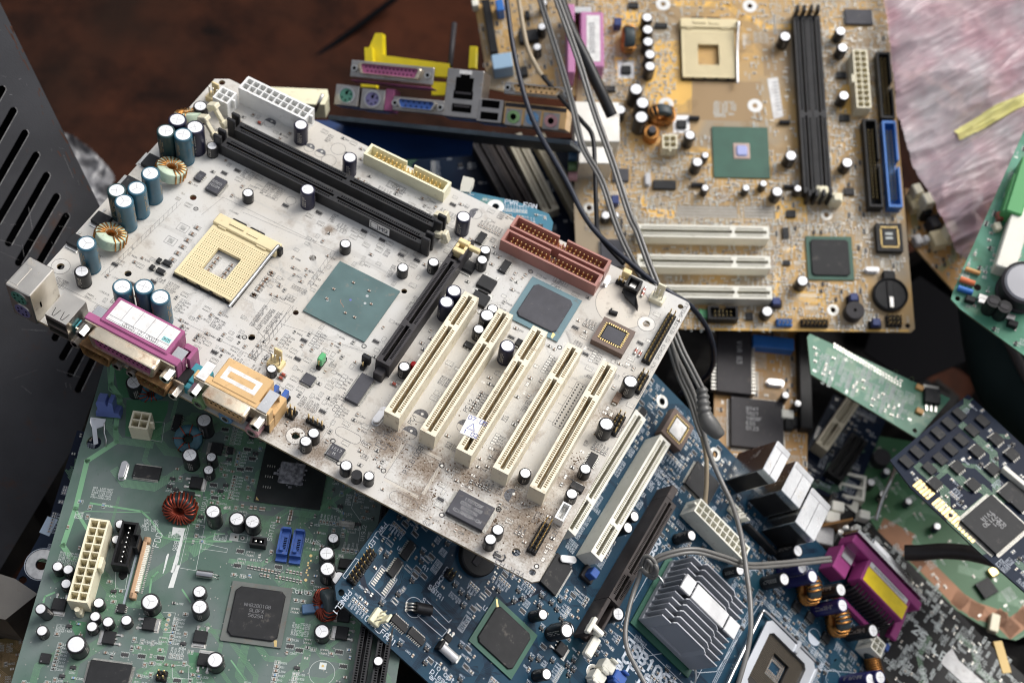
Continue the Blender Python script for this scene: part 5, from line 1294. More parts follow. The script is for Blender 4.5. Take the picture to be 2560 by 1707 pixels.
# lettering
def T2(b, I, c_, p, s_, h, rot=0., w=None, sx=1., sk=sk): x, y = b.at(*c_(*p)); text(I, s_, x, y, h, .06, sk, rot, w, 'l', sx); L2 = len(s_)*.93*h*sx; b.block(min(x,x+L2*cos(rot)-h*sin(rot)),min(y,y+L2*sin(rot)),max(x,x+L2*cos(rot)),max(y,y+L2*sin(rot)+h*cos(rot)))
T2(b, I, Z2, (1495,665), 'SATA1', 2.2, pi/2-.02, .28, 1.15); T2(b, I, Z2, (2295,665), 'SATA2', 2.2, pi-.1, .28); T2(b, I, Z2, (2165,1475), 'SATA3', 2.4, pi, .3); T2(b, I, Z1, (1930,765), 'FDD', 3.0, pi/2-.05, .32)
T2(b, I, Z1, (2285,830), '988', 2.0, pi/2, .25); T2(b, I, N_, (1500,1105), 'U19J1', 1.8, pi/2, .2); T2(b, I, F_, (910,1180), 'U19J2', 1.9, pi/2, .22)
for k, s_ in enumerate(('ON PWR', 'NO PWR', 'LED PWR', 'LED HD')): x, y = b.at(*Z1(1925,240+k*60)); text(I, s_, x, y, 1.3, .06, sk, pi, .18)
# smeared white marks
defm('smear', (.66,.68,.66), .6, dirt=.35, ds=300, dirtrgb=(.2,.27,.24))
for P in (((1270,1225),(1365,1235),(1355,1260),(1310,1480),(1280,1560),(1255,1560),(1290,1440),(1330,1290),(1300,1270),(1262,1290)), ((1235,1418),(1243,1425),(1215,1530),(1200,1567),(1195,1567),(1222,1440))):
    Q = [b.at(*N_(*p)) for p in P]; q = MB(); q.add([(x,y,.06) for x,y in Q],[tuple(range(len(Q)))],M['smear']); b.part('white_smear', q)
Q = [b.at(*L_(*p)) for p in ((1290,700),(1322,700),(1275,865),(1235,868))]; q = MB(); q.add([(x,y,.06) for x,y in Q],[(0,1,2,3)],M['smear']); b.part('white_smear', q)
for c_, P in ((N_,((1395,1200),(1505,1215),(1440,1545),(1320,1525),(1395,1200))),(N_,((1285,1190),(1385,1200),(1275,1560))),(L_,((1265,1435),(1390,1435),(1385,1535),(1268,1530),(1265,1435))),(F_,((860,790),(820,940),(890,1040),(870,1190))),(N_,((1190,600),(1210,460),(1110,450))),(N_,((960,560),(1190,600))),(L_,((1200,1045),(1290,1050),(1260,1195),(1195,1190))),(L_,((850,740),(940,760),(920,880),(850,870),(850,740))),(Z2,((350,690),(775,790),(765,850),(345,790),(350,690))),(N_,((1600,980),(1525,1030),(1500,1200)))):
    stroke(I, [b.at(*c_(*p)) for p in P], .16, .06, sk)
x, y = b.at(*R_(308,1490)); circ(I, x, y, 6.2, .18, .06, sk, 36); q = .8; x2, y2 = b.at(*R_(315,1440)); art.pad.quad((x2-1.7,y2-1.7,.05),(x2+1.7,y2-1.7,.05),(x2+1.7,y2+1.7,.05),(x2-1.7,y2+1.7,.05),sk); disc(art.pad,x2,y2,.7,.07,M['gold'],8); b.block(x-7,y-7,x+7,y+7)
# wide tracks
TB = M['trace_green_bright']
tpx(art, N_, ((830,0),(815,180),(880,270),(850,500),(855,600),(640,740),(555,1090),(462,1360),(520,1450),(620,1475)), 2.6, TB)
tpx(art, N_, ((555,1100),(640,1240)), 1.6, TB); tpx(art, N_, ((790,0),(800,220),(900,290),(865,440)), .5, TB)
tpx(art, N_, ((665,1050),(1040,1110),(1100,1165),(1200,1300),(1330,1330),(1700,1330)), 1.0, TB); tpx(art, N_, ((590,1130),(630,1110),(1100,1120)), .35, TB)
tpx(art, L_, ((1100,900),(1115,790),(1160,750)), .9, TB); tpx(art, L_, ((1280,500),(1500,510),(1600,470),(1650,470)), .7, TB); tpx(art, L_, ((320,970),(330,930),(400,900)), .9, TB)
tpx(art, L_, ((1340,880),(1400,970)), .8, TB); tpx(art, L_, ((1700,1400),(1800,1540)), .7, TB); tpx(art, R_, ((200,870),(150,800),(60,720)), .4, TB)
for k in range(60): art.route(art.r.uniform(10, 135), art.r.uniform(-60, 110), art.r.choice((0, pi/4, pi/2, -pi/4, pi)), art.r.randint(3, 12), art.r.uniform(8, 26), .2, .5, m=TB if art.r.random() < .3 else None)
# lighter copper areas
defm('pour_green', (.055,.17,.085), .36, coat=.35)
for c_, P in ((N_,((930,290),(1240,300),(1230,380),(1190,480),(1180,600),(920,560))),(N_,((840,60),(1180,60),(1210,260),(880,280))),(N_,((1500,960),(1700,980),(1680,1120),(1540,1150))),(L_,((500,1100),(640,1120),(620,1270),(560,1230))),(L_,((1380,1330),(1500,1350),(1480,1500),(1400,1500))),(L_,((2170,1080),(2240,1090),(2230,1240),(2180,1230)))):
    Q = [b.at(*c_(*p)) for p in P]; art.tr.add([(x,y,.012) for x,y in Q],[tuple(range(len(Q)))],M['pour_green'])
# rows of small parts around the sockets
for x0, y0, n in ((87,38,4),(93,38,3)): pass
for p, n in (((1120,1090),10),((1750,1160),5),((1580,1255),8),((1330,1220),3)): x, y = b.at(*Z2(*p)); art.row(x, y, n, 1.75, -.1, 1.25, 1.9, False, None, False)
for k, p in enumerate(((1165,125),(1230,130),(1320,145),(1370,150),(1020,95))): x, y = b.at(*Z2(*p)); art.chip(x, y, 1.5, 2.3, False, m=M['smd_brown'], frame=False); b.block(x-1.2,y-1.5,x+1.2,y+1.5)
for p in ((1820,185),(1815,230),(1800,280),(1790,320),(1775,380),(1610,290),(1600,350)): x, y = b.at(*Z2(*p)); art.chip(x, y, 1.4, 2.2, True, m=M['smd_brown'], frame=False); b.block(x-1.2,y-1.,x+1.2,y+1.)
art.smd = ('smd_brown','smd_dark','smd_brown','smd_brown','smd_blue')
art.fill(30, 55, 75, 80, 160); art.fill(50, 78, 95, 130, 240, 'rrctxb'); art.fill(72, -6, 140, 50, 700, 'rrcctb'); art.fill(100, -60, 140, 0, 260); art.fill(-5, -60, 70, -3, 520, 'rrcctxb'); art.fill(14, 0, 24, 40, 40); art.fill(36,40,60,60,60,'rtc'); art.fill(44,60,72,110,120); art.fill(105,50,140,100,120); art.fill(-16, -70, 140, -40, 200, 'rtc'); art.fill(-14,-20,0,60,10,'tc'); art.fill(30,-10,60,6,20,'ct')
art.vias(350, 40, -60, 140, 100); art.vias(150, -15, -60, 50, 10)
art.done(); green = b
# ================================================================ 3. the blue board leaning on the right
H5, Z3, Z4, Z5, Z6, Z7 = crop(1400,1174), crop(800,1400,6.5333), crop(1400,980,6.5333), crop(1400,1220,6.5333), crop(1800,1260,4.2), crop(1840,1440,5.87)
b = Board(Matrix(((-0.686094,-0.479649,0.547003),(-0.688115,0.671919,-0.273903),(-0.236164,-0.564324,-0.791053))), Vector((79.481,59.169,831.872)),
    'motherboard', 'blue motherboard with finned heatsink and metal processor frame, leaning at the lower right', 'motherboard', None)
pcb_mat('mask_blue', (.0075,.036,.068), (.011,.052,.090), rough=.38, spec=.22, coat=.0, var_scale=14, grime=.10, grimecol=(.08,.09,.10))
defm('pcb_edge_blue', (.03,.045,.06), .6, var=.2, vs=200)
defm('silk_pale', (.58,.63,.70), .6)
defm('trace_blue', (.003,.010,.026), .38, spec=.22); defm('pour_blue', (.008,.045,.070), .38, spec=.22)
outline = [(104.5,194),(100,198.5),(-215,198.5),(-215,-38.5),(104.5,-38.5)]
hl = [(7.5,-28.1,2.0),(-39.2,-29.,2.0),(-38.8,132.1,2.0),(*b.at(*Z3(350,525)),1.7),(*b.at(*H5(1440,822)),1.5),(*b.at(*H5(2028,1405)),1.5)]
slab(b, outline, hl, M['mask_blue'], M['pcb_edge_blue'])
for x, y, r in hl[:3]: ring_hole(b, x, y, 2.1, 4.2)
art = Art(b, outline, 'silk_pale', 'trace_blue', 21); I = art.ink; sk = M['silk_pale']
pci(b, 0, 0, 13.9, 'cream_clean', 'contact_pale', 88); pci(b, 20.9, 0, 13.9, 'cream_clean', 'contact_pale', 88)
# graphics slot, lies from y 28 to 100
q = slot_mesh(73, 8.4, 14, 1.9, M['brown_grey'], M['black_hole'], 1.03, (54,), .55, 2., 3.5)
o = b.part('graphics_slot', q, -22.3, 27.5)
for bb in ((-.4,-9,0,4.2,.02,14),(1.6,72.98,0,4.2,97,13.6),(-4.2,72.98,0,-2.6,95,11.5),(-2.6,73,0,1.6,95,3)): q = MB(); q.box(*bb,M['brown_grey'],.35); new('slot_end', q.mesh('slot_end'), o)
q = MB(); q.box(-3.6,91,10,5.2,94,15.5,M['cream_clean'],.5); q.box(-6.0,93.8,8.6,-1.0,106,12,M['cream_clean'],.6); q.box(4.0,88,13,6.4,98,16,M['cream_clean'],.5); new('retention_clip', q.mesh('retention_clip'), o)
new('contact_row', slot_contacts(73, 1.9, 14, M['tin'], 1.03, 3.5, (54,)).mesh('contact_row'), o); b.block(-27,18,-17,126)
plcc(b, -15.6, -26.8, 1.4, -7.6, 6.2, 'socket_brown', 'label_white', 'black_plastic')
o = b.part('power_connector', cellconn(10, 2, 12.8, body='cream_clean'), -81.6, 10.6); b.block(-83,8,-36,23)
# finned heatsink
defm('fin_edge', (.48,.49,.52), .4, .1); q = MB(); HM = M['heat_alu']; hx0, hx1, hy0, hy1, hz = -89.5, -46.0, 48.5, 91.0, 25.5
q.box(hx0, hy0, 2.4, hx1, hy1, 6.0, HM, .3)
o = b.part('heatsink', q); nf = 11
for k in range(nf):
    y = hy0+.4+k*(hy1-hy0-1.6)/(nf-1)
    zt = hz; f = MB(); t = .8
    P = [(hx1-.1, 0, 4), (hx1-.1, 0, zt-2.5), (hx1-6, 0, zt-.2), (hx1-19, 0, zt), (hx0+9, 0, zt), (hx0+.2, 0, zt-1.2), (hx0+.2, 0, 4)]
    # outline of the fin, kinked sideways like a shallow W along its length
    xs_ = [hx1, hx1-7, hx1-9, hx1-31, hx1-33, hx0]; dy = [1.5, 1.5, 0, 0, 1.5, 1.5]
    for i in range(5):
        a, c = xs_[i], xs_[i+1]; ya_, yc_ = y+dy[i], y+dy[i+1]; zt_ = zt-(2.2 if i in (0,) else 0)-(1.0 if i == 4 else 0)
        v = [(a,ya_,5.5),(c,yc_,5.5),(c,yc_,zt_),(a,ya_,zt_),(a,ya_-t,5.5),(c,yc_-t,5.5),(c,yc_-t,zt_),(a,ya_-t,zt_)]
        f.add(v, [(0,1,2,3),(7,6,5,4),(3,2,6,7),(0,3,7,4),(1,5,6,2)], HM)
        f.add([(a,ya_-.2,zt_+.02),(c,yc_-.2,zt_+.02),(c,yc_-t+.1,zt_+.02),(a,ya_-t+.1,zt_+.02)],[(0,1,2,3)],M['fin_edge'])
    new('fin', f.mesh('fin'), o)
q = MB(); cy0, cy1 = 62.8, 72.6
for a, c in ((hx1+.2,hx1-7.6),(hx1-8.6,hx1-34.5),(hx1-35.5,hx0-.6)): q.box(c, cy0, hz+.05, a, cy1, hz+1.3, M['clip_silver'], .3)
new('clip_plate', q.mesh('clip_plate'), o)
q = MB(); q.tube(catmull([(hx1-2,cy0+4,8),(hx1+3,cy0+2,7),(hx1+7,cy0,3),(hx1+7,cy0-2,.4)],4),.7,M['steel'],6); new('wire_clip', q.mesh('wire_clip'), o); q = MB(); q.tube(catmull([(hx0+4,cy1+16,7),(hx0-2,cy1+20,6),(hx0-6,cy1+24,3),(hx0-7,cy1+26,.4)],4),.7,M['steel'],6); new('wire_clip', q.mesh('wire_clip'), o)
q = MB(); q.box(-91,46.5,.4,-43.5,95,1.4,M['bga_green']); b.part('chipset', q); q = MB(); q.box(-82,55,1.4,-54,84,2.4,M['chip']); new('lid', q.mesh('lid'), b.root.children[-1]); b.block(-94,44,-42,97)
rect(I, -97, 42, -39.5, 99, .3, .06, sk)
# processor frame (land grid socket)
a0 = b.at(*Z7(480,600), 5); a1 = b.at(*Z7(1190,1290), 5)
fx0, fx1, fy0, fy1 = a1[0], a0[0], a0[1], a0[1]+52
q = MB(); WM = M['steel']
ix0, ix1, iy0, iy1 = fx0+6.0, fx1-5, fy0+5.4, fy1-9
FM = mat('frame_steel', (.66,.68,.71), .30, .9, var=.05, vs=30, bump=.05, bs=200)
def ringpoly(x0, y0, x1, y1, c): return [(x0+c,y0),(x1-c,y0),(x1,y0+c),(x1,y1-c),(x1-c,y1),(x0+c,y1),(x0,y1-c),(x0,y0+c)]
O_, I_ = ringpoly(fx0,fy0,fx1,fy1,3), ringpoly(ix0,iy0,ix1,iy1,2.5)
for z0_, z1_ in ((4.2,5.4),):
    n = 8; v = [(x,y,z1_) for x,y in O_]+[(x,y,z1_-.0) for x,y in I_]+[(x,y,z0_) for x,y in O_]+[(x,y,z0_-1.4) for x,y in I_]
    q.add(v, [(k,(k+1)%n,n+(k+1)%n,n+k) for k in range(n)]+[(2*n+k,2*n+(k+1)%n,(k+1)%n,k) for k in range(n)]+[(n+k,n+(k+1)%n,3*n+(k+1)%n,3*n+k) for k in range(n)], FM)
q.box(ix0+10, fy0-3.5, 4.2, ix0+13, iy0, 6.4, FM, .6); q.box(fx0-1.6,fy0+2,1,fx0,fy1-4,6.2,FM,.4)
o = b.part('processor_frame', q)
q = MB(); LG = mat('land_plate', (.016,.0125,.010), .5, var=.1, vs=100); p_ = 1.09; nx_ = int((ix1-ix0-2)/p_)
xs = [ix0-1]; ys = [iy0-1]
for k in range(nx_): xs += [ix0+1+k*p_, ix0+1+k*p_+.55]
for k in range(nx_): ys += [iy0+1+k*p_, iy0+1+k*p_+.55]
xs.append(ix1+1); ys.append(iy1+1); cxm, cym = b.at(*Z7(590,1370), 3)
GD = mat('land_gold', (.11,.085,.05), .5, .3)
q.hf(xs, ys, lambda i, j: None if (abs((xs[i]+xs[i+1])/2-cxm) < 6.6 and abs((ys[j]+ys[j+1])/2-cym) < 7.5) else ((3.5, GD) if (i%2 and j%2) else 3.2), 1.2, LG)
new('contact_field', q.mesh('contact_field'), o)
q = MB()
for k in range(9):
    for j in range(8):
        if 2 <= k <= 6 and 2 <= j <= 4: continue
        X, Y = cxm-5.6+k*1.4, cym-6.4+j*1.75; q.box(X-.4,Y-.6,.02,X+.4,Y+.6,.8,M['smd_brown']); q.box(X-.42,Y-.62,.02,X+.42,Y-.3,.85,M['solder']); q.box(X-.42,Y+.3,.02,X+.42,Y+.62,.85,M['solder'])
new('chip_capacitors', q.mesh('chip_capacitors'), o, kind='stuff')
q = MB(); q.tube(catmull([(fx1+4,fy0-1,3),(fx1+4.6,fy0+10,4),(fx1+4.6,fy1-10,4),(fx1+4,fy1+8,4)],4),1.1,M['steel'],8); q.tube(catmull([(fx0-2,fy0-2.6,3),(fx0+20,fy0-3.0,3),(fx1+1,fy0-2.6,3),(fx1+4,fy0-1,3)],4),1.1,M['steel'],8); new('load_lever', q.mesh('load_lever'), o)
b.block(fx0-4,fy0-5,fx1+6,fy1+10)
for s in range(3): rect(I, fx0-6-s, fy0-8-s*1.2, fx1+9+s, fy1+6, .22, .06, sk)
# rear sockets in tall metal shells
def shell(bd, name, x0, x1, y0, y1, z1, face=True, lab=False):
    q = MB(); q.box(x0,y0,.3,x1,y1,z1,M['shield_clean'],.35); o = bd.part(name, q)
    q = MB(); q.box(x0+.8,y1-.02,1.2,x1-.8,y1+.25,z1-6,M['black_plastic']); q.box(x0-.15,y0+1.5,.5,x0,y1-1,z1-2,M['black_plastic']) if face else None; new('inner_block', q.mesh('inner_block'), o)
    q = MB(); q.box(x0+.5,y0+.2,z1+.02,x1-.5,y0+4,z1+.22,M['steel']); stroke(q,[((x0+x1)/2,y0+4),((x0+x1)/2,y1)],.3,z1+.05,M['charcoal']); new('shield_fold', q.mesh('shield_fold'), o)
    bd.block(x0,y0,x1,y1); return o
shell(b, 'sound_sockets', -64.3, -52.4, -42.5, -19.6, 34)
shell(b, 'network_and_usb_sockets', -88.4, -72.0, -45.5, -21.8, 30, lab=True)
shell(b, 'usb_sockets', -107.2, -89.6, -40.3, -12.8, 30)
o, W_1, L_1 = bx(b, 'transformer', H5(1395,385), H5(1595,620), 6, 'black_plastic', .8)
# rear video and printer ports
q = MB(); q.box(-135,-48,.1,-118,-36,13,M['teal_plastic'],.8); q.box(-137,-52,.1,-116,-47.5,15,M['teal_plastic'],.8); o = b.part('video_port', q)
for x in (-119,-134): hexnut(b, x, -52, 9, 7, 2.6, 'cream_clean', o)
MG = M['magenta']; q = MB()
q.box(-194.5,-42,8.5,-154,-26.6,20,MG,.6); q.box(-203,-48.5,7.5,-138,-42.3,19.6,MG,.6); q.box(-205,-42,.1,-199,-22,8,MG,.5); q.box(-150,-42,.1,-138,-24,12,MG,.5); q.box(-195,-20,.1,-154,-17,4,MG,.4); q.box(-198,-42,.1,-150,-38,9,MG,.4)
o = b.part('parallel_port', q); b.block(-205,-50,-137,-15)
q = MB(); q.box(-193,-37.6,20.02,-155.5,-27.4,20.2,M['label_yellow']); new('yellow_label', q.mesh('yellow_label'), o)
q = MB(); q.box(-191.5,-42.6,21.52,-155,-38.2,21.66,M['label_white']) if False else q.box(-191.5,-41.6,20.02,-156,-38.2,20.2,M['label_white'])
for k in range(24): q.quad((-188+k*1.2,-41,20.23),(-187.5+k*1.2,-41,20.23),(-187.5+k*1.2,-39,20.23),(-188+k*1.2,-39,20.23),M['ink'])
new('white_label', q.mesh('white_label'), o)
q = MB()
for k in range(13):
    X = -192+k*2.9; q.tube(catmull([(X,-29,15),(X,-25,14.5),(X,-22,11),(X,-20.5,.2)],3),.55,M['charcoal'],5); q.tube(catmull([(X+1.4,-29,11),(X+1.4,-27,10),(X+1.4,-25,7),(X+1.4,-24.5,.2)],3),.5,M['charcoal'],5)
new('pin_row', q.mesh('pin_row'), o)
q = MB(); q.box(-204,-52.5,7,-138,-50,20.4,M['shield_clean'],.1); q.box(-149,-50,12,-140,-34,12.8,M['steel']); q.box(-149,-34.8,.1,-140,-34,12.4,M['steel']); new('bracket', q.mesh('bracket'), o)
m_, s_ = dshell(39, 9.6, 6.4, 1.5, 'shield_clean', (13,12), 'magenta'); sh = new('d_shell', m_.mesh('d_shell'), o, TL(-171,-51,14)); new('contact_holes', s_.mesh('contact_holes'), sh)
for x in (-141,-201): hexnut(b, x, -51, 14, 7, 2.7, 'cream_clean', o)
# capacitors
BL = 'sleeve_blue'
for c_, x, y, d, h, sl, st in ((H5,550,342,6.4,14,BK,'x'),(H5,502,425,6.6,13,BK,'x'),(H5,970,482,6.6,14,BK,'i'),(Z6,820,487,8.0,16,BK,'i'),(Z6,865,665,8,18,BL,'i'),(H5,1325,738,6.4,12,BK,'i'),(H5,430,1058,8,12,BK,'x'),(H5,50,1165,8,12,BK,'x'),
    (Z6,678,785,8.2,17,BK,'x'),(Z6,975,757,8.2,22,BL,'i'),(Z6,1272,897,8.6,23,BK,'x'),(Z6,1290,1060,8.4,23,BL,'i'),(Z6,1610,1325,8.6,21,BK,'x'),(R_,1935,1062,6.2,10,BK,''),(R_,2110,1180,8.2,15,BK,'x'),(R_,1962,1500,6.4,10,BK,''),(Z7,1975,1515,8.4,22,BL,'i'),(Z7,2120,1480,8.8,24,BL,'x'),(H5,65,1170,8,11,BK,'x')):
    put_cap(b, *c_(x, y), d, h, sl, st)
put_toroid(b, *Z6(935,890), 8, (radians(75), 0, radians(-50)), R=6.0, r=2.6, hh=3.6, core='core_black', turns=20, wr=.72, span=5.9, a0=2.4)
put_toroid(b, *Z6(1238,1222), 8, (radians(75), 0, radians(-50)), R=6.0, r=2.6, hh=3.6, core='core_black', turns=20, wr=.72, span=5.9, a0=2.4)
x, y = b.at(*Z7(2000,1310), 4); q = MB(); q.cyl(0,0,-9,9,4.2,M['core_black'],18,axis='x',bot=True); q.cyl(0,0,9,11.5,2.6,M['chip_grey'],16,axis='x',bot=True)
o = b.part('coil', q, x, y, 5, radians(-40)); q = MB()
for k in range(9): q.tube([(-6.5+k*1.35,4.5*cos(a*.524),4.5*sin(a*.524)) for a in range(12)],.62,M['copper_wire'],6,True)
new('winding', q.mesh('winding'), o)
x, y = b.at(*Z7(2090,1020), 12.8); b.part('power_connector', cellconn(2,2,12.8,body='cream_clean'), x-4.9, y-4.9); b.block(x-6,y-6,x+6,y+6)
x, y = b.at(*Z7(2230,1040), 8); q = MB(); q.box(-1.5,-2.4,.1,1.5,2.4,8,M['blue_plastic'],.4); b.part('jumper_cap', q, x, y)
# chipset, packages
o, w, l, h0 = bga(b, (R_(1590,930), R_(1700,1540)), 1.0, 'bga_green', 'chip', 2.8, 1.1, 2.0)
q = MB(); q.quad((w/2-1.2,-l/2+.6,h0+.03),(w/2-.6,-l/2+1.2,h0+.03),(w/2-3.4,-l/2+4.4,h0+.03),(w/2-4.2,-l/2+3.4,h0+.03),M['gold']); new('corner_mark', q.mesh('corner_mark'), o)
def chp(c_, p, w, l, nx, ny, h=1.6, **k): x, y = b.at(*c_(*p), h); return chip(b, x, y, w, l, nx, ny, h, **k)
chp(R_, (945,590), 4.2, 10.2, 0, 8); chp(R_, (852,718), 4.2, 10.2, 0, 8); chp(R_, (885,1128), 10.2, 4.2, 8, 0); chp(R_, (1008,1222), 10.2, 4.2, 8, 0)
chp(R_, (2035,765), 8.2, 21, 0, 28, 2.0, ll=1.5, mark=('NEC90', 'JAPAN'), mk='mark_dim') if False else chp(R_, (2035,765), 12, 20, 0, 28, 2.2, ll=1.8)
chp(G_, (1640,905), 20, 18, 32, 30, 2.4, body='chip'); 
x, y = b.at(*G_(1560,880), 1); q = MB(); q.box(-9,-1,.1,9,1,2.2,M['cream_clean'],.4) 
for p, w_, l_ in (((1755,325+0),6,7),): x, y = b.at(*Z4(1370,315), 2); chip(b, x, y, 4.6, 4.6, 0, 4, 2)
for c_, p in ((Z7,(905,440)),(Z7,(1100,600)),(Z7,(1330,900)),(Z7,(1560,800))): x, y = b.at(*c_(*p), 2); chip(b, x, y, 5.4, 6, 0, 4, 2.2, ll=1.6, rz=pi/2)
dpak(b, *R_(2075,1315), pi/2, w=6.4); dpak(b, *H5(20,1340), pi/2, w=6.4) if False else None
dpak(b, *R_(1240,1235), 0, w=4, l=3.6, h=1.5)
# data sockets in black, fan socket, panel header, lying transistor
for p in ((1360,1080),(1260,1180)):
    x, y = b.at(*R_(*p), 6); sata(b, 0, 0, 0, 'black_plastic', 7.5, 18.0); b.occ.pop(); o = b.root.children[-1]; o.matrix_local = TL(x-1, y+1, .02, pi/2); b.block(x-2,y-4,x+20,y+5)
x, y = b.at(*R_(730,1080), 6); fanhdr(b, *R_(730,1080), pi/2, 'pale_yellow', 3, 11, px_h=4)
x0, y0 = b.at(*R_(535,830), 3); o = b.part('pin_header', header(4, 8, hb=2.6, hp=9, lean=3.4) if False else header(2, 8, hb=2.6, hp=9, lean=4.2), x0-1, y0-19, 0); b.block(x0-4,y0-22,x0+6,y0+3)
x0, y0 = b.at(*R_(1262,800), 3); b.part('pin_header', header(2, 2, hb=2.6, hp=8, lean=2), x0, y0-3); b.block(x0-2,y0-5,x0+5,y0+3)
q = MB(); q.cyl(0,0,0,8.5,3.0,M['sleeve_black'],14,axis='x',bot=True)
for s in (-1.6,0,1.6): q.tube([(0,s,0),(-2.4,s,0),(-3.4,s,-2)],.55,M['solder'],5); q.cyl(-3.6,s,-3,-2.4,.9,M['solder'],8)
x, y = b.at(*Z3(1560,770), 3); b.part('transistor', q, x, y, 3.05, radians(-150)+pi*.0); b.block(x-6,y-10,x+6,y+6)
x, y = b.at(*R_(1440,640)); q = MB(); q.lathe(0,0,[(10.6,0),(10.6,3.2),(10,3.8),(0,3.8)],[M['black_plastic']],36); q.box(-2,-6,3.6,2,6,4.5,M['charcoal'],.3); b.part('battery_holder', q, x, y); b.block(x-11,y-11,x+11,y+11)
crystal(b, *H5(65,655), 11.5, 4.8, 4, radians(35)); crystal(b, *R_(2125,655), 11.5, 4.8, 4, radians(0)) if False else None
q = MB(); q.box(-2.4,-2.6,2.5,2.4,2.6,8,M['blue_plastic'],.4); q.box(-4,-4,0,4,4,2.5,M['charcoal'],.3); x, y = b.at(*H5(245,760), 6); b.part('jumper_cap', q, x, y, .05); b.block(x-4,y-4,x+4,y+4)
q = MB(); q.cyl(0,0,-5,5,2.4,M['clip_silver'],14,axis='x',bot=True); q.box(-6.6,-2.6,-2.2,-5,2.6,2.2,M['black_plastic'],.3); q.box(5,-2.6,-2.2,6.4,2.6,2.2,M['tin'],.3); x, y = b.at(*R_(1240,1340), 3); b.part('crystal', q, x, y, 2.6, radians(180)); b.block(x-8,y-4,x+8,y+4)
for p, mm_ in (((375,1440),'cream_clean'),((305,1520),'cream_clean'),((455,1525),'blue_plastic')): x, y = b.at(*H5(*p), 8); q = MB(); q.box(-4,-3,.1,4,3,7,M[mm_],.6); q.box(-3,-4.4,3,1.4,-2.9,9,M[mm_],.5); q.box(-1,2.9,2,3.4,4.8,8,M[mm_],.5); b.part('fan_connector' if mm_ != 'blue_plastic' else 'jumper_cap', q, x, y); b.block(x-5,y-5,x+5,y+5)
x, y = b.at(*G_(1925,1110), 6); q = MB(); q.box(-6,-3,.1,6,3,3,M['cream_clean'],.4); q.box(-6,2,.1,-3,3,9,M['cream_clean'],.3); q.box(3,2,.1,6,3,9,M['cream_clean'],.3); pins(q,[(-2.5,0),(0,0),(2.5,0)],3,8,.6,M['tin']); b.part('fan_connector', q, x, y); b.block(x-7,y-4,x+7,y+4)
# empty pads for an unfitted package
x0, y0 = b.at(*Z3(1030,350)); rect(I, x0-5.4, y0-6, x0+5.4, y0+6, .24, .06, sk)
for k in range(8):
    for s in (-1,1): q = art.pad; q.box(x0+s*3.6-1.2, y0-5.0+k*1.32, .02, x0+s*3.6+1.2, y0-4.3+k*1.32, .22, M['solder'])
b.block(x0-6,y0-7,x0+6,y0+7)
# lettering
def TB_(c_, p, s_, h, rot=0, w=None, sx=1.): T2(b, I, c_, p, s_, h, rot, w, sx, sk)
RX = pi/2
TB_(R_, (1085,868), 'SATA1', 2.4, pi); TB_(R_, (1040,965), 'S', 2.4, pi); TB_(R_, (765,385), 'PWR_LED1', 2.4, RX); TB_(R_, (500,880), 'PANEL1', 2.6, -RX+pi); TB_(R_, (620,1100), 'CHA_FAN1', 2.8, pi+.0); TB_(R_, (1225,710), 'CLRCMOS0', 2.2, RX)
TB_(R_, (1045,720), 'A1', 2.2, pi); TB_(R_, (1125,1440), 'To optimize', 2.6, pi); TB_(R_, (1105,1485), 'please', 2.6, pi); TB_(R_, (1095,1525), 'and', 2.6, pi)
TB_(H5, (700,480), 'AGP', 5, RX, 1.1); TB_(H5, (470,1300), 'FSB1066', 6.2, pi, 1.5); TB_(H5, (455,1390), 'Core C', 6.2, pi, 1.5); TB_(H5, (400,1440), 'al Char', 6.2, pi, 1.5)
for k, s_ in enumerate(('disconnect', 'before', 'ing CPU', 'or mem')): x, y = b.at(*Z4(1640-k*55, 1300+k*58)); text(I, s_, x, y, 2.0, .06, sk, pi, .3)
TB_(R_, (1490,1020), 'U2', 2.4, pi); TB_(R_, (860,580), 'U8', 1.8, pi)
for k, ch in enumerate('ABCDEFGHJKLMNPRTUVWY'): x, y = b.at(*R_(1565-k*9.6, 965+k*17)); text(I, ch, x, y, 1.1, .06, sk, pi, .16)
for c_, P in ((R_,((800,400),(850,420),(790,505),(740,480),(800,400))),(R_,((770,880),(570,680)) if False else ((505,800),(620,650))),(R_,((1080,960),(1240,1120),(1260,1100))),(R_,((1010,1070),(1190,1225),(1230,1180),(1060,1020),(1010,1070))),(R_,((460,780),(555,650),(580,660),(480,800),(460,780))),(H5,((590,1220),(625,1370),(850,1330))),(H5,((880,1500),(920,1440),(1020,1490),(1150,1480),(1480,970),(1440,955))),(H5,((1380,740),(1490,730),(1520,890))),(H5,((1700,1510),(1920,1470),(2180,1490)))):
    stroke(I, [b.at(*c_(*p)) for p in P], .26, .06, sk)
for c_, p, r in ((Z7,(1150,890),5),(H5,(2010,1540),6),(R_,(985,1010),5)): x, y = b.at(*c_(*p)); circ(I, x, y, r, .25, .06, sk, 28); disc(I, x, y, r, .05, sk, 14, .0, pi) if p[0] == 1150 else None; b.block(x-r,y-r,x+r,y+r)
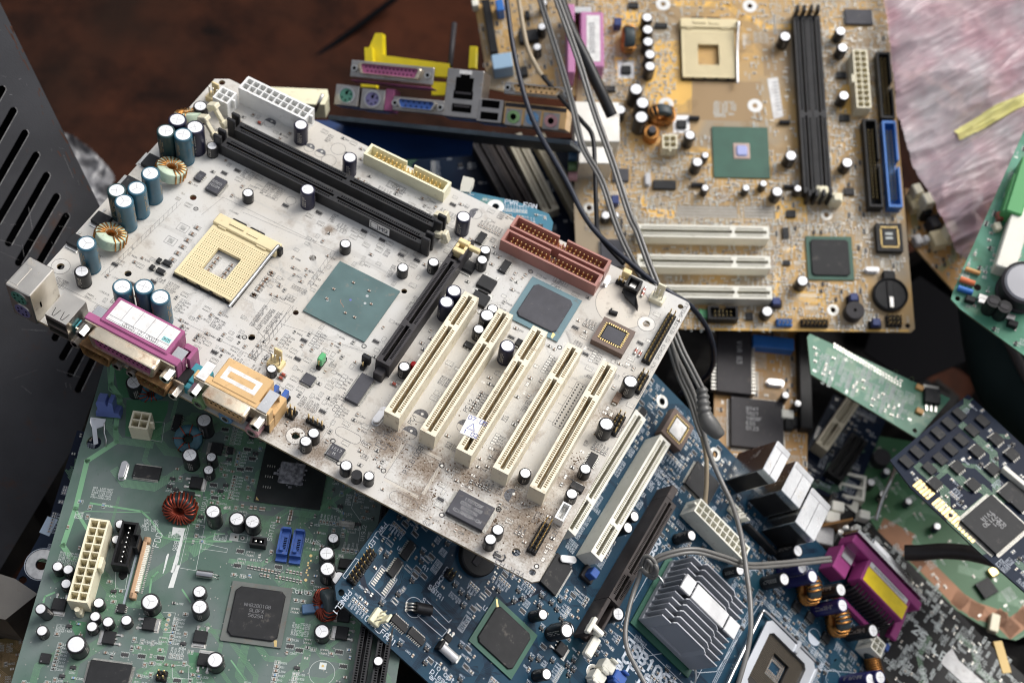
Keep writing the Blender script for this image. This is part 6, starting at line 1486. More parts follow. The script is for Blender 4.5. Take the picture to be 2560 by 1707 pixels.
# tracks
for P, n, g in ((((700,540),(790,590),(700,640)),1,0),): pass
for k in range(10):
    d_ = k*7
    tpx(art, R_, ((640+d_,950),(600+d_*.6,850),(560+d_*.6,700+0)), .3); tpx(art, R_, ((600+d_*2,980),(760+d_*2,850),(780+d_*2,760),(700+d_*2,650)), .28)
    tpx(art, R_, ((1040+d_,900),(1200+d_,700),(1260+d_,560)), .28); tpx(art, R_, ((1500+d_,860),(1620+d_,1000),(1900+d_,880),(1700+d_,600)), .28)
for k in range(110): art.route(art.r.uniform(-190, 100), art.r.uniform(-36, 190), art.r.choice((0, pi/4, pi/2, -pi/4, pi)), art.r.randint(2, 9), art.r.uniform(8, 30), .24, .62)
for c_, P in ((H5,((0,1300),(180,1100),(230,1200),(160,1400),(60,1567),(0,1567))),(H5,((1300,820),(1370,740),(1480,735),(1510,900),(1440,960))),(H5,((1930,1490),(2090,1340),(2170,1400),(2110,1480))),(Z5,((1700,560),(1900,640),(1800,760),(1650,640))),(Z5,((80,880),(260,850),(290,960),(200,1080),(60,940)))):
    Q = [b.at(*c_(*p)) for p in P]; art.tr.add([(x,y,.012) for x,y in Q],[tuple(range(len(Q)))],M['pour_blue'])
art.smd = ('smd_brown','smd_dark','smd_brown')
art.fill(20, 120, 104, 196, 420, 'rrctxb'); art.fill(-20, 100, 30, 140, 200, 'rrctxb'); art.fill(-30, 100, 0, 195, 120, 'rctx'); art.fill(3, 95, 60, 130, 160); art.fill(-16, 0, -5, 90, 200, 'rt'); art.fill(5, 0, 16, 90, 50, 't'); art.fill(-60, -36, 20, 10, 520, 'rrcctb'); art.fill(-115, -36, -40, 45, 260, 'rctxb'); art.fill(-125, -20, -95, 30, 320, 'rrcctxb'); art.fill(-200, -20, -125, 28, 700, 'rrcctxb'); art.fill(-48, 20, -26, 60, 160, 'rctb'); art.fill(-45, 95, -26, 125, 60); art.fill(-190, 20, -166, 190, 160); art.fill(-100, 95, -50, 125, 20)
art.vias(300, -200, -36, 100, 190)
art.done(); blue = b
# ================================================================ 4. the ochre board at the upper right
Y1, Y2, Y3, Y4, Y5 = crop(1400,0), crop(1400,350), crop(1760,0), crop(1760,300), crop(1760,700)
b = Board(Matrix(((-0.005564,0.999459,0.032426),(0.95117,0.015297,-0.308289),(-0.308618,0.029128,-0.95074))), Vector((56.5,-268.58,1005.726)),
    'motherboard', 'ochre motherboard at the upper right with a bright blue socket and three ivory slots', 'motherboard', None)
pcb_mat('mask_ochre', (.56,.35,.13), (.36,.29,.20), rough=.45, coat=.0, var_scale=17, grime=.15, grimecol=(.12,.10,.08))
defm('pcb_edge_ochre', (.40,.27,.12), .6, var=.2, vs=200)
defm('trace_ochre', (.34,.22,.10), .42); defm('pour_amber', (.78,.46,.10), .42, var=.08, vs=60); defm('mask_grey', (.20,.17,.13), .5)
outline = [(-30,-10),(-30,203.2),(270.5,203.2),(273,200.5),(273,-12),(190,-15),(90,-12)]
hl = [(38.2,47.5,1.8),(38.2,107.4,1.8),(114.3,47.5,1.8),(114.3,107.4,1.8),(*b.at(*Y2(1957,550)),1.8),(*b.at(*Y2(2005,1250)),1.8),(*b.at(*Y2(212,500)),1.8),(*b.at(*Y5(1497,335)),1.7)]
slab(b, outline, hl, M['mask_ochre'], M['pcb_edge_ochre'])
RP = mat('ring_white', (.70,.70,.68), .45, .2)
for k, (x, y, r) in enumerate(hl[:7]):
    R_o = 5.0 if k < 4 else 4.0; q = MB(); q.lathe(0,0,[(R_o,.03),(R_o-.2,.1),(r+.3,.1),(r,.03)],[RP if k < 4 else M['solder']],24); b.part('mounting_ring', q, x, y); b.block(x-R_o,y-R_o,x+R_o,y+R_o)
art = Art(b, outline, 'silk_white', 'trace_ochre', 31); I = art.ink; sk = M['silk_white']
for c_, P in ((Y1,((690,295),(890,300),(900,590),(970,600),(968,830),(640,840),(620,700))),(Y1,((440,80),(600,90),(590,330),(470,330))),(Y1,((960,1080),(1110,1090),(1110,1180),(950,1160))),(Y2,((1650,420),(1800,420),(1820,600),(1580,600),(1560,500))),(Y2,((1570,1000),(1620,1000),(1620,1150),(1570,1140))),(Y2,((1720,1100),(1960,1130),(1960,1220),(1760,1180))),(Y3,((920,200),(1010,210),(1000,330),(920,300))),(Y3,((980,620),(1070,620),(1080,840),(980,830))),(Y1,((400,420),(560,430),(560,640),(420,620))),(Y2,((600,440),(640,440),(640,500),(830,515),(850,580),(610,560)))):
    Q = [b.at(*c_(*p)) for p in P]; art.tr.add([(x,y,.012) for x,y in Q],[tuple(range(len(Q)))],M['pour_amber'])
for c_, P in ((Y1,((970,610),(1480,600),(1480,700),(1500,900),(970,880))),(Y1,((1480,250),(1700,200),(1690,560),(1500,560))),(Y2,((1130,360),(1260,360),(1240,450),(1140,450)))):
    Q = [b.at(*c_(*p)) for p in P]; art.tr.add([(x,y,.010) for x,y in Q],[tuple(range(len(Q)))],M['trace_ochre'])
tpx(art, Y1, ((860,25),(1240,35),(1330,130),(1420,145),(1500,195),(1720,200)), 4.5, M['pour_amber'], .016)
tpx(art, Y2, ((605,420),(615,520),(830,530)), 3., M['pour_amber'], .016); tpx(art, Y2, ((1590,1000),(1580,880),(1640,830),(1720,790)), 2.5, M['pour_amber'], .016); tpx(art, Y5, ((60,362),(1500,372)), 1.4, M['pour_amber'], .016)
for k in range(3): pci(b, 211.2+k*20.6, 24.3, 13, 'cream_clean', 'contact_pale', 85.2)
sx_, sy_ = b.at(*Y1(903,566), 3.6); sw = b.at(*Y1(1312,566), 3.6)[1]-sy_
socket478(b, sx_, sy_, 36, 37, rz=pi/2); b.block(sx_-48,sy_-3,sx_+4,sy_+42)
defm('socket_pale', (.70,.60,.40), .5)
# chipset with bare die
o, w, l, h0 = bga(b, (Y1(1117,930), Y1(1545,1310)), 1.1, 'bga_green'); dx, dy = b.at(*Y1(1335,1110), 1.5); dx -= o.location.x/MM; dy -= o.location.y/MM
q = MB(); q.box(dx-5.8,dy-5.6,h0-.01,dx+5.8,dy+5.6,h0+.5,mat('underfill',(.50,.36,.30),.5),.45); q.box(dx-4.7,dy-4.5,h0+.4,dx+4.7,dy+4.5,h0+1.4,mat('die_lilac',(.40,.44,.74),.2,.2,coat=.5),1.5); new('silicon_die', q.mesh('silicon_die'), o)
o, w, l, h0 = bga(b, (Y2(1805,705), Y2(2165,1030)), 1.1, 'bga_green', 'chip', 2.6, 1.2, 1.6)
for k in range(2):
    p0, p1 = Y3(700+k*108,118), Y3(790+k*96,1420); x0, y0 = b.at(*p0, 8); x1, y1 = b.at(*p1, 8); dimm(b, x0, x1, (y0+y1)/2, W=9.) 
for p, a in (((1930,1400),0),((2035,1450),0)): x, y = b.at(*Y1(*p), 10); q = MB(); q.box(-3.5,-4,.1,3.5,4,10,M['ivory'],.8); q.box(-1.5,-2.5,9.9,3,2.5,12,M['ivory'],.5); b.part('latch', q, x, y)
x0, y0 = b.at(*Y3(1090,365), 12.8); x1, y1 = b.at(*Y3(1235,800), 12.8)
b.part('power_connector', cellconn(2, 10, 12.8, body='ivory'), x0, (y0+y1)/2+4.9, 0, -pi/2); b.block(x0,y0-2,x1,y1)
for pa, pb, bd_ in (((1275,382),(1400,868),'black_plastic'),((1180,872),(1310,1520),'black_plastic'),((1310,888),(1462,1522),'blue_ide')):
    x0, y0 = b.at(*Y3(*pa), 9); x1, y1 = b.at(*Y3(*pb), 9); n_ = 17 if pa[0] == 1275 else 20
    b.part('drive_connector', shroud(n_, x1-x0, 9.2, 9, bd_, floor=1.5), x0, (y0+y1)/2, 0, -pi/2); b.block(x0,y0,x1,y1)
x, y = b.at(*Y1(808,1040), 12); b.part('power_connector', cellconn(2,2,12,body='ivory'), x-4.9, y-4.9); b.block(x-6,y-6,x+6,y+6)
BK = 'sleeve_black'
for c_, x, y, d, h in ((Y1,640,128,7.6,13),(Y1,645,218,7.6,13),(Y1,648,307,7.6,13),(Y1,662,400,7.6,14),(Y1,662,487,7.6,14),(Y1,560,655,9.4,18),(Y1,607,755,9.4,18),(Y1,598,860,9.4,18),(Y1,443,805,7.6,12),(Y1,955,992,7.4,14),(Y1,1010,1190,7.4,13),(Y1,1068,1140,5.2,9),
    (Y1,1655,268,7.8,12),(Y1,1698,1143,8,12),(Y1,1368,1380,5.2,9),(Y1,1495,1348,5.2,9),(Y1,1597,1408,7.6,11),(Y1,1748,1385,5.2,9),(Y1,1068,1380,5.2,9),(Y3,1005,228,7.4,11),(Y3,1020,350,7.4,11),(Y3,1028,702,7.4,11),(Y3,1053,1195,7.6,11),(Y4,725,1180,7.8,11),(Y4,465,1405,7.6,9),(Y2,335,552,6.4,8),(Y2,408,552,5.4,8)):
    put_cap(b, *c_(x, y), d, h, BK, '')
put_toroid(b, *Y1(505,290), 7, (radians(88), 0, 0), R=6., r=2.4, hh=3.4, core='core_black', turns=14, wr=.6, span=4.4, a0=2.5)
put_toroid(b, *Y1(505,370), 7, (radians(88), 0, 0), R=6., r=2.4, hh=3.4, core='core_black', turns=14, wr=.6, span=4.4, a0=2.5) if False else None
put_toroid(b, *Y1(742,850), 6, (radians(80), 0, pi/2), R=6.2, r=2.5, hh=3.4, core='core_black', turns=15, wr=.6, span=5.2, a0=2.0)
x, y = b.at(*Y1(670,985), 6); q = MB(); q.lathe(0,0,[(5,0),(5,9),(3.2,9),(3.2,4)],[M['copper_wire']],20); q.cyl(0,0,0,13,2.5,M['core_black'],14); q.cyl(0,0,13,13.2,2.5,M['chip_grey'],14); b.part('coil', q, x, y); b.block(x-6,y-6,x+6,y+6)
# battery holder, sounder, firmware chip, sockets near the lower edge
x, y = b.at(*Y4(1373,1278), 4); q = MB(); q.lathe(0,0,[(11.4,0),(11.4,4),(10.4,4.6),(9.8,3.4),(0,3.4)],[M['black_plastic']],40); q.box(-16,-4,0,-10,4,4.4,M['black_plastic'],.6); q.box(-9,-2.2,3.3,9,2.2,4.2,M['black_plastic'],.3); q.box(2,-1.4,4.2,9.5,1.4,5.0,M['tin'],.3); o = b.part('battery_holder', q, x, y); b.block(x-16,y-12,x+12,y+12)
x, y = b.at(*Y4(1112,1395), 8); q = MB(); q.lathe(0,0,[(6.2,0),(6.2,7.2),(5.8,7.8),(1.1,7.8),(1.1,5)],[M['charcoal']],28); q.add([(1.1*cos(k),1.1*sin(k),5.5) for k in range(6)],[tuple(range(6))],M['black_hole']); b.part('buzzer', q, x, y); b.block(x-7,y-7,x+7,y+7)
a0 = b.at(*Y4(1262,758), 4.5); a1 = b.at(*Y4(1468,965), 4.5); plcc(b, a0[0], a0[1], a1[0], a1[1], 4.5, 'black_plastic', None, 'chip')
q = MB(); 
for k in range(2): q.quad((-3+k*3,-2.6,4.72),(-1.6+k*3,-2.6,4.72),(-1.6+k*3,2,4.72),(-3+k*3,2,4.72),M['silk_white'])
b.part('chip_label', q, (a0[0]+a1[0])/2, (a0[1]+a1[1])/2)
def cp(c_, p, w, l, nx, ny, h=2., **k): x, y = b.at(*c_(*p), h); return chip(b, x, y, w, l, nx, ny, h, **k)
cp(Y1, (2197,123), 11, 18, 0, 0, 2.2, body='chip_grey', mark=('V-LINK','ATA 133')) if False else cp(Y1, (2197,123), 11.5, 19, 20, 0, 2.2, body='chip_grey')
cp(Y1, (770,1355), 6.2, 15, 0, 0, 2.2); cp(Y2, (445,255), 9, 11, 0, 8, 2.2, body='chip_grey'); cp(Y1, (745,185), 3.6, 8.4, 5, 0, 2); cp(Y1, (540,38), 4, 7, 4, 0, 2); cp(Y1, (370,650), 4, 7, 4, 0, 2); cp(Y2, (1660,680), 7.6, 4, 0, 5, 1.8); cp(Y2, (1700,540), 5, 6, 4, 0, 2); cp(Y3, (1012,550), 4.6, 6.6, 4, 0, 2); cp(Y3, (1035,865), 4.6, 6.6, 4, 0, 2); cp(Y3, (1070,1405), 5, 6.6, 4, 0, 2); cp(Y2, (1668,900), 3.5, 4.5, 3, 0, 1.6); cp(Y2, (385,830), 19, 15, 20, 24, 2.4, body='chip_grey'); cp(Y5,(335,265),5,4.5,4,0,1.8)
for p in ((487,510),(895,910)): x, y = b.at(*Y1(*p), 2); b.part('heat_pad', MB().box(-7,-5.5,.02,6,5.5,.12,M['clip_silver']), x, y); dpak(b, *Y1(*p), pi/2, w=6.4, l=5.6)
for p, L_ in (((985,868),7),((1650,898),7),((1010,1358),8),((1690,1372),8)): x, y = b.at(*Y1(*p), 2); q = MB(); q.cyl(0,0,-L_/2,L_/2,1.6,M['sleeve_black'],12,axis='y',bot=True); b.part('diode', q, x, y, 1.7); b.block(x-2,y-L_/2,x+2,y+L_/2)
crystal(b, *Y1(648,1312), 10, 4.2, 3.4, 0); crystal(b, *Y4(1240,1095), 10, 4.2, 3.4, pi/2)
def hd(pa, pb, body, nr=2, h=8., c_=Y5):
    x0, y0 = b.at(*c_(*pa), h); x1, y1 = b.at(*c_(*pb), h); n_ = max(2, int(round(abs(y1-y0)/2.54))); b.part('pin_header', header(nr, n_, body=body, hp=h), x0, y0+1.3); b.block(x0-3,y0-2,x0+7,y1+2)
hd((545,275),(665,275),'blue_ide'); hd((725,278),(918,278),'black_plastic'); hd((1355,250),(1480,250),'black_plastic',3)
x0, y0 = b.at(*Y5(28,185), 9); x1, y1 = b.at(*Y5(255,290), 9); b.part('shrouded_header', shroud(5, y1-y0, 9, 9, 'black_plastic', floor=2), (x0+x1)/2, y0); b.block(x0,y0,x1,y1)
for p in ((535,160),(1105,130),(1270,315)): x, y = b.at(*Y5(*p), 6); q = MB(); q.box(-2.5,-4,.1,2.5,4,3,M['black_plastic'],.3); q.box(-2.4,-3,3,2.4,2,8,mat('navy_plastic',(.02,.04,.16),.45),.4); b.part('jumper_cap', q, x, y); b.block(x-3,y-5,x+3,y+5)
for c_, p in ((Y1,(425,165)),(Y2,(405,440))): x, y = b.at(*c_(*p), 6); q = MB(); q.box(-3,-2.5,.1,3,2.5,7,M['navy_plastic'] if 'navy_plastic' in M else M['blue_plastic'],.4); b.part('jumper_cap', q, x, y)
x, y = b.at(*Y5(-5,250), 4); b.part('green_socket', MB().box(-3,-3,.1,3,3,5,M['led_green'],.5), x, y)
# stickers and rear sockets
Q = [b.at(*Y1(*p)) for p in ((1522,582),(1600,570),(1642,860),(1570,878))]; q = MB(); q.prism(Q, .03, .2, M['label_white']); 
for k in range(9): t = .12+k*.085; a = Vector(Q[0]).lerp(Vector(Q[3]), t); c = Vector(Q[1]).lerp(Vector(Q[2]), t); stroke(q, [tuple(a.lerp(c,.45)), tuple(a.lerp(c,.85))], .5, .22, M['ink'])
b.part('white_sticker', q); b.occ.append((min(p[0] for p in Q),min(p[1] for p in Q),max(p[0] for p in Q),max(p[1] for p in Q)))
o, W_, L_ = bx(b, 'parallel_port', Y1(150,85), Y1(325,495), 18, 'pink_port' if 'pink_port' in M else (defm('pink_port',(.50,.20,.38),.45) or 'pink_port'), .8)
q = MB(); q.box(-W_+3,-L_+4,18.02,W_-4,L_-2.5,18.2,M['label_white']); 
for k in range(18): stroke(q, [(-W_+9+k*1.3,-2),(-W_+9+k*1.3,1.5)], .5, 18.23, M['ink'])
new('white_label', q.mesh('white_label'), o)
q = MB(); q.box(-W_-5,-L_-9,.1,W_+5,-L_-4,19,M['pink_port'],.6); q.box(-W_-5,-L_-4,.1,-W_,-L_+8,16,M['shield_clean'],.4); new('flange', q.mesh('flange'), o)
defm('shield_bright', (.80,.78,.72), .45, .55, var=.08, vs=60, dirt=.1, ds=100)
bx(b, 'network_socket', Y1(105,745), Y1(440,1045), 24, 'shield_bright', .5); bx(b, 'sound_sockets', Y1(135,1075), Y1(385,1205), 24, 'shield_bright', .5)
for k, mn in enumerate(('blue_jack','green_jack','pink_jack')): x, y = b.at(*Y1(107,1150+k*65), 12); q = MB(); q.cyl(0,0,-4,2,3.2,M[mn],14,axis='y',bot=True); b.part('sound_jack', q, x, y, 12-k*2)
# unfitted slot: four rows of bare pads
for seg in (((860,485),(1305,570)),((1350,490),(1585,575))):
    x0, y0 = b.at(*Y2(*seg[0])); x1, y1 = b.at(*Y2(*seg[1])); n_ = int((y1-y0)/1.3)
    art.pad.quad((x0-.6,y0,.03),(x1+.6,y0,.03),(x1+.6,y1,.03),(x0-.6,y1,.03),M['mask_grey'])
    for k in range(n_):
        for j in range(4): disc(art.pad, x0+.6+j*(x1-x0-1.2)/3+(.5 if k%2 else 0), y0+.7+k*1.3, .48, .05, M['solder'], 7)
    b.block(x0-1,y0,x1+1,y1)
for k, s_ in enumerate(('WOL1 COM2 PANEL1 F_AUDIO PANEL2',)): x, y = b.at(*Y5(60,350)); text(I, s_, x, y, 1.6, .06, sk, pi/2, .3)
for k in range(7): x, y = b.at(*Y1(1130,760+k*17)); text(I, ('JPCI SETUP','CPU CLK 133','CPU CLK 100','CPU CLK 166','DDR 333','MANUAL 200','JUMPER')[k], x, y, 1.5, .06, sk, pi/2, .26)
# one SMD size larger pads so that they read as pale specks
def speck(x0, y0, x1, y1, n):
    for _ in range(n):
        x, y = art.r.uniform(x0,x1), art.r.uniform(y0,y1)
        if not art.ok(x-.7,y-.7,x+.7,y+.7): continue
        v = art.r.random() < .5; k = art.r.random()
        if k < .75:
            for s in (-.85,.85): art.pad.box(x+(s if v else 0)-.5, y+(0 if v else s)-.5, .02, x+(s if v else 0)+.5, y+(0 if v else s)+.5, .5, M['solder'] if k < .5 else sk)
            if k < .4: art.ch.box(x-.5,y-.5,.02,x+.5,y+.5,.6,M['smd_dark'] if k < .2 else M['smd_brown'])
        else: art.ref(x-1, y-.5, 1.2)
        b.occ.append((x-.9,y-.9,x+.9,y+.9))
art.fill(-25, 85, 60, 200, 40); art.fill(120, 0, 260, 20, 120); art.fill(150, 115, 270, 200, 260)
speck(0, 0, 270, 200, 2600); speck(-30, -8, 60, 40, 900); speck(60, -8, 205, 52, 2600); speck(-25, 150, 205, 175, 1100); speck(175, 100, 273, 200, 2800); speck(150, 50, 205, 150, 1800); speck(258, 0, 273, 200, 700); speck(190, 10, 273, 115, 1200); speck(-25, 176, 150, 200, 500); speck(118, 50, 150, 60, 120); speck(118, 100, 160, 112, 160); speck(30,112,60,150,50)
for k in range(60): art.route(art.r.uniform(-20, 260), art.r.uniform(0, 195), art.r.choice((0, pi/2, pi/4, -pi/4)), art.r.randint(3, 10), art.r.uniform(10, 30), .3, .7)
art.done(); ochre = b
# ================================================================ 5. everything else in the heap
def sheet(name, label, cat, P, depth, n=(0,0,1), group=None):
    """a Board whose plane passes through pixel P[0] at the given distance, facing n; P[1] fixes its x axis"""
    nc = (RM @ Vector(n).normalized()); 
    if nc.z > 0: nc = -nc
    p0 = Vector(((P[0][0]-CX)/F*depth, (P[0][1]-CY)/F*depth, depth))
    d = Vector(((P[1][0]-CX)/F, (P[1][1]-CY)/F, 1)); p1 = d*(nc.dot(p0)/nc.dot(d))
    X = (p1-p0).normalized(); Yv = nc.cross(X)
    R = Matrix((X, Yv, nc)).transposed()
    return Board(R, p0, name, label, cat, group)
def outl(b, P): return [b.at(*p) for p in P]
def simple_pcb(name, label, cat, P, depth, n, mask, edge, silk='silk_white', seed=1, dens=200, holes=(), group=None, trace='trace_green', nm='circuit_board'):
    b = sheet(name, label, cat, P, depth, n, group); O = outl(b, P); slab(b, O, [(*b.at(u, v), r) for u, v, r in holes], M[mask], M[edge], nm=nm)
    art = Art(b, O, silk, trace, seed); return b, art, O
def finish(b, art, O, dens, traces=10, kinds=None):
    xs = [p[0] for p in O]; ys = [p[1] for p in O]
    art.fill(min(xs), min(ys), max(xs), max(ys), dens, kinds)
    for k in range(traces): art.route(art.r.uniform(min(xs), max(xs)), art.r.uniform(min(ys), max(ys)), art.r.choice((0, pi/2, pi/4)), art.r.randint(3, 8), art.r.uniform(8, 25), .3, .7)
    art.done()
V_ = crop(1760,1174); W_0 = crop(780,0)
def chb(b, c_, p, w, l, nx=0, ny=0, h=2., **k): x, y = b.at(*c_(*p), h); return chip(b, x, y, w, l, nx, ny, h, **k)
pcb_mat('mask_amber', (.50,.27,.08), (.40,.23,.09), rough=.4, coat=.05, var_scale=22, grime=.2)
pcb_mat('mask_navy', (.005,.010,.027), (.007,.016,.036), spec=.12, rough=.4, coat=.05, var_scale=22, grime=.1)
pcb_mat('mask_bright', (.075,.24,.15), (.12,.33,.23), rough=.42, coat=.05, var_scale=60, grime=.2)
pcb_mat('mask_tealb', (.03,.14,.21), (.045,.18,.26), rough=.4, coat=.05, var_scale=22, grime=.1)
pcb_mat('mask_brown', (.14,.10,.035), (.17,.12,.05), rough=.4, coat=.05, grime=.2)
# --- small green modem board
pcb_mat('mask_jade', (.060,.19,.115), (.075,.215,.14), rough=.4, coat=.05, var_scale=30, grime=.15)
b, art, O = simple_pcb('expansion_card', 'narrow jade green card lying diagonally below the ochre motherboard', 'circuit card', [(2025,834),(2376,996),(2292,1095),(2027,935),(2018,842)], 905, (.1,-.12,1), 'mask_jade', 'pcb_edge_green', seed=41, holes=((2240,928,1.4),(2280,947,1.6),(2287,1076,1.5)))
for k in range(24):
    for j in range(2): x, y = b.at(*Y5(960+k*21, 470+k*12.4+j*22)); disc(art.pad, x, y, .7, .05, sk if False else M['solder'], 8)
x, y = b.at(*Y5(1680,850), 3); q = MB(); q.box(-5,-5,.1,5,5,3.6,M['chip'],.4); q.box(-5,4.9,.1,5,8,1,M['tin']); 
for s in (-3,0,3): q.box(s-.7,-9.5,.1,s+.7,-4.9,.9,M['tin'])
b.part('transistor', q, x, y, 0, .3); b.block(x-8,y-10,x+8,y+9)
for p in ((1590,785),(1590,960)): x, y = b.at(*Y5(*p), 2); b.part('tantalum_capacitor', MB().box(-2.4,-1.8,.1,2.4,1.8,2.2,mat('amber_part',(.62,.34,.12),.5),.4), x, y)
defm('silk_patch', (.50,.56,.53), .6)
for p in ((880,640),(1000,640),(920,730),(1050,745),(1190,720),(1240,850),(1360,850),(1300,920),(1430,960),(1090,800)):
    x, y = b.at(*Y5(*p))
    for k in range(9): text(art.ink, '%d%d' % (k*7 % 10, k+2), x-4, y-5+k*1.5, 1.2, .05, M['silk_patch'], 0, .2); text(art.ink, 'R%d' % (k*3 % 10), x, y-5+k*1.5, 1.3, .05, M['silk_patch'], 0, .32)
finish(b, art, O, 60, 16, 'ct')
# --- ochre sound card with two large chips
b, art, O = simple_pcb('expansion_card', 'amber card with a square grey chip, half hidden under the ochre motherboard', 'circuit card', [(1786,800),(1784,1240),(2018,1240),(2020,800)], 958, (.04,-.1,1), 'mask_amber', 'pcb_edge_ochre', seed=43, trace='trace_ochre', holes=((1834,990,1.5),))
chb(b, Y5, (222,590), 46, 23, 0, 0, 6, body='charcoal'); q = MB()
x, y = b.at(*Y5(222,590), 6)
for e0, e1 in ((-14.6,-11.4),(11.4,14.2)):
    q = MB()
    for k in range(18): q.box(x-21+k*2.45,y+e0,.1,x-20+k*2.45,y+e1,5,M['solder'])
    b.part('chip_leg_row', q)
chb(b, Y5, (392,1052), 34, 34, 40, 40, 4, body='charcoal', ll=2.)
q = MB(); x, y = b.at(*Y5(380,1040), 4.1)
for k in range(5): text(q, ('0123','ESS','1868F','TA27','9747')[k], x+6-k*3.4, y-6, 2.2, 4.05, M['mark'], pi/2, .35)
b.part('chip_marking', q)
x, y = b.at(*Y5(260,480), 4.1); q = MB(); text(q, 'VIA 83', x-2, y-2, 3, 6.05, M['mark'], 0, .5); b.part('chip_marking', q)
crystal(b, *Y5(530,748), 12, 5, 3.6, pi/2); 
for p in ((600,845),(690,905)): put_cap(b, *Y5(*p), 5.4, 9, 'sleeve_black', '')
for p in ((660,1040),(625,1060)): x, y = b.at(*Y5(*p), 3); b.part('transistor', MB().box(-4,-3,.1,4,3,4,M['black_plastic'],.8), x, y)
x, y = b.at(*Y5(735,740), 4); b.part('edge_socket', MB().box(-35,-4,.1,35,4,8,M['black_plastic'],.5), x, y)
x, y = b.at(*Y5(610,990), 3); b.part('white_connector', MB().box(-3,-4,.1,3,4,5,M['cream_clean'],.5), x, y)
o, W_, L_ = bx(b, 'blue_socket', Y5(360,395), Y5(665,515), 8, 'blue_ide', .5)
finish(b, art, O, 520, 18)
# --- slot board below the jade card
b, art, O = simple_pcb('motherboard', 'dark blue board with one beige slot, wedged under the jade green card', 'motherboard', [(2085,985),(2215,1050),(2130,1260),(2020,1225),(2010,1130)], 985, (.1,0,1), 'mask_navy', 'pcb_edge_blue', 'silk_pale', 47)
(x0,y0),(x1,y1) = b.at(*Y5(1100,880), 10), b.at(*Y5(860,1230), 10); L_ = math.hypot(x1-x0,y1-y0); a = math.atan2(y0-y1, x0-x1)
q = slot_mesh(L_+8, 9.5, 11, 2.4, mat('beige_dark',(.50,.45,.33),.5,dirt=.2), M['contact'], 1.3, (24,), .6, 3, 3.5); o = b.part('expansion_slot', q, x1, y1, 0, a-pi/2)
for k in range(2):
    (xa,ya),(xb2,yb2) = b.at(*Y5(1130+k*55,1150+k*30), 6), b.at(*Y5(930+k*50,1430+k*30), 6); L_ = math.hypot(xa-xb2,ya-yb2)
    q = slot_mesh(L_, 7, 7, 1.6, M['black_plastic'], M['gold'], 1.3, (), .6, 3, 3.5); b.part('memory_slot', q, xb2, yb2, 0, a-pi/2)
finish(b, art, O, 60, 4)
# --- navy graphics card with rows of memory chips and gold fingers
b, art, O = simple_pcb('expansion_card', 'navy card with rows of small chips and gold edge contacts at the lower right', 'circuit card', [(2277,1218),(2444,1375),(2700,1600),(2760,1300),(2420,985),(2225,1150)], 850, (-.1,-.05,1), 'mask_navy', 'pcb_edge_blue', 'silk_pale', 53)
p0, p1 = Vector(b.at(2280,1214)), Vector(b.at(2441,1368)); dd = (p1-p0); L_ = dd.length; dd.normalize(); nn = Vector((-dd.y, dd.x))
q = MB(); k = 0.
while k < L_-3:
    if not (.22*L_ < k < .29*L_): a = p0+dd*k; q.add([(*(a+nn*.4),.05),(*(a+dd*1.9+nn*.4),.05),(*(a+dd*1.9+nn*7),.05),(*(a+nn*7),.05)],[(0,1,2,3)],M['gold'])
    k += 2.5
b.part('gold_contacts', q)
for k in range(6):
    for j in range(2): chb(b, Y5, (1490+k*78+j*170, 1330-k*70+j*50+ (0)), 8, 5.5, 0, 0, 1.8, mark=None, dot=False)
for p in ((2150,1165),(2010,1250),(1865,1370),(2265,1275),(2125,1385),(1980,1500),(1700,1490)): x, y = b.at(*Y5(*p), 2); chip(b, x, y, 7, 7, 0, 4, 2)
x, y = b.at(*V_(2130,395), 2.6); chip(b, x, y, 27, 27, 30, 30, 2.8, body='chip', ll=2.2, rz=0.)
x, y = b.at(*V_(2130,380), 2.8); q = MB()
for k in range(4): text(q, ('TVIA','27130','MP1','A2')[k], -6+k*3.2, 4, 2.4, 2.85, M['mark'], -pi/2, .35)
b.part('chip_marking', q, x, y)
for p in ((1230+0,0),): pass
for p in ((2250,160),(2340,230)): x, y = b.at(*V_(*p), 2); chip(b, x, y, 9, 12, 0, 10, 2)
x, y = b.at(*V_(2320,80), 4); b.part('white_connector', MB().box(-12,-1.4,.1,12,1.4,5,M['cream_clean'],.3), x, y, 0, .05)
finish(b, art, O, 260, 20, 'rcctx')
# --- green board with a copper rim
pcb_mat('mask_leaf', (.045,.135,.055), (.055,.16,.075), rough=.4, coat=.05, var_scale=20, grime=.2)
defm('copper_rim', (.27,.125,.06), .5, .2, var=.15, vs=60, dirt=.2, ds=120)
b, art, O = simple_pcb('circuit_board', 'green board with a bare copper rim and white connector, behind the black board', 'circuit board', [(2075,1150),(2190,1322),(2360,1505),(2500,1592),(2540,1600),(2620,1560),(2700,1400),(2440,1130),(2200,1090)], 968, (0,-.1,1), 'mask_leaf', 'pcb_edge_green', seed=59, holes=((2238,1341,1.5),(2386,1483,1.5),(2421,1516,1.8),(2519,1553,1.4)), nm='board_sheet')
def strip(b, P, w, m, z=.03, nm='copper_rim'):
    q = MB(); stroke(q, outl(b, P), w, z, m); return b.part(nm, q)
strip(b, [(2228,1338),(2300,1400),(2400,1500),(2440,1525),(2500,1545),(2525,1570),(2560,1545),(2650,1430)], 11, M['copper_rim'])
strip(b, [(2222,1335),(2250,1350)], 18, M['copper_rim'], .036)
x, y = b.at(*V_(1080,130), 6); q = MB(); q.hf([-9,-7,-1,1,7,9],[-9,-7,7,9],lambda i,j: (6 if (i in (1,3) and j==1) else 9),0,M['cream_clean']); q.box(8.9,-6,.1,26,6,7,M['cream_clean'],.8); b.part('white_connector', q, x, y, 0, -.7); b.block(x-14,y-20,x+26,y+12)
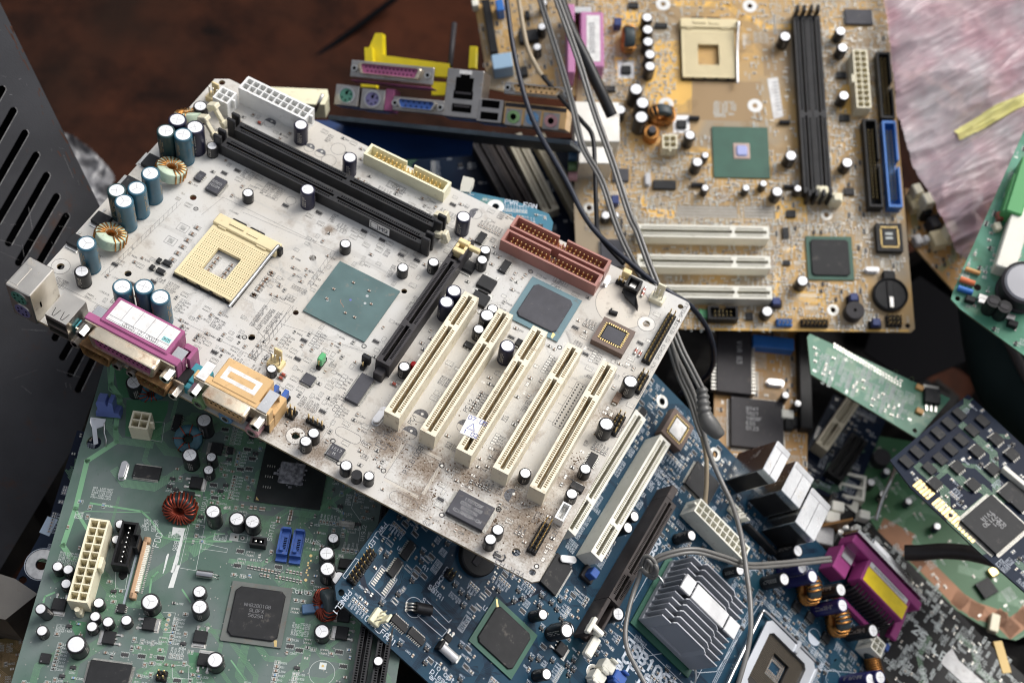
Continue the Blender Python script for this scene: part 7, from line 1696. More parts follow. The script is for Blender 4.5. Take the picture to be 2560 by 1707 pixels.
for p in ((1230,90),(1345,10),(1320,180),(1505,228),(1715,412)): put_cap(b, *V_(*p), 6, 9, 'sleeve_black', '') if p[0] < 1330 else put_cap(b, *V_(*p), 5.4, 7, 'sleeve_navy', '')
chb(b, V_, (2080,865), 11, 11, 0, 0, 2.6); x, y = b.at(*V_(2125,750), 2); b.part('brass_part', MB().box(-3,-3,.1,3,3,3,M['gold'],.6), x, y)
x, y = b.at(*V_(2140,1120), 5); b.part('white_connector', MB().box(-6,-3,.1,6,3,5,M['ivory'],.6), x, y, 0, -.8)
x, y = b.at(*Y5(1300,1310), 5); b.part('round_part', MB().lathe(0,0,[(6,0),(6,8),(0,8)],[M['charcoal']],20), x, y)
finish(b, art, O, 60, 16, 'cct')
# --- black board with dense white lettering
pcb_mat('mask_black', (.008,.008,.009), (.012,.012,.013), spec=.12, rough=.45, coat=.05, var_scale=30, grime=.12)
b, art, O = simple_pcb('motherboard', 'black board covered with white lettering at the lower right corner', 'motherboard', [(2080,1235),(2190,1322),(2490,1625),(2620,1740),(2560,1860),(2340,1860),(2160,1620),(2040,1340)], 925, (.12,-.05,1), 'mask_black', 'pcb_edge_ochre', seed=61, holes=())
q = MB(); 
for k in range(260):
    x, y = b.at(art.r.uniform(2120,2560), art.r.uniform(1330,1700))
    if not inpoly((x,y), O): continue
    text(q, ''.join(art.r.choice('R0C1238465') for _ in range(4)), x, y, art.r.choice((1.6,2.2,1.3)), .05, M['silk_white'], art.r.choice((0,pi/2,pi/2)), .42)
b.part('silkscreen', q)
q = MB()
for k, ch in enumerate('25 LEA'):
    x, y = b.at(2280+k*17, 1578+k*17); text(q, ch, x, y, 5.5, .07, M['silk_white'], .1, 1.2)
for k, s_ in enumerate(('HARDWARE SECTION','HA 1025')): x, y = b.at(2300+k*90, 1672+k*20); text(q, s_, x, y, 3.2, .07, M['silk_white'], -pi/4, .6)
for k in range(5):
    x, y = b.at(*V_(1110+k*30, 370-k*5)); stroke(q, [(x,y),(x+4,y+5)], 1.3, .07, M['silk_white'])
    x, y = b.at(*V_(1020+k*30, 500-k*5)); stroke(q, [(x,y),(x+4,y+5)], 1.3, .07, M['silk_white'])
b.part('large_lettering', q)
for p in ((1100,440),(1035,425),(1000,465)): x, y = b.at(*V_(*p)); q = MB(); q.lathe(0,0,[(2.8,.03),(2.0,1.2),(0,1.6)],[M['tin']],14); b.part('solder_post', q, x, y)
Q = outl(b, [V_(*p) for p in ((1760,1370),(1820,1310),(1870,1400),(2060,1567),(1900,1567),(1740,1420))]); q = MB(); q.prism(Q, .04, .5, M['label_white']); b.part('white_sticker', q)
q = MB(); x, y = b.at(*V_(2190,1375)); q.box(-10,-3,-1.5,10,3,.6,mat('brass_dull',(.42,.30,.12),.5,.3)); b.part('edge_bracket', q, x, y, 0, -.75)
finish(b, art, O, 120, 6, 'ct')
# small connectors standing on its left corner
for p, mn, s in (((985,270),'cream_clean',7),((945,350),'cream_clean',8),((1180,330),'cream_clean',6),((870,480),'label_white',12)):
    x, y = b.at(*V_(*p), 6); b.part('white_connector', MB().box(-s*.6,-s*.5,.1,s*.6,s*.5,7,M[mn],.6), x, y, 0, .5)
x, y = b.at(*V_(1040,300), 20); q = MB(); q.add([(-16,0,0),(16,0,0),(18,0,20),(2,0,9),(-14,0,7)]+[(-16,1.6,0),(16,1.6,0),(18,1.6,20),(2,1.6,9),(-14,1.6,7)],[(0,1,2,3,4),(9,8,7,6,5),(0,5,6,1),(1,6,7,2),(2,7,8,3),(3,8,9,4),(4,9,5,0)],mat('amber_sheet',(.35,.17,.05),.4,var=.2)); b.part('broken_amber_card', q, x-6, y-14, .1, .75)
# --- green board at the right edge
b, art, O = simple_pcb('circuit_board', 'bright green power board with black coil at the right edge of the photo', 'circuit board', [(2377,747),(2385,722),(2572,300),(2900,420),(2800,1000),(2560,888),(2400,772)], 872, (-.05,-.25,1), 'mask_bright', 'pcb_edge_green', seed=67, holes=((*Y4(2010,1230),2.2),(*Y4(1865,1312),1.6)), nm='board_sheet')
defm('silver_dull', (.30,.30,.32), .45, .5); x, y = b.at(*Y5(2345,45), 10); q = MB(); q.lathe(0,0,[(14,0),(14,3),(13,4),(13,12),(14,13),(14,15),(12.6,16),(12.4,15.4)],[M['charcoal']],32); q.lathe(0,0,[(12.4,15.4),(11,16.2),(0,16.4)],[M['silver_dull']],32); b.part('coil', q, x, y); b.block(x-15,y-15,x+15,y+15)
for p in ((2125,165),(2205,205)): x, y = b.at(*Y5(*p), 12); q = MB(); q.prism(stadium(8.5,15-7),.1,14,M['black_plastic']); q.prism(stadium(5.5,3),14,14.3,M['charcoal']); b.part('black_inductor', q, x, y, 0, pi/2); b.block(x-6,y-6,x+6,y+6)
for p, mn in (((1920,75),'blue_ide'),((1935,10),'led_red')): x, y = b.at(*Y5(*p), 2); b.part('resistor', MB().cyl(0,0,-4.5,4.5,1.9,M[mn] if mn != 'led_red' else mat('orange_part',(.65,.16,.05),.4),12,axis='y',bot=True), x, y, 2)
for p, mn in (((1975,1110),'amber_part'),((2250,1110),'gold')): x, y = b.at(*Y4(*p), 2); b.part('resistor', MB().cyl(0,0,-4.5,4.5,1.4,M[mn],12,axis='y',bot=True), x, y, 2)
x, y = b.at(*Y4(2300,560), 10); b.part('terminal_block', MB().box(-14,-6,.1,14,6,12,mat('term_green',(.09,.36,.12),.45),.8), x, y, 0, 0); b.part('terminal_block', MB().box(-20,-5,.1,20,5,14,M['term_green'],.8), *b.at(*Y4(2340,480), 14))
x, y = b.at(*Y4(2285,860), 12); b.part('white_connector', MB().box(-22,-6,.1,22,6,12,M['cream_clean'],.8), x, y)
for p in ((2160,780),(2180,700),(2230,690)): x, y = b.at(*Y4(*p), 4); b.part('small_part', MB().box(-2.6,-2.2,.1,2.6,2.2,5,M['ivory'] if p[1] != 700 else M['glass_red'],.7), x, y, 0, .6)
for p in ((1960,140),(2050,155),(2050,130),(2270,320),(2250,270)): x, y = b.at(*Y5(*p), 3); b.part('crystal' if p[0] == 2270 else 'small_part', MB().box(-2,-3,.1,2,3,4,M['tin'] if p[0] in (2050,2250) else M['black_plastic'],.5), x, y)
finish(b, art, O, 420, 20, 'rcctxb')
# --- ochre edge with cream sockets behind the right end of the big ochre board
b, art, O = simple_pcb('circuit_board', 'ochre board with a row of cream sockets, behind the right edge of the ochre motherboard', 'circuit board', [(2262,470),(2270,600),(2385,728),(2480,700),(2420,500)], 985, (0,-.1,1), 'mask_amber', 'pcb_edge_ochre', seed=71, nm='board_sheet')
for p, z, s, mn in (((1575,500),16,8,'ivory'),((1655,570),18,9,'ivory'),((1830,780),18,9,'ivory'),((1560,590),8,12,'socket_yellow'),((1730,860),8,12,'socket_yellow'),((1640,650),10,8,'black_plastic'),((1700,740),10,9,'charcoal'),((1640,865),6,5,'label_white'),((1580,870),6,7,'label_white')):
    x, y = b.at(*Y4(*p), z); b.part('white_connector' if mn == 'label_white' else 'cream_socket' if mn != 'black_plastic' and mn != 'charcoal' else 'black_socket', MB().box(-s*.5,-s*.4,.1,s*.5,s*.4,z,M[mn],.8), x, y, 0, .4)
finish(b, art, O, 200, 6)
# --- upper ochre board behind the sockets
b, art, O = simple_pcb('motherboard', 'ochre board at the top edge behind the grey wires, with a pale blue part', 'motherboard', [(1175,-60),(1222,222),(1320,240),(1440,240),(1440,-60)], 1000, (.0,-.35,1), 'mask_ochre', 'pcb_edge_ochre', seed=73, trace='trace_ochre')
def bxx(b, nm, c_, pa, pb, h, m, c=.5): return bx(b, nm, c_(*pa), c_(*pb), h, m, c)
bxx(b, 'pale_blue_part', W_0, (1315,405), (1480,490), 14, 'pale_blue' if 'pale_blue' in M else (defm('pale_blue', (.30,.45,.60), .45) or 'pale_blue'))
bxx(b, 'memory_slot', W_0, (1245,0), (1370,380), 8, 'black_plastic'); bxx(b, 'power_chip', W_0, (1510,230), (1670,290), 5, 'chip'); bxx(b, 'power_chip', W_0, (1560,80), (1605,130), 4, 'chip'); bxx(b, 'power_chip', W_0, (1530,490), (1590,550), 4, 'chip'); bxx(b, 'blue_socket', W_0, (1345,0), (1415,75), 12, 'blue_ide'); bxx(b, 'white_connector', W_0, (1170,0), (1225,40), 8, 'cream_clean')
for p in ((1655,345),(1690,195),(1700,20)): put_cap(b, *W_0(*p), 6, 12, 'sleeve_black', '')
finish(b, art, O, 420, 10)
# --- socket panel seen end-on: a board standing on its far edge with its sockets towards us
def px2(x, y): return W_0(x, y)
b = sheet('motherboard', 'dark blue motherboard whose row of metal sockets faces the camera behind the cream board', 'motherboard', [px2(170,815), px2(1900,995)], 915, (.0,-.62,.78))
# local: x along the sockets, y up the picture, z towards us
def face(nm, pa, pb, z, m, z0=-16, c=.4, parent=None):
    a, d = b.at(*px2(*pa), z), b.at(*px2(*pb), z); x0, x1 = sorted((a[0], d[0])); y0, y1 = sorted((a[1], d[1])); q = MB(); W, L = (x1-x0)/2, (y1-y0)/2
    q.box(-W,-L,z0,W,L,z,M[m],c)
    return b.part(nm, q, (x0+x1)/2, (y0+y1)/2), W, L
q = MB(); a = b.at(*px2(120,845)); d = b.at(*px2(1905,1000)); q.box(a[0],-6,-60,d[0],-3,0,M['pcb_edge_blue'],.2); q.box(a[0],-4.4,-60,d[0],-2.9,-2,mat('mask_blue_far',(.01,.04,.12),.4)) ; b.part('circuit_board', q)
defm('shield_grey', (.40,.38,.36), .38, .9, var=.12, vs=60, dirt=.2, ds=100)
for p, mn in (((255,700),'ps2_green'),((445,728),'violet')):
    o, W, L = face('round_socket', (p[0]-78,p[1]-82), (p[0]+78,p[1]+88), 0, 'shield_grey'); q = MB(); q.lathe(0,0,[(5.4,.05),(5.4,.8),(4.5,.9)],[M['steel']],24); q.cyl(0,0,0,.5,4.5,M[mn],20); q.box(-.8,.6,.5,.8,2.6,.7,M['black_hole']); 
    for k in range(5): q.box(3*cos(k+3.6)-.5,3*sin(k+3.6)-.5,.5,3*cos(k+3.6)+.5,3*sin(k+3.6)+.5,.7,M['black_hole'])
    new('insert', q.mesh('insert'), o)
def dport(pa, pb, sock, pan='shield_grey', nrow=(13,12), back=None):
    o, W, L = face('d_port', pa, pb, 0, pan, -2)
    m_, s_ = dshell(2*W*.76, 2*L*.62, 6, 1.5, 'shield_rust' if sock != 'blue_plastic' else 'shield', nrow, sock); m_.xf(Matrix.Rotation(-pi/2, 4, 'X').to_4x4()); s_.xf(Matrix.Rotation(-pi/2, 4, 'X').to_4x4())
    for mm_ in (m_, s_): mm_.v = [(x, y, abs(z)) for x, y, z in mm_.v]
    sh = new('d_shell', m_.mesh('d_shell'), o); new('contact_holes', s_.mesh('contact_holes'), sh)
    for s in (-W*.88, W*.88): q = MB(); q.cyl(0,0,0,2.5,2.2,M['tin'],6); q.cyl(0,0,2.5,2.55,1.2,M['black_hole'],8); new('hex_standoff', q.mesh('hex_standoff'), o, TL(s,0,0))
    return o
dport((290,440),(885,625),'purple'); face('port_housing', (285,585),(880,650),-.5,'purple',-14); face('port_rib', (545,650),(590,820),-.5,'purple',-14)
dport((600,705),(965,850),'blue_plastic',nrow=(6,5)); dport((1420,600),(1900,740),'orange_plastic',nrow=(8,7))
o, W, L = face('network_and_usb_sockets', (1000,500),(1225,880), 0, 'shield_grey', -20); q = MB()
q.box(-5.6,L-15,-.02,5.6,L-5,.25,M['black_hole']); q.box(-3,L-5.1,-.02,3,L-3,.25,M['black_hole'])
for y_ in (-L+3.4,-L+11.5): q.box(-6.2,y_,-.02,6.2,y_+5,.25,M['black_hole']); q.box(-5.2,y_+3,.2,5.2,y_+4.4,.5,M['charcoal'])
q.box(-4,L-3,.1,4,L-.6,.3,M['label_white']); new('opening', q.mesh('opening'), o)
o, W, L = face('usb_sockets', (1225,720),(1390,910), 0, 'shield_grey', -20); q = MB()
for y_ in (-L+1.6,-L+9): q.box(-5.6,y_,-.02,5.6,y_+4.6,.25,M['black_hole'])
new('opening', q.mesh('opening'), o)
o, W, L = face('jack_block', (1420,745),(1860,955), -.6, 'orange_plastic', -20); q = MB()
for k in (-1,0,1): q.box(k*W*.62-7,L*.55,-.62,k*W*.62+7,L*.9,-.4,M['charcoal'])
new('opening', q.mesh('opening'), o)
for p, mn in (((1482,862),'green_jack'),((1620,872),'blue_jack'),((1758,892),'pink_jack')):
    x, y = b.at(*px2(*p), 0); q = MB(); q.box(-5,-5,-.6,5,5,.2,M['shield_grey']); q.lathe(0,0,[(4,.2),(4,1.6),(2,1.8),(1.9,.6)],[M[mn]],18); q.cyl(0,0,0,.7,1.9,M['black_hole'],12); b.part('sound_jack', q, x, y)
q = MB(); q.box(-110,-.5,-30,110,.5,-3,M['charcoal'])
b.part('yellow_frame', MB().box(-3,-2,-30,3,26,-12,mat('yellow_frame',(.72,.56,.01),.4,var=.08),.6), *b.at(*px2(425,430),-12)) if False else None
YF = mat('yellow_frame', (.72,.58,.015), .4, var=.08)
b2 = sheet('bracket', 'bright yellow plastic bracket standing behind the row of metal sockets', 'bracket', [px2(360,640), px2(1010,700)], 950, (.0,-.62,.78))
def fb(pts, z0, z1): q = MB(); q.prism([b2.at(*px2(*p), z1) for p in pts], z0, z1, YF); b2.part('bar', q)
fb(((465,245),(515,245),(520,400),(540,410),(1010,470),(1010,570),(450,520),(385,430)), -8, 0); fb(((385,350),(440,350),(445,470),(390,470)), 0.1, 6); fb(((1160,340),(1205,340),(1200,500),(1150,500)), -6, 0); fb(((880,600),(1010,610),(1010,700),(880,700)), -6, 0); fb(((360,600),(470,620),(470,645),(360,640)), 2, 8)
b2.part('rod', MB().cyl(0,0,-1.5,1.5,1,M['charcoal'],8), *b2.at(*px2(1020,400),0)) if False else None
q = MB(); q.tube([ray(*px2(1046,175),955), ray(*px2(1015,490),940)], 1.8, M['charcoal'], 8); o = new('metal_rod', q.mesh('metal_rod'), None); o['label'] = 'thin dark metal rod standing behind the row of metal sockets'; o['category'] = 'rod'
# --- slots running away behind the cream board
b, art, O = simple_pcb('motherboard', 'dim board with long beige and dark slots, in the gap behind the cream board', 'motherboard', [(880,350),(1430,345),(1470,620),(1250,640),(1040,520)], 990, (0,-.2,1), 'mask_navy', 'pcb_edge_blue', 'silk_pale', 79)
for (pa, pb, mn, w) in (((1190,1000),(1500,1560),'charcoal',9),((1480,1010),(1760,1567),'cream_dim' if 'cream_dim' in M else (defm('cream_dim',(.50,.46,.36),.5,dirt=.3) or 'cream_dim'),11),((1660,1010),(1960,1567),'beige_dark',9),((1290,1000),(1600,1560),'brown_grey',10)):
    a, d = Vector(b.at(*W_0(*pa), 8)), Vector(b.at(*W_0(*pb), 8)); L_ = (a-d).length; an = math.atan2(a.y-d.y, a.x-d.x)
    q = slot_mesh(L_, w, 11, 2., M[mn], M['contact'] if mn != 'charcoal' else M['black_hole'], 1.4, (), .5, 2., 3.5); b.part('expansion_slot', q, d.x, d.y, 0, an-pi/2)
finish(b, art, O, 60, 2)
b, art, O = simple_pcb('circuit_board', 'teal blue board corner with a white ringed hole, just behind the brown sockets', 'circuit board', [(1080,470),(1171,478),(1290,503),(1372,535),(1383,556),(1370,640),(1200,640),(1080,560)], 850, (0,.0,1), 'mask_tealb', 'pcb_edge_blue', 'silk_pale', 83, holes=((1239,516,2.0),), nm='board_sheet')
x, y = b.at(1239,516); q = MB(); q.lathe(0,0,[(5,.03),(4.8,.1),(2.4,.1),(2.1,.03)],[RP],24); b.part('mounting_ring', q, x, y); x, y = b.at(1262,505); text(art.ink, 'PWR_FAN', x, y-1, 3, .05, M['silk_pale'], -.1, .5)
finish(b, art, O, 160, 4)
# --- navy board peeping out behind the green one, lower left
b, art, O = simple_pcb('motherboard', 'navy board edge with a ringed screw hole, between the green board and the dark case', 'motherboard', [(193,1075),(125,1290),(38,1450),(60,1475),(160,1560),(300,1400),(300,1100)], 812, (.0,-.05,1), 'mask_navy', 'pcb_edge_blue', 'silk_pale', 89, holes=((105,1410,3.0),(57,1449,2.2)))
x, y = b.at(105,1410); q = MB(); q.lathe(0,0,[(8.5,.03),(8.3,.12),(3.4,.3),(3.1,.03)],[M['tin']],28); b.part('mounting_ring', q, x, y); circ(art.ink, x, y, 9, .4, .05, M['silk_pale'], 30)
Q = outl(b, [(119,1290),(145,1298),(123,1340),(98,1330)]); art.ink.add([(x,y,.05) for x,y in Q],[(0,1,2,3)],mat('silk_blue',(.45,.55,.66),.5))
finish(b, art, O, 160, 8, 'rct')
b, art, O = simple_pcb('circuit_board', 'brown board with fine tracks at the lower left corner', 'circuit board', [(-40,1600),(60,1590),(90,1560),(60,1760),(-40,1760)], 775, (0,0,1), 'mask_brown', 'pcb_edge_ochre', 'silk_white', 97, trace='trace_ochre', nm='board_sheet')
finish(b, art, O, 30, 14, 'ct')
# ================================================================ 6. case, floor and added skip walls, bags, cables
from mathutils import noise as NZ
def tag(o, label, cat, kind=None, group=None):
    if label: o['label'] = label
    if cat: o['category'] = cat
    if kind: o['kind'] = kind
    if group: o['group'] = group
    return o
def wob(name, mb, label, cat, kind=None): o = new(name, mb.mesh(name), None); return tag(o, label, cat, kind)
defm('gap_black', (.006,.006,.007), .9, spec=.03)  # flat near-black for dark gaps, the case inside and a seam
# --- perforated case on the left
defm('case_grey', (.054,.054,.058), .5, var=.15, vs=25, dirt=.22, ds=60, dirtrgb=(.10,.05,.03), bump=.35, bs=1400, spec=.2)
cp_ = sheet('case_panel', 'dark grey metal case panel with slanted slots at the left edge', 'metal case', [(0,7), (247,510)], 822, (.45,-.45,.77))
P = outl(cp_, [(-70,-120),(0,7),(247,510),(333,690),(262,915),(200,1090),(5,1415),(-90,1560),(-500,1560),(-500,-120)])
up = [(12,212),(40,266),(69,322),(97,377),(123,428),(148,481),(172,530),(196,580),(220,628),(243,675)]
lo = [(-99,408),(-70,462),(-42,517),(-14,568),(15,619),(40,668),(64,716),(88,762),(110,808),(131,856)]
lo2 = [(150,904),(170,946),(190,985)]; up2 = [(262,712),(275,748),(285,790)]
H = []
for a, c in list(zip(up, lo))+list(zip(up2, lo2)):
    A, Cc = Vector(cp_.at(*a)), Vector(cp_.at(*c)); d = (A-Cc).normalized(); r = 2.1; A -= d*r*1.4; Cc += d*r*1.4; an = math.atan2(d.y, d.x)
    H.append([(A.x+r*cos(an-pi/2+k*pi/6), A.y+r*sin(an-pi/2+k*pi/6)) for k in range(7)]+[(Cc.x+r*cos(an+pi/2+k*pi/6), Cc.y+r*sin(an+pi/2+k*pi/6)) for k in range(7)])
slab(cp_, P, H, M['case_grey'], M['case_grey'], 1.2, nm='slotted_panel')
q = MB(); defm('worn_edge', (.30,.29,.28), .45, .4, var=.4, vs=300)  # pale metal tone: painted rim highlight, also bare-metal scratches
for h in H: q.add([],[],M['worn_edge']); stroke(q, [h[i] for i in (0,1,2,3)], .35, .04, M['worn_edge']); stroke(q, [h[0], h[-1]], .42, .04, M['worn_edge'])  # highlight on one side of each slot rim, painted as pale strips
cp_.part('slot_rim_highlights', q)
q = MB(); rnd = random.Random(9); RS = mat('rust_fleck', (.075,.030,.016), .8)
for k in range(60):
    u = rnd.uniform(-20, 300); v = rnd.uniform(0, 1000)
    if u > 240*v/510 - 10: continue
    x, y = cp_.at(u, v); a = rnd.uniform(-.4, 1.6); L_ = rnd.choice((1.2, 3, 7, 14)); stroke(q, [(x,y),(x+L_*cos(a),y+L_*sin(a))], rnd.uniform(.06,.16), .03, M['worn_edge'])
for k in range(26):
    t = rnd.uniform(.05, .95); x, y = cp_.at(240*t-rnd.uniform(4, 40)*rnd.random()-3, 500*t); a = math.atan2(*(Vector(cp_.at(247,510))-Vector(cp_.at(0,7))).yx)+rnd.uniform(-.15,.15); L_ = rnd.choice((1.5,3,6)); stroke(q, [(x,y),(x+L_*cos(a),y+L_*sin(a))], rnd.uniform(.3,.8), .035, RS)
cp_.part('scratches', q, kind='stuff')
A, B2 = Vector(cp_.at(0,7)), Vector(cp_.at(333,690)); q = MB()
dd = (B2-A).normalized(); nn = Vector((dd.y,-dd.x)); 
for s in (1,-1):
    t_ = A+nn*s
    if (t_-Vector(cp_.at(-100,300))).length > (A-Vector(cp_.at(-100,300))).length: nn = nn*s; break
A0 = A-dd*60
q.add([(A0.x,A0.y,-.02),(B2.x,B2.y,-.02),(B2.x,B2.y,-45),(A0.x,A0.y,-45)],[(0,1,2,3),(3,2,1,0)],M['case_grey']); cp_.part('return_edge', q)
q = MB(); q.prism(outl(cp_, [(-480,-100),(-10,0),(225,500),(310,690),(245,905),(185,1080),(-5,1390),(-90,1540),(-480,1540)]), -90, -22, M['gap_black']); o = new('metal_box', q.mesh('metal_box'), None, cp_.M.copy()); tag(o, 'near-black filler behind the slotted grey panel, added to darken its slots', 'metal box')  # filler coloured near-black to give the slots a dark inside
# --- rusty floor, plus unseen skip walls added to block low sky light
def rust(name, a, c, dk):
    m = mat(name, a, .8, 0, rgb2=c, vs=7, spec=.08, dirt=.9, ds=13, dirtrgb=dk, bump=.5, bs=120); return m
rust('rust_floor', (.019,.010,.007), (.062,.020,.010), (.007,.0045,.004)); rust('sky_block_rust', (.10,.042,.024), (.06,.035,.025), (.025,.017,.014))
q = MB(); q.box(-1100,-1500,-334,1900,1300,-330,M['rust_floor'])
wob('ground', q, None, None, 'structure')
for nm, lb, (x0,y0,x1,y1) in (('sky_block_wall','unseen rusty skip wall left of the heap, added to block low sky',(-1120,-1500,-1090,1300)),('sky_block_wall','unseen rusty skip wall right of the heap, added to block low sky',(1890,-1500,1920,1300)),('sky_block_wall','unseen rusty skip wall beyond the heap, added to block low sky',(-1090,1290,1890,1320)),('sky_block_wall','unseen rusty skip wall behind the camera, added to block low sky',(-1090,-1530,1890,-1500))):
    q = MB(); q.box(x0,y0,-330,x1,y1,430,M['sky_block_rust'],4); wob(nm, q, lb, 'wall')
defm('case_dark', (.012,.011,.011), .7, spec=.08, var=.3, vs=20, dirt=.5, ds=40, dirtrgb=(.05,.03,.02), bump=.2, bs=300)
for lb, (x0,y0,z0,x1,y1,z1), a in (('dark steel box lying under the cream and green boards',(120,-130,-329,300,140,-78),.0),('dark steel box buried under the blue board',(240,-100,-329,400,170,-215),-.1)):
    q = MB(); cx_, cy_ = (x0+x1)/2, (y0+y1)/2; q.box(x0-cx_,y0-cy_,z0,x1-cx_,y1-cy_,z1,M['case_dark'],2.5)
    o = new('metal_box', q.mesh('metal_box'), None, TL(cx_,cy_,0,a)); tag(o, lb, 'metal box')
def hose(name, P, r, m, label, cat, k=8, n=8, caps=True): q = MB(); q.tube(catmull([ray(*p) for p in P], k), r, M[m], n); return wob(name, q, label, cat)
defm('rubber_black', (.010,.010,.012), .45, var=.2, vs=60); defm('wire_grey', (.17,.165,.155), .35, var=.1, vs=60, dirt=.12, ds=100, coat=.2); defm('wire_dark_blue', (.020,.024,.038), .4); defm('wire_beige', (.42,.34,.23), .45); defm('rubber_brown', (.030,.024,.021), .5, var=.3, vs=60, dirt=.2, ds=60, dirtrgb=(.07,.05,.035)); defm('rubber_grey', (.12,.118,.112), .42, var=.1, vs=60, coat=.15)
hose('cable', [(640,250,1285),(700,208,1288),(830,115,1310),(990,-5,1330)], 3.0, 'gap_black', 'black tube on the rusty steel beyond the heap, standing in for a dark seam', 'cable')  # tube added to draw a dark seam in the rusty steel
def pair(name, P, r, m, label, off=None, parts=True):
    """two conductors side by side"""
    C_ = catmull([ray(*p) for p in P], 8); root = new(name, None, None); tag(root, label, 'wire')
    vd = (C_[0]-CAM).normalized()
    for s in (-1, 1):
        Q = []
        for i, p in enumerate(C_):
            t = (C_[min(i+1,len(C_)-1)]-C_[max(i-1,0)]).normalized(); sd = t.cross(p-CAM).normalized(); Q.append(p+sd*s*r*.93)
        q = MB(); q.tube(Q, r, M[m], 7); new('conductor', q.mesh('conductor'), root)
    return root
pair('wire', [(1340,-60,905),(1351,0,900),(1402,163,885),(1433,272,872),(1457,367,862),(1504,452,850),(1540,560,840),(1575,640,832),(1640,760,825),(1676,869,818),(1698,937,822),(1725,998,824),(1744,1059,826),(1756,1090,826)], 1.05, 'wire_grey', 'left of two grey twin wires crossing the ochre board and passing under the cream one')
pair('wire', [(1370,-60,895),(1392,0,890),(1447,153,875),(1487,282,862),(1532,408,850),(1572,533,838),(1593,579,832),(1620,654,826),(1650,730,820),(1698,860,814),(1728,921,812),(1754,972,812)], 1.1, 'wire_grey', 'grey twin wire that runs from the top edge into the ribbed grey plug')
hose('wire', [(1655,770,826),(1682,869,820),(1713,937,822),(1736,990,824),(1748,1050,826),(1758,1077,826),(1775,1138,824),(1805,1206,820),(1833,1267,812),(1853,1339,800),(1867,1433,786),(1876,1514,776),(1874,1600,768),(1846,1707,760),(1820,1780,757)], 1.45, 'wire_grey', 'single grey wire hanging past the heatsink down to the bottom edge', 'wire')
hose('wire', [(1751,1077,828),(1765,1138,829),(1766,1206,829),(1763,1250,829),(1762,1272,833)], 1.3, 'wire_beige', 'short beige wire plugged into the white power socket of the blue board', 'wire')
hose('wire', [(1255,-60,905),(1266,0,900),(1283,119,890),(1311,238,880),(1345,327,870),(1416,452,852),(1457,533,842),(1495,585,836),(1546,632,830),(1611,687,824),(1638,707,822),(1686,738,822),(1727,765,830),(1767,819,850),(1785,880,870),(1775,930,890),(1740,960,905),(1700,985,915)], 1.6, 'wire_dark_blue', 'dark blue-black wire that passes behind the corner of the cream board', 'wire')
hose('wire', [(1290,-60,905),(1297,0,902),(1317,112,895),(1340,165,892),(1358,194,890)], 1.5, 'wire_beige', 'beige wire at the top edge between the black and grey wires', 'wire')
hose('wire', [(1356,190,890),(1419,265,882),(1457,306,876),(1481,340,872),(1487,408,866),(1491,533,852),(1500,590,842),(1560,660,834)], 1.4, 'rubber_black', 'thin black wire hanging in front of the white socket boxes', 'wire')
hose('cable', [(1370,-80,900),(1400,0,900),(1430,80,898),(1465,150,896),(1500,225,895),(1530,290,898)], [3.6]*41, 'rubber_black', 'thick black cloth-wrapped cable beside the pink port', 'cable') if False else hose('cable', [(1370,-80,900),(1400,0,900),(1430,80,898),(1465,150,896),(1500,225,895),(1530,290,898)], 3.6, 'rubber_black', 'thick black cloth-wrapped cable beside the pink port', 'cable')
hose('cable', [(2262,1381,893),(2300,1381,890),(2360,1377,888),(2430,1383,884),(2500,1403,880),(2560,1437,876),(2640,1500,870)], 4.9, 'rubber_brown', 'thick brown-black cable coming out of the black board at the right', 'cable', 8, 14)
hose('metal_wire', [(2190,1300,905),(2205,1250,905),(2225,1205,905),(2240,1165,900)], [1.4]*25, 'tin', 'thin metal wire over the white connector at the right', 'metal wire')
# ribbed grey plug
q = MB(); C_ = catmull([ray(u, v, d) for u, v, d in ((1754,968,812),(1757,990,812),(1758,1013,811),(1762,1035,811),(1768,1052,811),(1782,1070,812),(1798,1086,813),(1803,1092,813))], 6)
R_ = []
for i, p in enumerate(C_):
    t = i/(len(C_)-1)
    r = 2.9+t*3.2 if t < .5 else 4.6+.5*sin((t-.5)*12) if t < .72 else 4.8-(t-.72)*9
    if t < .42: r += .38*(1 if (i//2) % 2 else -1)
    R_.append(max(1.8, r))
q.tube(C_, R_, M['rubber_grey'], 16); wob('plug', q, 'grey moulded plug with a ribbed neck, hanging over the edge of the blue board', 'plug')
# loop of twin flex round the heatsink
lp_ = pair('flex', [(2077,1397,852),(2010,1404,838),(1944,1410,822),(1869,1413,800),(1808,1394,786),(1740,1376,776),(1682,1383,772),(1638,1400,772),(1622,1425,774),(1632,1440,772),(1638,1420,768),(1628,1400,766),(1615,1395,768),(1607,1415,772)], 1.1, 'wire_grey', 'grey twin flex looped over the finned heatsink into the teal port')
hose('wire', [(1625,1400,770),(1640,1415,766),(1638,1432,768),(1620,1436,772),(1604,1424,774),(1597,1445,774),(1584,1480,772),(1570,1531,766),(1563,1582,760),(1570,1626,756),(1590,1667,752),(1613,1709,748),(1650,1770,745)], 1.35, 'wire_grey', 'grey wire curving down the left side of the heatsink', 'wire')
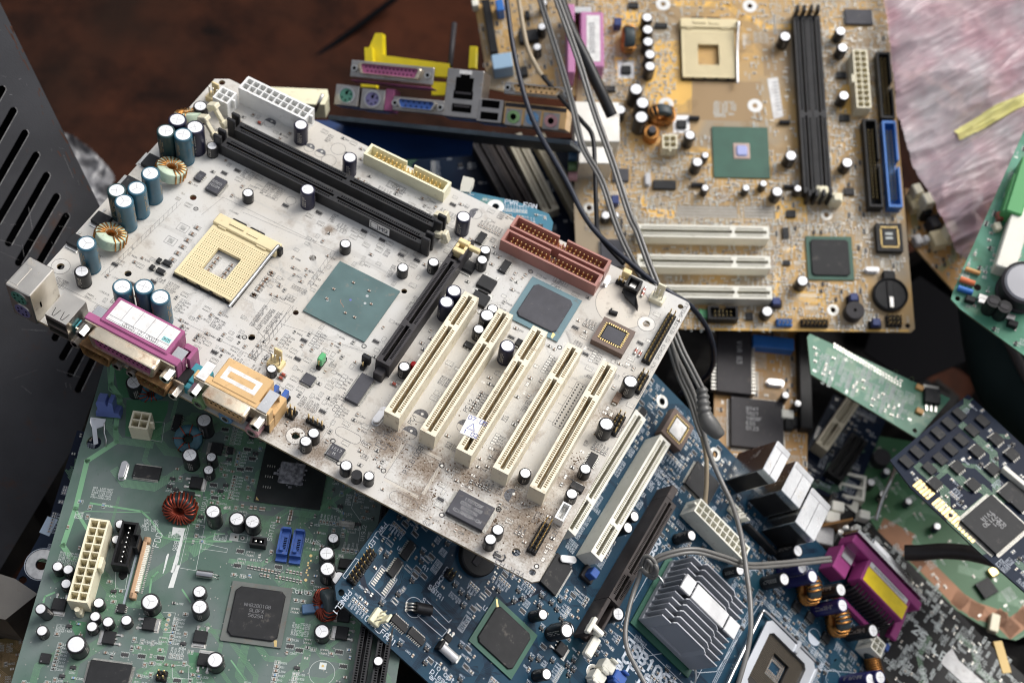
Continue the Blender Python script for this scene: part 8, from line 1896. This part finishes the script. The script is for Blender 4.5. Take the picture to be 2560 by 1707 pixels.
# --- bags
def crumple(bd, P, amp, sc, m, nm, n=70, seed=0, extra=None, stretch=(1,1), off=0., oct=4):
    O = outl(bd, P); xs = [p[0] for p in O]; ys = [p[1] for p in O]; x0, x1, y0, y1 = min(xs), max(xs), min(ys), max(ys)
    def hgt(x, y):
        a = .6; u, v = x*cos(a)+y*sin(a), -x*sin(a)+y*cos(a)
        p = Vector((u*sc*stretch[0]+seed, v*sc*stretch[1], seed*.7)); h = 0; k = 1.
        for _ in range(oct): h += k*(1-abs(NZ.noise(p))*2.2); p = p*2.1+Vector((3.1,1.7,.4)); k *= .45
        return h*amp
    V, idx, q = [], {}, MB(); 
    for i in range(n+1):
        for j in range(n+1):
            x, y = x0+(x1-x0)*i/n, y0+(y1-y0)*j/n; V.append((x, y, hgt(x, y)+off))
    fs = []
    for i in range(n):
        for j in range(n):
            cx_, cy_ = x0+(x1-x0)*(i+.5)/n, y0+(y1-y0)*(j+.5)/n
            if inpoly((cx_,cy_), O) and (extra is None or extra(cx_, cy_)): fs.append((i*(n+1)+j,(i+1)*(n+1)+j,(i+1)*(n+1)+j+1,i*(n+1)+j+1))
    q.add(V, fs, m, True); o = bd.part(nm, q); return o
m = mat('pink_film', (.66,.36,.42), .33, rgb2=(.80,.74,.76), vs=24, spec=.5)
m.node_tree.nodes['Principled BSDF'].inputs['Alpha'].default_value = .55
pb = sheet('plastic_bag', 'crumpled translucent pink plastic bag at the upper right', 'plastic bag', [(2217,-100),(2700,-100)], 1010, (-.1,-.35,1))
crumple(pb, [(2190,-120),(2215,120),(2235,300),(2262,380),(2300,470),(2340,560),(2385,640),(2430,668),(2480,600),(2540,470),(2640,300),(2800,150),(2800,-120)], 12, .014, m, 'film', 230, 3.3, stretch=(.30,1.7), oct=5)
mc = mat('bag_filling', (.50,.42,.44), .6, rgb2=(.30,.13,.06), vs=13, dirt=.6, ds=17, dirtrgb=(.62,.60,.60))
fb_ = sheet('bag_filling', 'mixed orange and grey scrap showing through the pink bag', 'scrap', [(2230,-100),(2700,-100)], 1035, (-.1,-.35,1))
crumple(fb_, [(2225,-120),(2245,300),(2300,440),(2400,620),(2435,650),(2540,450),(2800,150),(2800,-120)], 16, .022, mc, 'filling', 120, 6.1, oct=4)
defm('bag_content', (.45,.17,.06), .5, rgb2=(.30,.20,.24), vs=25, var=.1)
pb2 = sheet('plastic_bag', 'orange-brown crumpled bag under the lower end of the pink bag', 'plastic bag', [(2330,380),(2600,380)], 1000, (-.1,-.35,1))
crumple(pb2, [(2400,470),(2440,420),(2520,400),(2540,470),(2480,600),(2432,640),(2412,560)], 9, .03, M['bag_content'], 'film', 50, 8.1, stretch=(.6,1.4), off=16)
q_ = crumple(pb, [(2380,340),(2480,285),(2660,215),(2660,240),(2490,320),(2395,362)], 12, .014, mat('yellow_tape', (.78,.72,.28), .35), 'yellow_tape', 110, 3.3, stretch=(.30,1.7), off=1.6, oct=5)
wb = sheet('plastic_bag', 'crumpled white plastic bag behind the slotted grey case', 'plastic bag', [(165,345),(300,345)], 1080, (.1,-.4,1))
crumple(wb, [(140,330),(190,345),(230,375),(268,415),(290,450),(300,520),(250,560),(180,470)], 10, .03, mat('white_film', (.22,.22,.23), .35, var=.35, vs=20), 'film', 50, 5.)
ww = sheet('plastic_bag', 'white foam scrap beside the small white socket at the bottom right', 'foam scrap', [(2215,1650),(2330,1650)], 908, (.3,-.1,1))
crumple(ww, [(2222,1640),(2262,1625),(2330,1700),(2360,1760),(2230,1760),(2212,1690)], 3, .05, mat('white_foam', (.66,.65,.64), .7, var=.08, vs=60), 'foam', 40, 2.)
# --- odds and ends
def lump(name, label, cat, P, depth, th, m, n=(0,-.1,1), c=None):
    b_ = sheet(name, label, cat, P, depth, n); q = MB(); q.prism(outl(b_, P), -th, 0, M[m]); b_.part('body', q); return b_
defm('blue_sheet', (.012,.045,.16), .4, var=.2, vs=30); defm('teal_rubber', (.010,.019,.018), .7, spec=.15, bump=.3, bs=900, var=.15, vs=30); defm('box_steel', (.15,.14,.125), .45, .6, var=.2, vs=30, dirt=.35, ds=40, dirtrgb=(.08,.06,.04), bump=.15, bs=300)
lump('blue_board', 'blue board lying flat in the dark under the row of metal sockets', 'circuit board', [(770,300),(930,305),(1185,340),(1180,385),(960,400),(770,335)], 948, 2, 'blue_sheet')
lump('metal_box', 'worn steel box with a flat brushed top at the lower left corner', 'metal box', [(-90,1425),(0,1434),(38,1446),(94,1484),(14,1548),(-90,1530)], 752, 42, 'box_steel', (0,-.1,1))
cs = lump('connector_housing', 'cream plastic connector half hidden behind the top corner of the cream board', 'connector', [(660,217),(819,224),(822,243),(812,262),(700,258),(650,240)], 905, 14, 'pale_yellow', (0,-.1,1))
q = MB(); q.tube([ray(807,236,888), ray(786,280,892)], 1.1, M['tin'], 8); wob('pin', q, 'thin metal pin leaning on the cream plastic connector', 'pin')
lump('plastic_clip', 'small cream plastic clip standing behind the edge of the cream board', 'clip', [(1158,440),(1184,446),(1180,465),(1172,480),(1150,478),(1152,462)], 838, 5, 'cream_clean', (0,-.5,1))
q = MB(); q.tube(catmull([ray(2500,740,945), ray(2515,850,940), ray(2545,950,935), ray(2620,1030,930), ray(2720,1090,925)], 6), 27, M['teal_rubber'], 28); wob('rubber_roll', q, 'dark green-grey rubber roll at the right edge below the bright green board', 'rubber roll')
q = MB(); q.tube([ray(2440,690,915), ray(2600,1010,905)], 3.2, M['brown_grey'], 8); wob('metal_rail', q, 'thin brown rail leaning across the dark rubber roll', 'rail')
lump('circuit_board', 'flat near-black sheet deep below the right edge of the ochre motherboard', 'circuit board', [(2300,690),(2400,760),(2420,900),(2280,960),(2160,880),(2200,760)], 1110, 2, 'gap_black')  # plain sheet without parts, coloured near-black
sh = sheet('gap_shade_sheet', None, None, [(1280,900),(1500,900)], 1080, (0,0,1)); sh.root['kind'] = 'stuff'
def heap(P, nm, z_, sd):  # lumpy sheet added for the deep shade in the gaps
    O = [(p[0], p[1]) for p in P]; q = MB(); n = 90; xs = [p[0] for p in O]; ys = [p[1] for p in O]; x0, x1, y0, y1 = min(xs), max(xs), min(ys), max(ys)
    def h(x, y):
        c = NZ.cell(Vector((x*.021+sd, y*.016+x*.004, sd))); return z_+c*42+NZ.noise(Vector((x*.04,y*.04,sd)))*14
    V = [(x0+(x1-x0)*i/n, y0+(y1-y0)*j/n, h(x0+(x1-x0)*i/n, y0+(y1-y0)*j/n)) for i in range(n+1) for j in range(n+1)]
    q.add(V, [(i*(n+1)+j,(i+1)*(n+1)+j,(i+1)*(n+1)+j+1,i*(n+1)+j+1) for i in range(n) for j in range(n) if inpoly((x0+(x1-x0)*(i+.5)/n, y0+(y1-y0)*(j+.5)/n), O)], M['gap_shade']); return q
defm('gap_shade', (.007,.007,.008), .7, spec=.1, rgb2=(.014,.013,.012), vs=30)  # deep shade of the gaps put into the colour
wob('gap_shade_sheet', heap([(-60,-330),(-95,-60),(-60,110),(60,330),(250,480),(460,560),(800,620),(1150,420),(1100,-350)], 'gap_shade_sheet', -300, 3.), 'lumpy near-black sheet added for the deep shade in the gaps', 'scrap', 'stuff')  # sheet added so the gaps between boards read as deep shade
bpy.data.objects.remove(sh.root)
# --- loose dirt on the cream board
q = MB(); rnd = random.Random(77); DM = mat('dirt_crumb', (.13,.085,.05), .95, var=.4, vs=600)
for sx_, sy_, r, n in ((262,12,24,260),(250,34,18,200),(206,30,16,160),(228,26,16,120),(165,12,14,150),(290,30,18,200),(222,62,8,60),(292,70,10,90),(296,100,10,70),(272,20,14,160),(240,16,14,120)):
    for _ in range(n//2):
        a = rnd.uniform(0,2*pi); d = abs(rnd.gauss(0,.6))*r; x, y = sx_+d*cos(a), sy_+d*sin(a)
        if not (2 < x < 302 and 2 < y < 188): continue
        s = rnd.choice((.18,.25,.3,.45)); z = .02
        q.add([(x-s,y-s*.7,z),(x+s*.8,y-s,z),(x+s,y+s*.6,z),(x-s*.5,y+s,z),(x,y,z+s*rnd.uniform(.6,1.2))],[(0,1,4),(1,2,4),(2,3,4),(3,0,4)],DM)
wob('dirt', q, 'loose brown dirt crumbs scattered on the cream board', 'dirt', 'stuff')
for o in [o for o in COL.objects if o.get('category') and not o.parent]:
    same = [p for p in COL.objects if p.get('category') == o['category'] and not p.parent]
    if len(same) > 1 and not o.get('group'):
        o['group'] = {'motherboard':'motherboards piled in the heap','circuit board':'loose circuit boards in the heap','circuit card':'plug-in cards in the heap','wire':'loose wires across the boards','cable':'thick cables in the heap','metal box':'metal boxes in the heap','plastic bag':'plastic bags in the heap','wall':'unseen skip walls added to block low sky'}.get(o['category'], o['category']+' pieces')
# ================================================================ camera, light, render settings
cam = bpy.data.cameras.new('Camera'); co = bpy.data.objects.new('Camera', cam); COL.objects.link(co)
cw = (RMT @ Matrix(((1,0,0),(0,-1,0),(0,0,-1)))).to_4x4(); cw.translation = CAM*MM; co.matrix_world = cw
cam.sensor_width = 36; cam.lens = F/2560*36; cam.clip_start = .01; cam.clip_end = 50
cam.dof.use_dof = True; cam.dof.focus_distance = .732; cam.dof.aperture_fstop = 7.6
S.camera = co
w = bpy.data.worlds.new('World'); S.world = w; w.use_nodes = True
nt = w.node_tree; bg = nt.nodes['Background']; sky = nt.nodes.new('ShaderNodeTexSky'); sky.sky_type = 'NISHITA'; sky.sun_disc = False
SUN_EL, SUN_AZ = radians(52), radians(60)     # azimuth of the sun in the world xy plane, from +x
sky.sun_elevation = SUN_EL; sky.sun_rotation = pi/2 - SUN_AZ; sky.air_density = 1.; sky.dust_density = 4.; sky.ozone_density = .6
hs = nt.nodes.new('ShaderNodeHueSaturation'); hs.inputs['Saturation'].default_value = .35
nt.links.new(sky.outputs[0], hs.inputs['Color']); nt.links.new(hs.outputs[0], bg.inputs[0]); bg.inputs[1].default_value = .112
sl = bpy.data.lights.new('Sun', 'SUN'); sl.energy = 1.3; sl.angle = radians(34); sl.color = (1, .97, .93)
so = bpy.data.objects.new('Sun', sl); COL.objects.link(so)
d = Vector((cos(SUN_EL)*cos(SUN_AZ), cos(SUN_EL)*sin(SUN_AZ), sin(SUN_EL)))
so.rotation_euler = d.to_track_quat('Z', 'Y').to_euler(); so.location = d*3
S.view_settings.view_transform = 'Standard'; S.view_settings.look = 'None'; S.view_settings.gamma = 1; S.view_settings.use_curve_mapping = False
S.view_settings.exposure = .62
S.render.engine = 'CYCLES'
S.cycles.use_denoising = True; S.cycles.pixel_filter_type = 'BLACKMAN_HARRIS'; S.cycles.filter_width = 1.05
S.cycles.max_bounces = 6
